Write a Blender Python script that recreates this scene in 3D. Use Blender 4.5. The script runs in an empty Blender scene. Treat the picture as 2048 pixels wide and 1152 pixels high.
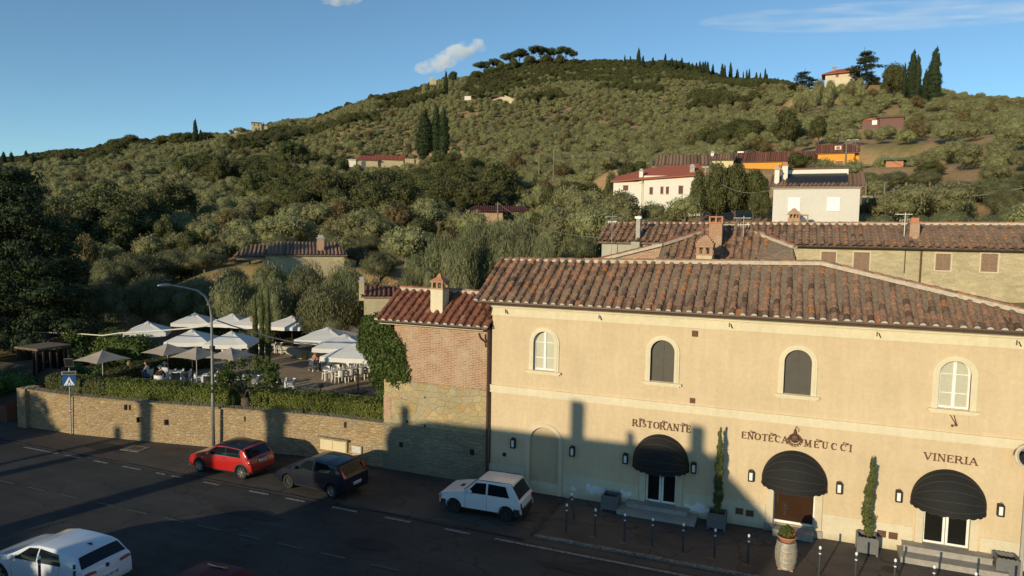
import bpy, bmesh, math, random
import numpy as np
from mathutils import Vector, Matrix, noise
from mathutils.geometry import tessellate_polygon
R = math.radians
PI = math.pi
random.seed(7); rng = np.random.default_rng(11)
S = bpy.context.scene
COL = S.collection

# ------------------------------------------------------------------ camera, sky, sun, exposure
CAM = Vector((0, -27.05, 10.8)); F_PX = 1400.0
_y, _p, _r = R(22.007), R(4.392), R(.989)
FWD = Vector((-math.sin(_y)*math.cos(_p), math.cos(_y)*math.cos(_p), -math.sin(_p)))
_rt = Vector((math.cos(_y), math.sin(_y), 0)); _up = _rt.cross(FWD)
RT = _rt*math.cos(_r) + _up*math.sin(_r); UP = _up*math.cos(_r) - _rt*math.sin(_r)
cd = bpy.data.cameras.new('camera'); cam = bpy.data.objects.new('camera', cd); COL.objects.link(cam)
cd.sensor_width = 36; cd.lens = F_PX/2048*36; cd.clip_start = .5; cd.clip_end = 20000
m = Matrix((RT, UP, -FWD)).transposed().to_4x4(); m.translation = CAM
cam.matrix_world = m
S.camera = cam

SUN_AZ, SUN_EL = 13.7, 12.5        # degrees: behind the camera, a little to its left
sdir = Vector((-math.sin(R(SUN_AZ))*math.cos(R(SUN_EL)), -math.cos(R(SUN_AZ))*math.cos(R(SUN_EL)), math.sin(R(SUN_EL))))
w = bpy.data.worlds.new('World'); S.world = w; w.use_nodes = True
nt = w.node_tree; bg = nt.nodes['Background']
sky = nt.nodes.new('ShaderNodeTexSky'); sky.sky_type = 'NISHITA'; sky.sun_disc = False
sky.sun_elevation = R(SUN_EL); sky.sun_rotation = R(180+SUN_AZ); sky.altitude = 300
sky.air_density = .78; sky.dust_density = .0; sky.ozone_density = 3.0
tint = nt.nodes.new('ShaderNodeMix'); tint.data_type = 'RGBA'; tint.blend_type = 'MULTIPLY'; tint.inputs[0].default_value = 1; tint.inputs[7].default_value = (.97, 1.04, .93, 1)
nt.links.new(sky.outputs[0], tint.inputs[6]); nt.links.new(tint.outputs[2], bg.inputs[0]); bg.inputs[1].default_value = .145
sl = bpy.data.lights.new('sun', 'SUN'); sl.energy = 3.9; sl.angle = R(.55); sl.color = (1, .85, .58)
so = bpy.data.objects.new('sun', sl); COL.objects.link(so); so.rotation_euler = sdir.to_track_quat('Z', 'Y').to_euler()
so.location = (0, -60, 60)
vs = S.view_settings; vs.view_transform = 'Standard'; vs.look = 'None'; vs.gamma = 1; vs.use_curve_mapping = False
vs.exposure = 0.12

# ------------------------------------------------------------------ points in the place from points in the photograph
def ray(x, y): return FWD + RT*((x-1024)/F_PX) - UP*((y-576)/F_PX)
def onz(x, y, z=0.): v = ray(x, y); return CAM + v*((z-CAM.z)/v.z)
def ony(x, y, Y=0.): v = ray(x, y); return CAM + v*((Y-CAM.y)/v.y)
def onr(x, y, r): v = ray(x, y); return CAM + v*(r/math.hypot(v.x, v.y))
def proj(p):
    v = Vector(p)-CAM; d = v.dot(FWD)
    return 1024+F_PX*v.dot(RT)/d, 576-F_PX*v.dot(UP)/d

# ------------------------------------------------------------------ materials
MATS = {}
def N(nt, t, **kw):
    n = nt.nodes.new(t)
    for k, v in kw.items():
        if k.startswith('i_'):
            key = k[2:]; key = int(key) if key.isdigit() else key.replace('_', ' ')
            n.inputs[key].default_value = v
        else: setattr(n, k, v)
    return n
def mixc(nt, a, b, fac, mode='MIX'):
    n = nt.nodes.new('ShaderNodeMix'); n.data_type = 'RGBA'; n.blend_type = mode
    for sock, v in ((6, a), (7, b), (0, fac)):
        if hasattr(v, 'links') or hasattr(v, 'is_linked'): nt.links.new(v, n.inputs[sock])
        elif sock == 0: n.inputs[0].default_value = v
        else: n.inputs[sock].default_value = (*v, 1)
    return n.outputs[2]
def ramp(nt, src, stops, const=False):
    n = nt.nodes.new('ShaderNodeValToRGB'); nt.links.new(src, n.inputs[0])
    if const: n.color_ramp.interpolation = 'CONSTANT'
    e = n.color_ramp.elements
    while len(e) < len(stops): e.new(.5)
    for k, (p, c) in enumerate(stops):
        e[k].position = p; e[k].color = (*c, 1) if hasattr(c, '__len__') else (c, c, c, 1)
    return n.outputs[0]
def base(name, rough=.8, metal=0., spec=None):
    m = bpy.data.materials.new(name); m.use_nodes = True; MATS[name] = m
    b = m.node_tree.nodes['Principled BSDF']; b.inputs['Roughness'].default_value = rough; b.inputs['Metallic'].default_value = metal
    if spec is not None: b.inputs['Specular IOR Level'].default_value = spec
    return m, m.node_tree, b
def pos(nt, sx=1, sy=1, sz=1, kind='world'):
    g = nt.nodes.new('ShaderNodeNewGeometry') if kind == 'world' else nt.nodes.new('ShaderNodeTexCoord')
    mp = N(nt, 'ShaderNodeMapping'); mp.inputs['Scale'].default_value = (sx, sy, sz)
    nt.links.new(g.outputs['Position' if kind == 'world' else 'Object'], mp.inputs[0]); return mp.outputs[0]
def wallpos(nt, sx=1, sz=1):            # (x + y, z) of the place, for upright walls of any heading
    g = nt.nodes.new('ShaderNodeNewGeometry'); s = nt.nodes.new('ShaderNodeSeparateXYZ'); c = nt.nodes.new('ShaderNodeCombineXYZ')
    nt.links.new(g.outputs['Position'], s.inputs[0])
    a = N(nt, 'ShaderNodeMath', operation='ADD'); nt.links.new(s.outputs[0], a.inputs[0]); nt.links.new(s.outputs[1], a.inputs[1])
    a2 = N(nt, 'ShaderNodeMath', operation='MULTIPLY'); a2.inputs[1].default_value = sx; nt.links.new(a.outputs[0], a2.inputs[0])
    a3 = N(nt, 'ShaderNodeMath', operation='MULTIPLY'); a3.inputs[1].default_value = sz; nt.links.new(s.outputs[2], a3.inputs[0])
    nt.links.new(a2.outputs[0], c.inputs[0]); nt.links.new(a3.outputs[0], c.inputs[1]); return c.outputs[0]
def noise_(nt, vec, scale, detail=4, rough=.6, out=0):
    n = N(nt, 'ShaderNodeTexNoise'); n.inputs['Scale'].default_value = scale; n.inputs['Detail'].default_value = detail
    n.inputs['Roughness'].default_value = rough; nt.links.new(vec, n.inputs['Vector']); return n.outputs[out]
def bump(nt, b, h, strength=.3, dist=.02):
    n = N(nt, 'ShaderNodeBump'); n.inputs['Strength'].default_value = strength; n.inputs['Distance'].default_value = dist
    nt.links.new(h, n.inputs['Height']); nt.links.new(n.outputs[0], b.inputs['Normal'])
def plain(name, c, rough=.7, metal=0., var=.12, scale=3., spec=None, coat=0., kind='obj', bmp=0.):
    if name in MATS: return MATS[name]
    m, nt, b = base(name, rough, metal, spec)
    v = pos(nt, kind=kind); f = noise_(nt, v, scale)
    lo = tuple(x*(1-var) for x in c); hi = tuple(min(1, x*(1+var)) for x in c)
    nt.links.new(ramp(nt, f, [(.3, lo), (.7, hi)]), b.inputs['Base Color'])
    if coat: b.inputs['Coat Weight'].default_value = coat; b.inputs['Coat Roughness'].default_value = .05
    if bmp: bump(nt, b, noise_(nt, v, scale*8), bmp)
    return m
def attr_mat(name, stops, rough=.8, noise_scale=30, namt=.35, bmp=.3, spec=None, moss=None):
    """colour from the per-piece attribute 'vc' (each tile or leaf has its own tone) with fine grain over it"""
    m, nt, b = base(name, rough, 0, spec)
    a = N(nt, 'ShaderNodeAttribute', attribute_name='vc'); c = ramp(nt, a.outputs['Fac'], stops)
    v = pos(nt); f = noise_(nt, v, noise_scale, 5, .7)
    g = ramp(nt, f, [(.3, 1-namt), (.7, 1+namt*.6)]); c = mixc(nt, c, g, 1., 'MULTIPLY')
    if moss:
        f2 = noise_(nt, v, moss[0], 5, .75); k = ramp(nt, f2, [(moss[1], 0.), (moss[1]+.08, 1.)])
        c = mixc(nt, c, moss[2], k)
    nt.links.new(c, b.inputs['Base Color'])
    if bmp: bump(nt, b, f, bmp, .02)
    return m
def leaf_mat(name, dark, light, rough=.6, trans=.25):
    m, nt, b = base(name, rough, 0, .3)
    a = N(nt, 'ShaderNodeAttribute', attribute_name='vc'); oi = nt.nodes.new('ShaderNodeObjectInfo')
    c = ramp(nt, a.outputs['Fac'], [(0., dark), (1., light)])
    hv = N(nt, 'ShaderNodeHueSaturation')
    r1 = N(nt, 'ShaderNodeMapRange'); nt.links.new(oi.outputs['Random'], r1.inputs[0]); r1.inputs[3].default_value = .78; r1.inputs[4].default_value = 1.22
    r2 = N(nt, 'ShaderNodeMapRange'); nt.links.new(oi.outputs['Random'], r2.inputs[0]); r2.inputs[3].default_value = .485; r2.inputs[4].default_value = .512
    nt.links.new(r1.outputs[0], hv.inputs['Value']); nt.links.new(r2.outputs[0], hv.inputs['Hue']); nt.links.new(c, hv.inputs['Color'])
    nt.links.new(hv.outputs[0], b.inputs['Base Color'])
    t = nt.nodes.new('ShaderNodeBsdfTranslucent'); nt.links.new(hv.outputs[0], t.inputs[0])
    ms = nt.nodes.new('ShaderNodeMixShader'); ms.inputs[0].default_value = trans
    nt.links.new(b.outputs[0], ms.inputs[1]); nt.links.new(t.outputs[0], ms.inputs[2])
    nt.links.new(ms.outputs[0], nt.nodes['Material Output'].inputs[0])
    return m

def plaster(name, c, blotch=.1, stain=.04, grime=False):
    m, nt, b = base(name, .9, 0, .2)
    v = pos(nt); f = noise_(nt, v, .55, 6, .65); f2 = noise_(nt, v, 6, 5, .7)
    lo = tuple(x*(1-blotch) for x in c); hi = tuple(min(1, x*(1+blotch*.7)) for x in c)
    col = ramp(nt, f, [(.3, lo), (.7, hi)])
    col = mixc(nt, col, ramp(nt, f2, [(.3, .92), (.7, 1.05)]), 1., 'MULTIPLY')
    vz = pos(nt, 3.2, 3.2, .35); fs = noise_(nt, vz, 1.2, 4, .6)       # rain streaks
    col = mixc(nt, col, ramp(nt, fs, [(.35, 1-stain), (.65, 1+stain*.5)]), 1., 'MULTIPLY')
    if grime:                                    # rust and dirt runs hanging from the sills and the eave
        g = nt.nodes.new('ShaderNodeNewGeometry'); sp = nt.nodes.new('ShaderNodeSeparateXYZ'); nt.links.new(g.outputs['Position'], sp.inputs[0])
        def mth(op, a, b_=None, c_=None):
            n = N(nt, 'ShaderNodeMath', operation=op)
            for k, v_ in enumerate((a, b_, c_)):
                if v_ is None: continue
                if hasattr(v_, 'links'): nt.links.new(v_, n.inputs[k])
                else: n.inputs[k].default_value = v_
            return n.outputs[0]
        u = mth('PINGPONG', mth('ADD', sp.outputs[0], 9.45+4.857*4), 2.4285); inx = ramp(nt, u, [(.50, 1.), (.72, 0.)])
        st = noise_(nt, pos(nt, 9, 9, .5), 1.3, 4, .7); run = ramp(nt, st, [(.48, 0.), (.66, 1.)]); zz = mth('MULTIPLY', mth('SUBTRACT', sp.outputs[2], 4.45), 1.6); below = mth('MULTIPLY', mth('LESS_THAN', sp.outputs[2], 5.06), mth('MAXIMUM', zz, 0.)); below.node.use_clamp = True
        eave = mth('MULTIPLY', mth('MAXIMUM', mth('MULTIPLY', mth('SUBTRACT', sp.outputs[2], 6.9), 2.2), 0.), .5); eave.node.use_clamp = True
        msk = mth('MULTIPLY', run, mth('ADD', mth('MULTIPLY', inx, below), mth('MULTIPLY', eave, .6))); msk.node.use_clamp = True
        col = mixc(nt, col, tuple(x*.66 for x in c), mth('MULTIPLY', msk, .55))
    nt.links.new(col, b.inputs['Base Color']); bump(nt, b, f2, .25, .01)
    return m
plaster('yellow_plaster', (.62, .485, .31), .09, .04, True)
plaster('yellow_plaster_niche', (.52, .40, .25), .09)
plaster('cream_trim', (.68, .60, .42), .06)
plaster('cream_old', (.62, .53, .38), .1)
plaster('white_plaster', (.74, .70, .60), .03, .01)
plaster('grey_plaster', (.62, .59, .53), .03, .008)
plaster('orange_plaster', (.72, .33, .055), .06)
plaster('pale_yellow_plaster', (.66, .56, .30), .06)
plaster('rough_plaster', (.42, .40, .31), .15)
def plinth_mat():
    m = plaster('plinth_plaster', (.64, .56, .40), .1); nt = m.node_tree; b = nt.nodes['Principled BSDF']
    src = b.inputs['Base Color'].links[0].from_socket
    g = nt.nodes.new('ShaderNodeNewGeometry'); n = noise_(nt, pos(nt), 3.2, 8, .75, 0)
    # flaked limewash: white patches with their own outline, low on the wall
    tot = None
    for cx, cz, rx, rz in ((-8.05, .42, .16, .12), (-7.2, .52, .75, .25), (-5.95, .50, .42, .26), (-3.0, .42, .6, .24)):
        vm = N(nt, 'ShaderNodeMapping'); vm.inputs['Location'].default_value = (-cx/rx, 0, -cz/rz); vm.inputs['Scale'].default_value = (1/rx, 0, 1/rz)
        nt.links.new(g.outputs['Position'], vm.inputs[0]); ln = N(nt, 'ShaderNodeVectorMath', operation='LENGTH'); nt.links.new(vm.outputs[0], ln.inputs[0])
        ad = N(nt, 'ShaderNodeMath', operation='MULTIPLY_ADD'); nt.links.new(n, ad.inputs[0]); ad.inputs[1].default_value = 3.4; nt.links.new(ln.outputs['Value'], ad.inputs[2])
        k = N(nt, 'ShaderNodeMath', operation='LESS_THAN'); k.inputs[1].default_value = 2.35; nt.links.new(ad.outputs[0], k.inputs[0])
        if tot is None: tot = k.outputs[0]
        else:
            mx = N(nt, 'ShaderNodeMath', operation='MAXIMUM'); nt.links.new(tot, mx.inputs[0]); nt.links.new(k.outputs[0], mx.inputs[1]); tot = mx.outputs[0]
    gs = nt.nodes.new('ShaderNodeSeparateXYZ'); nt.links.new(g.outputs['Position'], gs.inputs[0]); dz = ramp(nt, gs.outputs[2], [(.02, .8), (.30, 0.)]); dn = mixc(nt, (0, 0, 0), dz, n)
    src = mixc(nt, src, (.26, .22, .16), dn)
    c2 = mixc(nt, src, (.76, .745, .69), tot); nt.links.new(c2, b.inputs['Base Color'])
    return m
plinth_mat()

def stone_mat(name, sx, sz, stops, mortar, mw=.06, bstr=.8, dist=.35):
    """coursed rubble: flattened cells, each stone with its own tone, in mortar"""
    m, nt, b = base(name, .92, 0, .2)
    v = wallpos(nt, sx, sz); nz = N(nt, 'ShaderNodeTexNoise'); nz.inputs['Scale'].default_value = 1.3; nz.inputs['Detail'].default_value = 3
    nt.links.new(v, nz.inputs['Vector']); sb = N(nt, 'ShaderNodeVectorMath', operation='MULTIPLY_ADD')
    nt.links.new(nz.outputs['Color'], sb.inputs[0]); sb.inputs[1].default_value = (dist, dist, dist); nt.links.new(v, sb.inputs[2])
    vo = N(nt, 'ShaderNodeTexVoronoi', voronoi_dimensions='2D'); vo.inputs['Scale'].default_value = 1; vo.inputs['Randomness'].default_value = 1.
    nt.links.new(sb.outputs[0], vo.inputs['Vector'])
    ve = N(nt, 'ShaderNodeTexVoronoi', voronoi_dimensions='2D', feature='DISTANCE_TO_EDGE'); ve.inputs['Scale'].default_value = 1; ve.inputs['Randomness'].default_value = 1.
    nt.links.new(sb.outputs[0], ve.inputs['Vector'])
    sp = nt.nodes.new('ShaderNodeSeparateColor'); nt.links.new(vo.outputs['Color'], sp.inputs[0])
    c = ramp(nt, sp.outputs[0], stops); fine = noise_(nt, pos(nt), 14, 6, .75)
    c = mixc(nt, c, ramp(nt, fine, [(.3, .72), (.7, 1.18)]), 1., 'MULTIPLY')
    big = noise_(nt, pos(nt), .5, 4, .6); c = mixc(nt, c, ramp(nt, big, [(.3, .85), (.7, 1.1)]), 1., 'MULTIPLY')
    e = ramp(nt, ve.outputs['Distance'], [(0., 0.), (mw, 1.)])
    patch = ramp(nt, noise_(nt, pos(nt), .9, 4, .6), [(.42, 1.), (.60, .2)]); em = mixc(nt, (1, 1, 1), e, patch)
    c = mixc(nt, mortar, c, em); nt.links.new(c, b.inputs['Base Color'])
    h = mixc(nt, e, fine, .35); bump(nt, b, h, bstr, .05)
    return m
stone_mat('street_wall_stone', 3.1, 8.2, [(0, (.31, .21, .11)), (.35, (.42, .31, .18)), (.6, (.35, .245, .13)), (.8, (.47, .34, .18)), (1, (.36, .31, .22))], (.42, .32, .20), .22, 1., 1.0)
stone_mat('annex_stone', 2.3, 3.4, [(0, (.42, .31, .14)), (.3, (.38, .33, .21)), (.55, (.48, .37, .19)), (.75, (.36, .32, .21)), (1, (.45, .30, .13))], (.46, .36, .23), .09)
stone_mat('annex_low_stone', 2.8, 7, [(0, (.26, .21, .13)), (.5, (.33, .27, .17)), (1, (.28, .25, .18))], (.27, .22, .15), .1)
stone_mat('row_stone', 2.4, 6.5, [(0, (.42, .35, .20)), (.4, (.52, .44, .28)), (.7, (.46, .38, .22)), (1, (.56, .47, .30))], (.52, .45, .30), .08, .5)
def brick_mat(name, c1, c2, mortar, scale=1., ms=.018):
    m, nt, b = base(name, .9, 0, .2); v = wallpos(nt)
    t = N(nt, 'ShaderNodeTexBrick'); t.inputs['Scale'].default_value = 1; t.inputs['Brick Width'].default_value = .27*scale; t.inputs['Row Height'].default_value = .068*scale
    t.inputs['Mortar Size'].default_value = ms*.5; t.inputs['Color1'].default_value = (*c1, 1); t.inputs['Color2'].default_value = (*c2, 1); t.inputs['Mortar'].default_value = (*mortar, 1)
    t.inputs['Bias'].default_value = -.1; nt.links.new(v, t.inputs['Vector']); c = t.outputs['Color']
    f = noise_(nt, pos(nt), 1.1, 6, .7); c = mixc(nt, c, mortar, ramp(nt, f, [(.44, 0.), (.66, .75)]))
    f2 = noise_(nt, pos(nt), 12, 5, .75); c = mixc(nt, c, ramp(nt, f2, [(.3, .75), (.7, 1.2)]), 1., 'MULTIPLY')
    nt.links.new(c, b.inputs['Base Color']); bump(nt, b, t.outputs['Fac'], -.5, .01); return m
brick_mat('annex_brick', (.38, .195, .115), (.25, .13, .08), (.47, .36, .25), 1.1, .028)
brick_mat('chimney_brick', (.42, .20, .11), (.34, .17, .10), (.42, .33, .23))
attr_mat('roof_tile', [(0, (.13, .085, .06)), (.3, (.27, .165, .11)), (.6, (.37, .22, .14)), (.82, (.41, .22, .13)), (.94, (.46, .19, .08)), (1, (.46, .23, .11))], .9, 14, .6, .6, .2, moss=(7, .60, (.30, .235, .16)))
attr_mat('roof_tile_red', [(0, (.14, .06, .04)), (.4, (.26, .11, .07)), (.8, (.36, .14, .085)), (1, (.42, .30, .22))], .9, 9, .4, .4, .2, moss=(5, .66, (.22, .19, .14)))
attr_mat('roof_tile_far', [(0, (.13, .08, .055)), (.5, (.22, .13, .085)), (1, (.33, .17, .10))], .9, 6, .3, 0, .2)
plain('roof_flat_red', (.36, .10, .055), .85, 0, .14, 8); plain('roof_dark_red', (.13, .035, .035), .8, 0, .1, 4)
plain('mortar_bed', (.48, .42, .33), .95, 0, .2, 6, .2, bmp=.4); plain('tile_end', (.62, .57, .47), .9, 0, .15, 9)
plain('tile_bed', (.23, .17, .12), .95, 0, .3, 9, .2, bmp=.5); plain('gutter_brown', (.10, .045, .033), .45, .0, .15, 6); plain('gutter_dark', (.045, .035, .03), .5, 0, .1, 6)
plain('white_paint', (.78, .77, .72), .45); plain('white_plastic', (.8, .79, .75), .5, 0, .04); plain('black_metal', (.018, .016, .014), .4, 0, .2)
plain('dark_screen', (.068, .060, .045), .6, 0, .12, 3); plain('curtain', (.50, .48, .36), .35, 0, .06, 12, coat=.6)
plain('brown_shutter', (.22, .105, .055), .7, 0, .2, 12); plain('brown_shutter_light', (.27, .175, .115), .8, 0, .25, 14); plain('dark_red_shutter', (.12, .035, .025), .6)
plain('rust_iron', (.13, .06, .035), .8, 0, .3, 20); plain('letter_bronze', (.13, .055, .03), .55, .2, .25, 25)
plain('canvas_black', (.0105, .011, .010), .85, 0, .15, 6); plain('canvas_seam', (.05, .05, .045), .8)
plain('canvas_white', (.66, .64, .60), .85, 0, .04, 2, bmp=.1); plain('canvas_taupe', (.36, .30, .24), .85, 0, .06, 2); plain('canvas_cream', (.6, .54, .42), .85)
plain('stone_step', (.33, .30, .26), .85, 0, .15, 5, bmp=.3); plain('concrete', (.38, .36, .31), .9, 0, .15, 4, bmp=.3)
plain('galvanised', (.35, .36, .36), .4, .6, .1, 6); plain('bollard_paint', (.045, .05, .055), .4, 0, .15, 9); plain('reflective_white', (.85, .85, .85), .3, 0, .02)
plain('planter_grey', (.14, .14, .135), .5, 0, .1, 5); plain('soil', (.05, .035, .02), .95); plain('terracotta', (.45, .19, .10), .8, 0, .15, 6)
plain('barrel_wood', (.40, .34, .25), .8, 0, .25, 7, bmp=.3); plain('barrel_hoop', (.45, .44, .40), .5, .5, .15, 9); plain('corten', (.13, .05, .03), .85, 0, .25, 5)
plain('bark', (.10, .075, .055), .95, 0, .35, 6, bmp=.8); plain('bark_grey', (.17, .145, .12), .95, 0, .3, 8, bmp=.8); plain('wood_pole', (.20, .155, .11), .9, 0, .2, 6)
plain('tyre', (.014, .014, .014), .85, 0, .15, 9); plain('alloy', (.55, .55, .54), .3, .8, .05, 9); plain('steel_wheel', (.03, .03, .03), .6, .2, .1, 9)
plain('chrome', (.7, .7, .7), .15, 1., .02); plain('black_plastic', (.022, .022, .023), .6, 0, .1, 9); plain('tail_light', (.25, .012, .012), .2, 0, .05, 9, coat=1.)
plain('headlamp', (.5, .5, .5), .1, .3, .05, coat=1.); plain('amber', (.5, .15, .02), .2, coat=1.); plain('licence_white', (.7, .72, .72), .5); plain('licence_blue', (.02, .06, .35), .5)
plain('paint_red', (.42, .012, .010), .3, 0, .03, coat=1.); plain('paint_dark', (.010, .013, .022), .35, 0, .05, coat=.5, spec=.3); plain('paint_white', (.62, .66, .72), .32, 0, .02, coat=1.); plain('paint_white_old', (.66, .66, .67), .42, 0, .03, coat=.4)
plain('paint_crimson', (.10, .007, .010), .6, 0, .03, coat=.1, spec=.15); plain('cable_grey', (.66, .63, .55), .6); plain('cable_hill', (.24, .22, .19), .7); plain('cable_dark', (.12, .11, .10), .6)
plain('sign_blue', (.008, .075, .26), .4, 0, .03); plain('solar_blue', (.016, .015, .018), .6, 0, .1, 30, coat=.1)
plain('skin', (.48, .27, .18), .6, 0, .04); plain('hair_dark', (.03, .018, .012), .7); plain('hair_grey', (.4, .37, .33), .7); plain('hair_blond', (.28, .17, .08), .7)
plain('cloth_turquoise', (.03, .38, .42), .8); plain('cloth_white', (.7, .7, .7), .8); plain('cloth_black', (.015, .015, .02), .85); plain('cloth_rose', (.45, .16, .12), .8); plain('cloth_blue', (.10, .16, .35), .8); plain('cloth_red', (.3, .07, .04), .8); plain('hat_straw', (.7, .62, .42), .85)
plain('flower_red', (.5, .01, .02), .6); plain('box_cream', (.62, .52, .33), .7, 0, .08, 4)
def glass(name, c=(.01, .012, .012), rough=.05):
    m, nt, b = base(name, rough, 0, .25); b.inputs['Base Color'].default_value = (*c, 1); b.inputs['Coat Weight'].default_value = .12; b.inputs['Coat Roughness'].default_value = .02; return m
glass('car_glass', (.008, .012, .015)); glass('dark_glass', (.012, .012, .010)); glass('shop_glass', (.045, .022, .012)); glass('frosted', (.8, .79, .74), .5); glass('far_glass', (.08, .10, .12), .1)
def mirror_mat():
    m, nt, b = base('mirror', .03, 1.); b.inputs['Base Color'].default_value = (.7, .7, .7, 1)
mirror_mat()
leaf_mat('olive_leaf', (.135, .138, .052), (.345, .335, .155)); leaf_mat('oak_leaf', (.048, .056, .018), (.15, .15, .048)); leaf_mat('brown_leaf', (.11, .085, .035), (.23, .18, .075))
leaf_mat('cypress_leaf', (.014, .026, .010), (.055, .075, .026), .7, .1); leaf_mat('pine_leaf', (.025, .042, .012), (.095, .12, .04), .7, .12); leaf_mat('cedar_leaf', (.012, .020, .007), (.045, .06, .02), .7, .1)
leaf_mat('hedge_leaf', (.05, .075, .012), (.22, .245, .05)); leaf_mat('bright_leaf', (.045, .085, .015), (.15, .21, .05)); leaf_mat('ivy_leaf', (.035, .065, .014), (.13, .18, .04)); leaf_mat('willow_leaf', (.08, .088, .036), (.245, .245, .12))
leaf_mat('scrub_leaf', (.08, .085, .03), (.22, .20, .08)); leaf_mat('young_cypress_leaf', (.045, .06, .015), (.17, .18, .06), .7, .1); leaf_mat('yellow_leaf', (.07, .085, .02), (.20, .20, .05)); leaf_mat('dry_grass', (.20, .15, .075), (.36, .28, .15))

# ------------------------------------------------------------------ mesh building
class MB:
    def __init__(s): s.v = []; s.f = []; s.c = []; s.mi = []; s.cur = 0; s.vc = .5
    def add(s, vs, fs):
        o = len(s.v); s.v += [tuple(v) for v in vs]
        for f in fs: s.f.append(tuple(o+i for i in f)); s.c.append(s.vc); s.mi.append(s.cur)
        return s
    def box(s, x0, x1, y0, y1, z0, z1, rz=0, taper=0, about=None):
        if rz and about is None: about = ((x0+x1)/2, (y0+y1)/2)
        t = taper; vs = [(x0, y0, z0), (x1, y0, z0), (x1, y1, z0), (x0, y1, z0), (x0+t, y0+t, z1), (x1-t, y0+t, z1), (x1-t, y1-t, z1), (x0+t, y1-t, z1)]
        if rz:
            c, n = math.cos(rz), math.sin(rz)
            vs = [(about[0]+(x-about[0])*c-(y-about[1])*n, about[1]+(x-about[0])*n+(y-about[1])*c, z) for x, y, z in vs]
        return s.add(vs, [(0, 3, 2, 1), (4, 5, 6, 7), (0, 1, 5, 4), (1, 2, 6, 5), (2, 3, 7, 6), (3, 0, 4, 7)])
    def obox(s, c, ax, ay, az):                     # centre and three half-axis vectors
        c, ax, ay, az = map(Vector, (c, ax, ay, az))
        vs = [c+ax*i+ay*j+az*k for k in (-1, 1) for i, j in ((-1, -1), (1, -1), (1, 1), (-1, 1))]
        return s.add(vs, [(0, 3, 2, 1), (4, 5, 6, 7), (0, 1, 5, 4), (1, 2, 6, 5), (2, 3, 7, 6), (3, 0, 4, 7)])
    def bar(s, a, b, w, h=None, upv=(0, 0, 1)):
        a, b = Vector(a), Vector(b); d = (b-a); L = d.length; d.normalize(); h = h or w
        u = Vector(upv); sd = d.cross(u)
        if sd.length < 1e-4: sd = d.cross(Vector((1, 0, 0)))
        sd.normalize(); u = sd.cross(d).normalized()
        return s.obox((a+b)/2, d*L/2, sd*w/2, u*h/2)
    def tube(s, pts, r, n=8, cap=True):
        pts = [Vector(p) for p in pts]; rr = r if hasattr(r, '__len__') else [r]*len(pts); vs = []; pu = None
        for i, p in enumerate(pts):
            d = (pts[min(i+1, len(pts)-1)]-pts[max(i-1, 0)]).normalized()
            if pu is None: pu = d.orthogonal().normalized()
            u = (pu-d*pu.dot(d)).normalized(); pu = u; v = d.cross(u)
            vs += [p+(u*math.cos(2*PI*k/n)+v*math.sin(2*PI*k/n))*rr[i] for k in range(n)]
        fs = [(i*n+k, i*n+(k+1) % n, (i+1)*n+(k+1) % n, (i+1)*n+k) for i in range(len(pts)-1) for k in range(n)]
        if cap: fs += [tuple(reversed(range(n))), tuple((len(pts)-1)*n+k for k in range(n))]
        return s.add(vs, fs)
    def lathe(s, prof, c=(0, 0, 0), n=20, ax=None, cap=True):  # profile of (r, z)
        c = Vector(c); q = Vector(ax).to_track_quat('Z', 'Y') if ax is not None else None; vs = []
        for r_, z in prof:
            for k in range(n):
                p = Vector((r_*math.cos(2*PI*k/n), r_*math.sin(2*PI*k/n), z)); vs.append(c+(q @ p if q else p))
        fs = [(i*n+k, i*n+(k+1) % n, (i+1)*n+(k+1) % n, (i+1)*n+k) for i in range(len(prof)-1) for k in range(n)]
        if cap: fs += [tuple(reversed(range(n))), tuple((len(prof)-1)*n+k for k in range(n))]
        return s.add(vs, fs)
    def ell(s, c, r, n=10, m=7):
        c = Vector(c); r = r if hasattr(r, '__len__') else (r, r, r)
        vs = [c+Vector((0, 0, -r[2]))]
        for i in range(1, m):
            a = -PI/2+PI*i/m
            for k in range(n): b = 2*PI*k/n; vs.append(c+Vector((r[0]*math.cos(a)*math.cos(b), r[1]*math.cos(a)*math.sin(b), r[2]*math.sin(a))))
        vs.append(c+Vector((0, 0, r[2]))); fs = [(0, 1+(k+1) % n, 1+k) for k in range(n)]
        for i in range(m-2): fs += [(1+i*n+k, 1+i*n+(k+1) % n, 1+(i+1)*n+(k+1) % n, 1+(i+1)*n+k) for k in range(n)]
        t = len(vs)-1; fs += [(1+(m-2)*n+k, 1+(m-2)*n+(k+1) % n, t) for k in range(n)]
        return s.add(vs, fs)
    def prism(s, poly, off):                        # closed 3-D polygon swept by a vector
        o = Vector(off); p = [Vector(a) for a in poly]; n = len(p)
        return s.add(p+[a+o for a in p], [tuple(range(n)), tuple(reversed(range(n, 2*n)))]+[(i, i+n, (i+1) % n+n, (i+1) % n) for i in range(n)])
    def xf(s, M):                                   # transform everything so far
        s.v = [tuple(M @ Vector(v)) for v in s.v]; return s
    def build(s, name, mat, parent=None, world=True, smooth=False, mods=None):
        me = bpy.data.meshes.new(name); v = np.array(s.v, dtype=float)
        if parent is not None and world: v = v-np.array(parent['_o'])
        me.from_pydata(v.tolist(), [], s.f)
        mats = mat if isinstance(mat, (list, tuple)) else [mat]
        for q in mats: me.materials.append(MATS[q])
        if len(mats) > 1: me.polygons.foreach_set('material_index', s.mi)
        if len(set(s.c)) > 1:
            at = me.attributes.new('vc', 'FLOAT', 'FACE'); at.data.foreach_set('value', s.c)
        bm = bmesh.new(); bm.from_mesh(me); bmesh.ops.recalc_face_normals(bm, faces=bm.faces); bm.to_mesh(me); bm.free()
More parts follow.
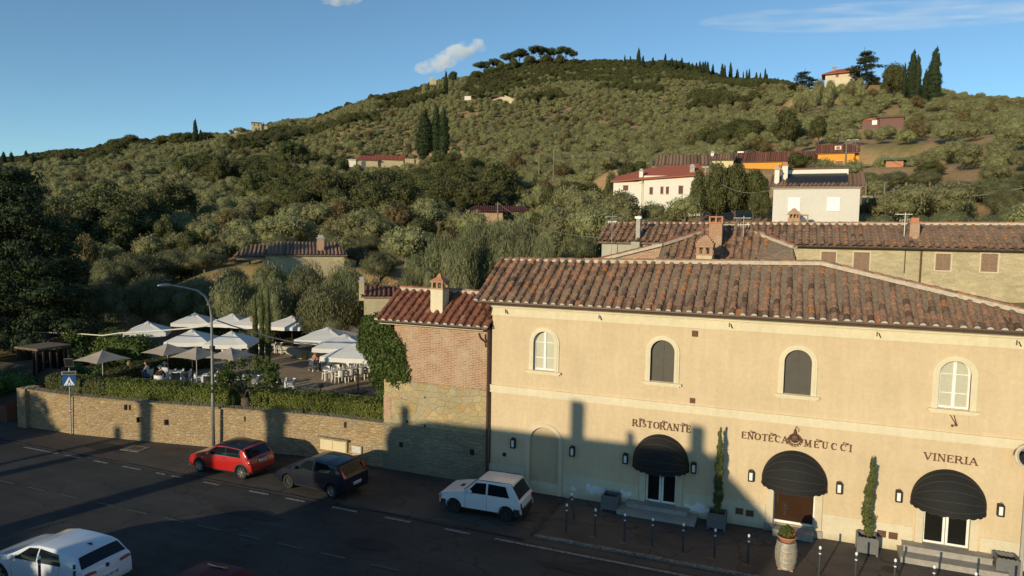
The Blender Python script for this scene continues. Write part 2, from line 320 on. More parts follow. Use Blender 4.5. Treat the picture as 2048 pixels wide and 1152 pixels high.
        if smooth: me.shade_smooth()
        o = bpy.data.objects.new(name, me); COL.objects.link(o)
        if smooth and smooth is not True:
            me.set_sharp_from_angle(angle=R(smooth))
        o['_o'] = tuple(parent['_o']) if (parent is not None and world) else (0, 0, 0)
        if parent is not None: o.parent = parent
        return o
plain('thatch', (.16, .11, .07), .95, 0, .4, 9)
def tag(o, label=None, cat=None, group=None, kind=None):
    if label: o['label'] = label
    if cat: o['category'] = cat
    if group: o['group'] = group
    if kind: o['kind'] = kind
    return o
def thing(name, label, cat, loc=(0, 0, 0), rz=0, group=None):
    o = bpy.data.objects.new(name, None); COL.objects.link(o); o.location = loc; o.rotation_euler = (0, 0, rz); o.empty_display_size = .3
    o['_o'] = tuple(loc); return tag(o, label, cat, group)
def sub(o, parent_of):                              # let a part (built in the place's coordinates) carry sub-parts
    o['_o'] = tuple(parent_of['_o']); return o
def dup(root, loc=None, rz=None, label=None, group=None, scale=None):
    r = root.copy(); COL.objects.link(r)
    if loc is not None: r.location = loc; r['_o'] = tuple(loc)
    if rz is not None: r.rotation_euler = (0, 0, rz)
    if scale is not None: r.scale = scale
    if label: r['label'] = label
    if group: r['group'] = group
    for ch in list(root.children):
        c = ch.copy(); COL.objects.link(c); c.parent = r
        for g in ch.children: d = g.copy(); COL.objects.link(d); d.parent = c
    return r
def struct(o): o['kind'] = 'structure'; return o
# ------------------------------------------------------------------ the land
HZ = lambda x: 468.5+.0173*(x-1024)
T_C = [-900, -300, 0, 150, 300, 450, 600, 750, 900, 1100, 1300, 1500, 1700, 2048, 2400, 3000]
T_Z = {0: [1.3]*9+[3, 4.5, 5, 5, 5, 5, 5], 42: [1.3]*8+[2, 3, 4.5, 5.5, 6, 6.5, 6.5, 6.5],
       55: [1.5, 1.5, 1.5, 1.5, 1.6, 2.2, 3.4, 3.4, 3.4, 4.8, 6.8, 8, 9, 9.5, 9.5, 9.5],
       70: [2, 2, 2.5, 2.8, 3.2, 5.2, 7.0, 6.8, 6, 8, 10.5, 12, 12.4, 12.6, 12.5, 12],
       95: [3, 4, 5, 5.5, 6.4, 7.6, 9, 9.4, 10, 12.2, 13.6, 15, 16.8, 18, 18, 17],
       130: [6, 8, 10, 11, 12, 13, 14.5, 15.5, 17, 18.5, 21, 23, 25, 27, 27, 25]}
T_Y = {200: [400, 400, 400, 386, 372, 370, 368, 358, 345, 330, 310, 287, 262, 262, 262, 262],
       300: [350, 352, 355, 340, 324, 316, 308, 294, 278, 262, 248, 225, 190, 216, 235, 250],
       450: [335, 336, 338, 322, 301, 280, 256, 220, 192, 178, 178, 181, 208, 228, 245, 260],
       600: [325, 325, 325, 313, 296, 278, 248, 211, 166, 138, 137, 174, 218, 240, 255, 270],
       800: [322, 322, 322, 316, 304, 285, 254, 218, 178, 150, 148, 186, 225, 250, 265, 280],
       1300: [330, 330, 330, 335, 340, 340, 320, 300, 270, 240, 240, 260, 290, 300, 320, 330]}
_rs = []; _zs = []
for r_, row in T_Z.items(): _rs.append(r_); _zs.append(row)
for r_, row in T_Y.items():
    _rs.append(r_); _zs.append([CAM.z+r_*(HZ(c)-y)/math.hypot(1400, c-1024) for c, y in zip(T_C, row)])
_rs = np.array(_rs, float); _zs = np.array(_zs)
def ground_np(x, y):
    x = np.asarray(x, float); y = np.asarray(y, float); dx = x-CAM.x; dy = y-CAM.y; r = np.hypot(dx, dy)
    a = np.arctan2(dx, dy)+_y; a = np.clip(a, -1.0, 1.0); c = 1024+1400*np.tan(a)
    c = np.clip(c, T_C[0], T_C[-1]-1e-3); rr = np.clip(r, 0, 1299.9)
    ci = np.searchsorted(T_C, c, 'right')-1; ri = np.searchsorted(_rs, rr, 'right')-1
    tc = np.array(T_C, float); u = (c-tc[ci])/(tc[ci+1]-tc[ci]); u = u*u*(3-2*u); v = (rr-_rs[ri])/(_rs[ri+1]-_rs[ri])
    z = (_zs[ri, ci]*(1-u)+_zs[ri, ci+1]*u)*(1-v)+(_zs[ri+1, ci]*(1-u)+_zs[ri+1, ci+1]*u)*v
    k = np.clip((r-90)/200, 0, 1)
    z = z+k*(1.5*np.sin(x*.031+1)*np.sin(y*.027)+.8*np.sin(x*.09+y*.05))
    ter = np.clip((r-110)/60, 0, 1)*np.clip((620-r)/100, 0, 1); q = z/2.2; fr = q-np.floor(q)    # olive terraces
    z = z*(1-.55*ter)+.55*ter*2.2*(np.floor(q)+np.clip((fr-.62)/.38, 0, 1))
    return z
# level ground under each hillside house: (photo column, row of its foot, distance, radius)
PADS = [(1330, 434, 95, 12), (1360, 338, 118, 10), (1442, 341, 121, 7), (1550, 344, 125, 15), (1675, 345, 126, 10), (1628, 447, 70, 11), (1680, 176, 285, 12), (770, 341, 238, 20), (519, 267, 430, 12), (1006, 211, 395, 14), (936, 200, 400, 7), (1765, 261, 182, 12), (1788, 337, 112, 7), (998, 447, 100, 10), (605, 536, 69, 9), (758, 640, 48, 4)]
_P = [(onr(a, b, r_), rad) for a, b, r_, rad in PADS]; ground_raw = ground_np
def ground_np(x, y):
    z = ground_raw(x, y); x = np.asarray(x, float); y = np.asarray(y, float)
    for P, rad in _P:
        R_p = math.hypot(P.x-CAM.x, P.y-CAM.y); ux, uy = (P.x-CAM.x)/R_p, (P.y-CAM.y)/R_p; t_ = (x-P.x)*ux+(y-P.y)*uy; l_ = (x-P.x)*uy-(y-P.y)*ux; t_ = np.where(t_ < 0, t_*3., t_); d = np.hypot(t_, l_); w_ = np.clip(1-(d-rad)/(rad*.7+2), 0, 1); w_ = w_*w_*(3-2*w_); z = z*(1-w_)+P.z*w_
    flat = np.clip((x+58)/8, 0, 1)*np.clip((-13-x)/1., 0, 1)*np.clip((29-y)/5, 0, 1)          # the restaurant terrace
    z = z*(1-flat)+1.3*flat
    return z
def gz(x, y): return float(ground_np([x], [y])[0])
def at_r(col, r):                                # a point of the land at a bearing (photo column at eye level) and a distance
    a = math.atan((col-1024)/1400)-_y; x = CAM.x+r*math.sin(a); y = CAM.y+r*math.cos(a); return Vector((x, y, gz(x, y)))

def ground_material(name, c_lo, c_hi, c_green, gthr=.5):
    m, nt, b = base(name, .95, 0, .15); v = pos(nt)
    f = noise_(nt, v, .05, 6, .65); f2 = noise_(nt, v, 1.3, 6, .75)
    c = ramp(nt, f2, [(.3, c_lo), (.7, c_hi)]); c = mixc(nt, c, c_green, ramp(nt, f, [(gthr-.05, 0.), (gthr+.08, .8)]))
    nt.links.new(c, b.inputs['Base Color']); bump(nt, b, f2, .6, .15)
ground_material('dry_ground', (.29, .18, .09), (.45, .30, .155), (.15, .15, .055), .52)
ground_material('gravel', (.30, .225, .145), (.42, .325, .22), (.33, .26, .17), .7)
def grid_sheet(name, xs, ys, zfun, mat):
    X, Y = np.meshgrid(xs, ys); Z = zfun(X, Y); n, mm = len(xs), len(ys)
    v = np.stack([X.ravel(), Y.ravel(), Z.ravel()], 1); me = bpy.data.meshes.new(name)
    i = np.arange(mm-1)[:, None]*n+np.arange(n-1)[None, :]; f = np.stack([i, i+1, i+n+1, i+n], -1).reshape(-1, 4)
    me.vertices.add(len(v)); me.vertices.foreach_set('co', v.ravel()); me.loops.add(f.size); me.loops.foreach_set('vertex_index', f.ravel())
    me.polygons.add(len(f)); me.polygons.foreach_set('loop_start', np.arange(0, f.size, 4)); me.polygons.foreach_set('loop_total', np.full(len(f), 4))
    me.update(calc_edges=True); me.materials.append(MATS[mat]); me.shade_smooth()
    o = bpy.data.objects.new(name, me); COL.objects.link(o); return struct(o)
def spaced(a, b, near, far, k): 
    out = [a]; 
    while out[-1] < b: out.append(out[-1]+min(far, near+abs(out[-1])*k))
    return out
xs = sorted(set([-v for v in spaced(0, 1300, 1.2, 14, .012)]+spaced(0, 900, 1.2, 14, .012)))
hill = grid_sheet('hillside', np.array(xs), np.array(spaced(.35, 1250, 1.0, 12, .010)), ground_np, 'dry_ground')
# far land beyond, reaching the horizon
mb = MB(); mb.add([(-9000, 1200, -20), (9000, 1200, -20), (9000, 14000, -20), (-9000, 14000, -20)], [(0, 1, 2, 3)]); struct(mb.build('plain', 'dry_ground'))
mb = MB(); far = []
for k in range(60):
    a = R(-75)+R(60)*k/59; d = 7000; h = 480*(.5+.5*math.sin(k*.21+.6))*(.8+.2*math.sin(k*.9)); far.append((d*math.sin(a), d*math.cos(a)+0, 330+h*.5))
vs = [(x, y, -30) for x, y, z in far]+far+[(x*1.25, y*1.25, -30) for x, y, z in far]; n = 60
mb.add(vs, [(i, i+1, n+i+1, n+i) for i in range(n-1)]+[(n+i, n+i+1, 2*n+i+1, 2*n+i) for i in range(n-1)])
plain('mountain', (.10, .13, .14), .95, 0, .1, .002); struct(mb.build('mountains', 'mountain', smooth=True))

# ------------------------------------------------------------------ street
def asphalt(name, c, crack=True, brown=.0):
    m, nt, b = base(name, .85, 0, .35); v = pos(nt); f = noise_(nt, v, 45, 4, .8); g = noise_(nt, v, .35, 6, .6); st = noise_(nt, pos(nt, .25, 1.4, 1), 1.1, 5, .6)
    col = ramp(nt, f, [(.3, tuple(x*.78 for x in c)), (.7, tuple(x*1.25 for x in c))])
    col = mixc(nt, col, ramp(nt, g, [(.35, .75), (.65, 1.25)]), 1., 'MULTIPLY'); col = mixc(nt, col, ramp(nt, st, [(.35, .85), (.65, 1.12)]), 1., 'MULTIPLY')
    if crack:
        nz = N(nt, 'ShaderNodeTexNoise'); nz.inputs['Scale'].default_value = .9; nt.links.new(v, nz.inputs['Vector'])
        ad = N(nt, 'ShaderNodeVectorMath', operation='MULTIPLY_ADD'); nt.links.new(nz.outputs['Color'], ad.inputs[0]); ad.inputs[1].default_value = (1.6,)*3; nt.links.new(v, ad.inputs[2])
        ve = N(nt, 'ShaderNodeTexVoronoi', feature='DISTANCE_TO_EDGE'); ve.inputs['Scale'].default_value = .42; nt.links.new(ad.outputs[0], ve.inputs['Vector'])
        col = mixc(nt, (.02, .018, .016), col, ramp(nt, ve.outputs['Distance'], [(0., .25), (.02, 1.)]))
    nt.links.new(col, b.inputs['Base Color']); bump(nt, b, f, .35, .01); return m
asphalt('road_asphalt', (.042, .041, .038)); asphalt('verge_asphalt', (.072, .060, .050)); asphalt('pavement_asphalt', (.085, .070, .060), True)
def worn(name, c):
    m, nt, b = base(name, .8, 0, .3); f = noise_(nt, pos(nt), 9, 6, .8); 
    nt.links.new(ramp(nt, f, [(.40, (.06, .058, .055)), (.56, c)]), b.inputs['Base Color']); return m
worn('road_paint', (.30, .29, .27)); worn('road_paint_faint', (.10, .097, .09)); worn('kerb_stone', (.26, .225, .18))
mb = MB(); mb.add([(-3000, -3000, -.03), (3000, -3000, -.03), (3000, .36, -.03), (-3000, .36, -.03)], [(0, 1, 2, 3)]); struct(mb.build('ground', 'verge_asphalt'))
def sheet(name, mat, rects, z):
    mb = MB()
    for x0, x1, y0, y1 in rects: mb.add([(x0, y0, z), (x1, y0, z), (x1, y1, z), (x0, y1, z)], [(0, 1, 2, 3)])
    return struct(mb.build(name, mat))
sheet('road', 'road_asphalt', [(-140, 60, -14.5, -4.62)], -.020)
# the parking verge along the wall (slightly rough edge) and the pavement in front of the restaurant
mb = MB(); n = 90; top = []; bot = []
for i in range(n+1):
    x = -90+i*(90-8.4)/n; bot.append((x, -4.38+.10*noise.noise(Vector((x*.8, 0, 3)))+.05*noise.noise(Vector((x*4, 0, 3))), -.012)); top.append((x, .34, -.012))
mb.add(bot+top, [(i, i+1, n+2+i, n+1+i) for i in range(n)]); struct(mb.build('parking_verge', 'verge_asphalt'))
mb = MB(); mb.box(-8.2, 40, -3.95, .36, -.03, .035); struct(mb.build('pavement', 'pavement_asphalt'))
mb = MB(); x = -8.25
while x < 20:
    L = random.uniform(.8, 1.1); d = random.uniform(-.012, .012); mb.vc = random.random(); mb.box(x, x+L-.012, -4.10+d, -3.955+d, -.03, .045+random.uniform(-.008, .006)); x += L
struct(mb.build('kerb', 'kerb_stone'))
dash = [(-34.62, -32.2), (-31.72, -30.62), (-29.78, -28.84), (-27.9, -26.75), (-25.83, -25.28), (-24.9, -24.3), (-23.1, -22.2), (-20.6, -19.6), (-18.7, -17.75), (-16.45, -15.27), (-14.03, -12.92), (-11.49, -10.44), (-9.48, 30)]
sheet('road_marking', 'road_paint', [(a, b, -4.90, -4.76) for a, b in dash]+[(-40+k*2.1, -39.2+k*2.1, -4.95, -4.8) for k in range(2)], -.006)
sheet('road_marking', 'road_paint_faint', [(a, a+1.05, -8.32, -8.2) for a in (-31, -29.1, -27.16, -25.2, -23.4, -21.5, -19.82, -18, -16.2, -14.4, -12.4, -10.5, -8.6, -6.7)], -.006)
asphalt('patch_asphalt', (.030, .029, .028), False); asphalt('pale_patch_asphalt', (.075, .066, .056), False)
for k, (x, y, rx, ry, mt) in enumerate(((-19, -6.6, 1.6, .45, 'patch_asphalt'), (-13.2, -7.0, 1.1, .5, 'patch_asphalt'), (-17.8, -3.6, 1.5, .4, 'pale_patch_asphalt'), (-21.2, -2.2, .6, .3, 'patch_asphalt'), (-9.8, -2.3, .5, .3, 'patch_asphalt'), (-5, -5.9, 3., .3, 'patch_asphalt'), (-31, -3.2, 1.4, .5, 'patch_asphalt'))):
    g_ = random.Random(k); n_ = 16; mb = MB(); mb.add([(x+math.cos(2*PI*j/n_)*rx*g_.uniform(.75, 1.1), y+math.sin(2*PI*j/n_)*ry*g_.uniform(.7, 1.15), -.0085+.0002*k) for j in range(n_)], [tuple(range(n_))]); struct(mb.build('road_patch', mt))
mb = MB(); mb.tube([(-60+k*.5, -4.52+.03*math.sin(k*.7)+.02*math.sin(k*2.3), -.018) for k in range(104)], .022, 5); struct(mb.build('tar_seam', 'tyre'))
# zebra crossing by the sign
sheet('zebra_crossing', 'road_paint', [(-42.5, -37.2, -6.2-k*1.15, -5.65-k*1.15) for k in range(6)], -.005)
plain('manhole_iron', (.09, .07, .055), .7, .3, .3, 20)
mh = thing('drain_cover', 'square concrete and iron drain cover in the parking verge left of the red hatchback', 'drain cover', (-29.6, -2.75, 0))
mb = MB(); mb.box(-.55, .55, -.4, .4, -.012, .010, .12); mb.build('surround', 'kerb_stone', mh, False); mb = MB(); mb.box(-.3, .3, -.22, .22, -.01, .018, .12); mb.build('grate', 'manhole_iron', mh, False)
# terrace floor
mb = MB(); mb.add([(-56, .36, 1.325), (-16.6, .36, 1.325), (-16.6, 27, 1.325), (-56, 27, 1.325)], [(0, 1, 2, 3)]); struct(mb.build('terrace_floor', 'gravel'))
# ------------------------------------------------------------------ foliage
def leaf_mesh(name, blobs, n, size, mat, aspect=2., up=0., core=.72, tips=.25, seed=1, outw=.7, tone=.35, flat=0.):
    """one crown: many small leaf sprays through the volume of the blobs, over a rough inner mass"""
    g = np.random.default_rng(seed); B = np.array([b[:3] for b in blobs], float); RR = np.array([b[3:6] if len(b) > 4 else (b[3],)*3 for b in blobs], float)
    wgt = (RR[:, 0]*RR[:, 1]+RR[:, 0]*RR[:, 2]); wgt = wgt/wgt.sum(); bi = g.choice(len(B), n, p=wgt)
    d = g.normal(size=(n, 3)); d /= np.linalg.norm(d, axis=1)[:, None]
    rad = 1+g.normal(size=n)*.09; inner = g.random(n) < tips; rad[inner] *= g.uniform(.7, 1.18, inner.sum())
    P = B[bi]+d*RR[bi]*rad[:, None]
    nn = d*outw+g.normal(size=(n, 3))*.55; nn[:, 2] += flat; nn /= np.linalg.norm(nn, axis=1)[:, None]
    t = g.normal(size=(n, 3)); t[:, 2] += up*2.2; t -= nn*(t*nn).sum(1)[:, None]; t /= np.linalg.norm(t, axis=1)[:, None]+1e-9
    b = np.cross(nn, t); s = size*g.uniform(.6, 1.4, n)[:, None]; w_ = s/aspect
    q = np.stack([P-t*s*.5, P+b*w_*.5+t*s*.05, P+t*s*.6, P-b*w_*.5+t*s*.02], 1)
    vc = np.clip(g.random(n)*(1-tone)+g.random(len(B))[bi]*tone, 0, 1)
    V = [q.reshape(-1, 3)]; Fc = n; cores = []
    me = bpy.data.meshes.new(name); off = n*4; cv = []; cf = []
    if core > 0:
        bm = bmesh.new(); bmesh.ops.create_icosphere(bm, subdivisions=2 if len(B) < 40 else 1, radius=1); iv = np.array([v.co[:] for v in bm.verts]); it = np.array([[v.index for v in f.verts] for f in bm.faces]); bm.free()
        for k in range(len(B)):
            jit = 1+g.normal(size=(len(iv), 1))*.07
            cv.append(B[k]+iv*RR[k]*core*jit); cf.append(it+off+k*len(iv))
        V.append(np.concatenate(cv)); cf = np.concatenate(cf)
    V = np.concatenate(V); nl = n*4+(cf.size if core > 0 else 0); nf = n+(len(cf) if core > 0 else 0)
    me.vertices.add(len(V)); me.vertices.foreach_set('co', V.ravel()); me.loops.add(nl)
    li = np.arange(n*4); 
    if core > 0: li = np.concatenate([li, cf.ravel()])
    me.loops.foreach_set('vertex_index', li); me.polygons.add(nf)
    ls = np.arange(n)*4; lt = np.full(n, 4)
    if core > 0: ls = np.concatenate([ls, n*4+np.arange(len(cf))*3]); lt = np.concatenate([lt, np.full(len(cf), 3)]); vc = np.concatenate([vc, np.full(len(cf), .35)])
    me.polygons.foreach_set('loop_start', ls); me.polygons.foreach_set('loop_total', lt); me.update(calc_edges=True)
    a = me.attributes.new('vc', 'FLOAT', 'FACE'); a.data.foreach_set('value', vc); me.materials.append(MATS[mat])
    return me
def crown_blobs(seed, w, d, h, z0, n, rmin, rmax, flat=.8, shape='dome'):
    g = random.Random(seed); out = []
    for i in range(n):
        r_ = g.uniform(rmin, rmax); a = g.uniform(0, 2*PI); u = g.uniform(0, 1)
        if shape == 'dome': k = math.sqrt(g.random()); z = z0+rmin+(h-rmax-rmin)*u; lim = math.sqrt(max(.05, 1-(max(0, u-.25)/.8)**2))
        else: k = math.sqrt(g.random()); z = z0+g.uniform(0, h); lim = 1
        out.append((math.cos(a)*k*lim*(w/2-r_), math.sin(a)*k*lim*(d/2-r_), z, r_, r_*g.uniform(.85, 1.1), r_*flat*g.uniform(.85, 1.15)))
    return out
def trunk_mesh(name, h, r, mat, limbs=4, spread=1., seed=1, lean=0., start=.35):
    g = random.Random(seed); mb = MB(); p = Vector((0, 0, -.3)); pts = [p]; rr = [r*1.25]
    for k in range(5):
        p = p+Vector((g.uniform(-.06, .06)*h+lean*h*.1, g.uniform(-.06, .06)*h, h*.2)); pts.append(p); rr.append(r*(1-.13*k))
    mb.tube(pts, rr, 8)
    for k in range(limbs):
        i = min(4, int(5*(start+k*(1-start)/max(1, limbs)))); a = 2*PI*k/max(1, limbs)+g.uniform(-.5, .5); q = pts[i]
        e = q+Vector((math.cos(a)*spread, math.sin(a)*spread, h*g.uniform(.25, .5))); mid = (q+e)/2+Vector((math.cos(a)*spread*.2, math.sin(a)*spread*.2, -.05*h))
        mb.tube([q, mid, e], [r*.55, r*.38, r*.16], 6)
    me_o = mb.build(name, mat, smooth=True); me = me_o.data; bpy.data.objects.remove(me_o); return me
KIND = {}
def kind(key, crown, trunk, h): KIND[key] = (crown, trunk, h)
for s_ in range(4):
    g = random.Random(50+s_)
    kind(('olive', s_), leaf_mesh('olive_crown', crown_blobs(10+s_, 5.2, 5.2, 3.6, 1.1, 15, .8, 1.35), 2600, .30, 'olive_leaf', 3.2, .55, .66, seed=s_), trunk_mesh('olive_trunk', 2.0, .17, 'bark_grey', 4, 1.1, s_), 4.45)
    kind(('olive_near', s_), leaf_mesh('olive_crown', crown_blobs(20+s_, 6.4, 6.4, 4.2, .8, 20, .9, 1.5), 17000, .23, 'willow_leaf', 4.2, .9, .7, seed=30+s_, tips=.35), trunk_mesh('olive_trunk', 2.2, .2, 'bark_grey', 5, 1.2, s_), 4.7)
    kind(('oak', s_), leaf_mesh('oak_crown', crown_blobs(30+s_, 9.5, 9.5, 7.2, 1.5, 34, 1.1, 1.9), 9000, .36, 'oak_leaf', 1.6, .1, .72, seed=60+s_), trunk_mesh('oak_trunk', 4., .3, 'bark', 5, 2., s_), 8.8)
for s_ in range(2):
    kind(('scrub', s_), leaf_mesh('scrub_crown', crown_blobs(40+s_, 4.5, 4.5, 2.6, .1, 13, .6, 1.1), 2200, .28, 'scrub_leaf', 1.8, .2, .7, seed=80+s_), trunk_mesh('scrub_stem', 1., .1, 'bark', 3, .6, s_), 2.8)
    kind(('brown', s_), leaf_mesh('brown_crown', crown_blobs(45+s_, 7, 7, 5.4, 1.2, 24, .8, 1.5), 5200, .30, 'brown_leaf', 1.8, .3, .6, seed=85+s_), trunk_mesh('brown_trunk', 3, .2, 'bark', 5, 1.4, s_), 6.6)
    bl = []; g = random.Random(s_)
    for k in range(30):
        t = k/29; z = .5+t*13.2; r_ = 1.25*(math.sin(min(1, t*3.2)*PI/2)*(1-t**2.2)**.8)+.12; a = g.uniform(0, 6.3); bl.append((math.cos(a)*.22, math.sin(a)*.22, z, r_, r_, .85))
    kind(('cypress', s_), leaf_mesh('cypress_crown', bl, 7000, .42, 'cypress_leaf', 3.2, 1.5, .86, .2, seed=90+s_, outw=.9), trunk_mesh('cypress_trunk', 2, .16, 'bark', 0), 14.4)
    g = random.Random(7+s_); bl = [(math.cos(a)*q, math.sin(a)*q, 9.3+g.uniform(-1.1, 1.2)-(q/5)**2, 1.5, 1.5, 1.1) for a, q in [(g.uniform(0, 6.3), 4.2*math.sqrt(g.random())) for _ in range(30)]]
    kind(('pine', s_), leaf_mesh('pine_crown', bl, 5500, .40, 'pine_leaf', 2, .3, .7, seed=95+s_), trunk_mesh('pine_trunk', 8.4, .28, 'bark', 6, 2.6, s_, .3, .55), 11.4)
    kind(('hedgy', s_), leaf_mesh('bush_crown', crown_blobs(70+s_, 3, 3, 2.3, 0, 12, .55, .85), 5200, .17, 'bright_leaf', 1.5, 0, .75, seed=110+s_), trunk_mesh('bush_stem', .8, .06, 'bark', 3, .4, s_), 2.4)
g = random.Random(3); bl = []
for k in range(13):                                           # broad conifer: stepped flat boughs
    z = 2+k*1.0; q = 6.6*(1-(k/13)**1.3)+.7
    for j in range(int(5+q*1.6)): a = g.uniform(0, 6.3); rr_ = q*math.sqrt(g.random()); bl.append((math.cos(a)*rr_, math.sin(a)*rr_, z+g.uniform(-.4, .5)-rr_*.06, 1.35, 1.35, .55))
kind(('cedar', 0), leaf_mesh('cedar_crown', bl, 42000, .26, 'cedar_leaf', 2.2, .1, .55, seed=130, flat=.3), trunk_mesh('cedar_trunk', 12, .5, 'bark', 6, 2.5, 5, 0, .15), 15.2)
bl = []
for k in range(8):
    z = 3+k*1.05; q = 5.2*(1-abs(k-2.5)/7)+.3
    for j in range(int(3+q)): a = g.uniform(0, 6.3); rr_ = q*math.sqrt(g.random()); bl.append((math.cos(a)*rr_, math.sin(a)*rr_, z+g.uniform(-.2, .2), 1.5, 1.5, .32))
kind(('cedar_flat', 0), leaf_mesh('cedar_crown', bl, 7000, .42, 'cedar_leaf', 2.2, .0, .4, seed=131, flat=.5), trunk_mesh('cedar_trunk', 10.5, .35, 'bark', 4, 1.5, 6), 11.6)
def tree(key, p, h, w=1., label=None, group=None, name=None, cat='tree', parts=True, rz=None, trunk=True):
    """p: foot of the tree; h: its height; w: widening"""
    cr, tr, H = KIND[key]; s = h/H; n = name or {'olive': 'olive_tree', 'olive_near': 'olive_tree', 'oak': 'oak_tree', 'scrub': 'shrub', 'brown': 'brown_tree', 'cypress': 'cypress_tree', 'pine': 'umbrella_pine', 'hedgy': 'bush', 'cedar': 'cedar_tree', 'cedar_flat': 'cedar_tree'}[key[0]]
    rz = random.uniform(0, 6.28) if rz is None else rz
    if not parts:
        o = bpy.data.objects.new(n, cr); COL.objects.link(o); o.location = p; o.rotation_euler = (0, 0, rz); o.scale = (s*w, s*w, s); return tag(o, label, cat, group)
    o = thing(n, label, cat, p, rz, group); o.scale = (s*w, s*w, s)
    c = bpy.data.objects.new('crown', cr); COL.objects.link(c); c.parent = o
    if trunk: t = bpy.data.objects.new('trunk', tr); COL.objects.link(t); t.parent = o
    return o
def tree_px(key, x, top, r, wpx=None, **kw):
    """a tree at photo column x whose top reaches photo row top, r metres away on the land"""
    P = onr(x, top, r); g = gz(P.x, P.y); h = max(2.2, P.z-g); w = 1.
    if wpx:
        nat = {'olive': 5.2/4.45, 'olive_near': 6.4/4.7, 'oak': 9.5/8.8, 'scrub': 4.5/2.8, 'brown': 7/6.6, 'cypress': 2.7/14.4, 'pine': 10/11.4, 'hedgy': 3/2.4, 'cedar': 14/15.2, 'cedar_flat': 11/11.6}[key[0]]*h
        ww = wpx/1400*r*math.cos(math.atan((x-1024)/1400)); w = min(ww/nat, 1.7)
    return tree(key, Vector((P.x, P.y, g)), h, w, **kw)
# ------------------------------------------------------------------ walls with openings, tiled roofs
def arch_loop(xc, z0, z1, hw, n=18, rise=None):
    """door or window outline; rise = height of the arch (None: half round, 0: flat head)"""
    rise = hw if rise is None else rise
    if rise == 0: return [(xc-hw, z0), (xc+hw, z0), (xc+hw, z1), (xc-hw, z1)]
    return [(xc-hw, z0), (xc+hw, z0)]+[(xc+hw*math.cos(PI*k/n), z1-rise+rise*math.sin(PI*k/n)) for k in range(n+1)]
def wall_xz(name, mat, outline, holes, y, depth, parent, Mx=None, reveal=None, back=False):
    """an upright wall sheet in the plane y with holes and their reveals going back by depth"""
    loops = [[Vector((a, b, 0)) for a, b in outline]]+[[Vector((a, b, 0)) for a, b in h] for h in holes]
    flat = [p for l in loops for p in l]; mb = MB()
    mb.add([(p.x, y, p.y) for p in flat], [tuple(t) for t in tessellate_polygon(loops)])
    mb.cur = 1 if reveal else 0
    for h in holes:
        n = len(h); mb.add([(a, y, b) for a, b in h]+[(a, y+depth, b) for a, b in h], [(i, (i+1) % n, (i+1) % n+n, i+n) for i in range(n)])
    if Mx: mb.xf(Mx)
    me = mb.build(name, [mat, reveal] if reveal else mat, parent)
    return me
def ring(mb, outer, inner, y0, y1):
    """a flat surround between two outlines of equal count, from y0 (front) to y1 (back)"""
    n = len(outer); vs = [(a, y0, b) for a, b in outer]+[(a, y0, b) for a, b in inner]+[(a, y1, b) for a, b in outer]+[(a, y1, b) for a, b in inner]; fs = []
    for i in range(n):
        j = (i+1) % n; fs += [(i, j, n+j, n+i), (i, 2*n+i, 2*n+j, j), (n+i, n+j, 3*n+j, 3*n+i), (2*n+i, 3*n+i, 3*n+j, 2*n+j)]
    mb.add(vs, fs)
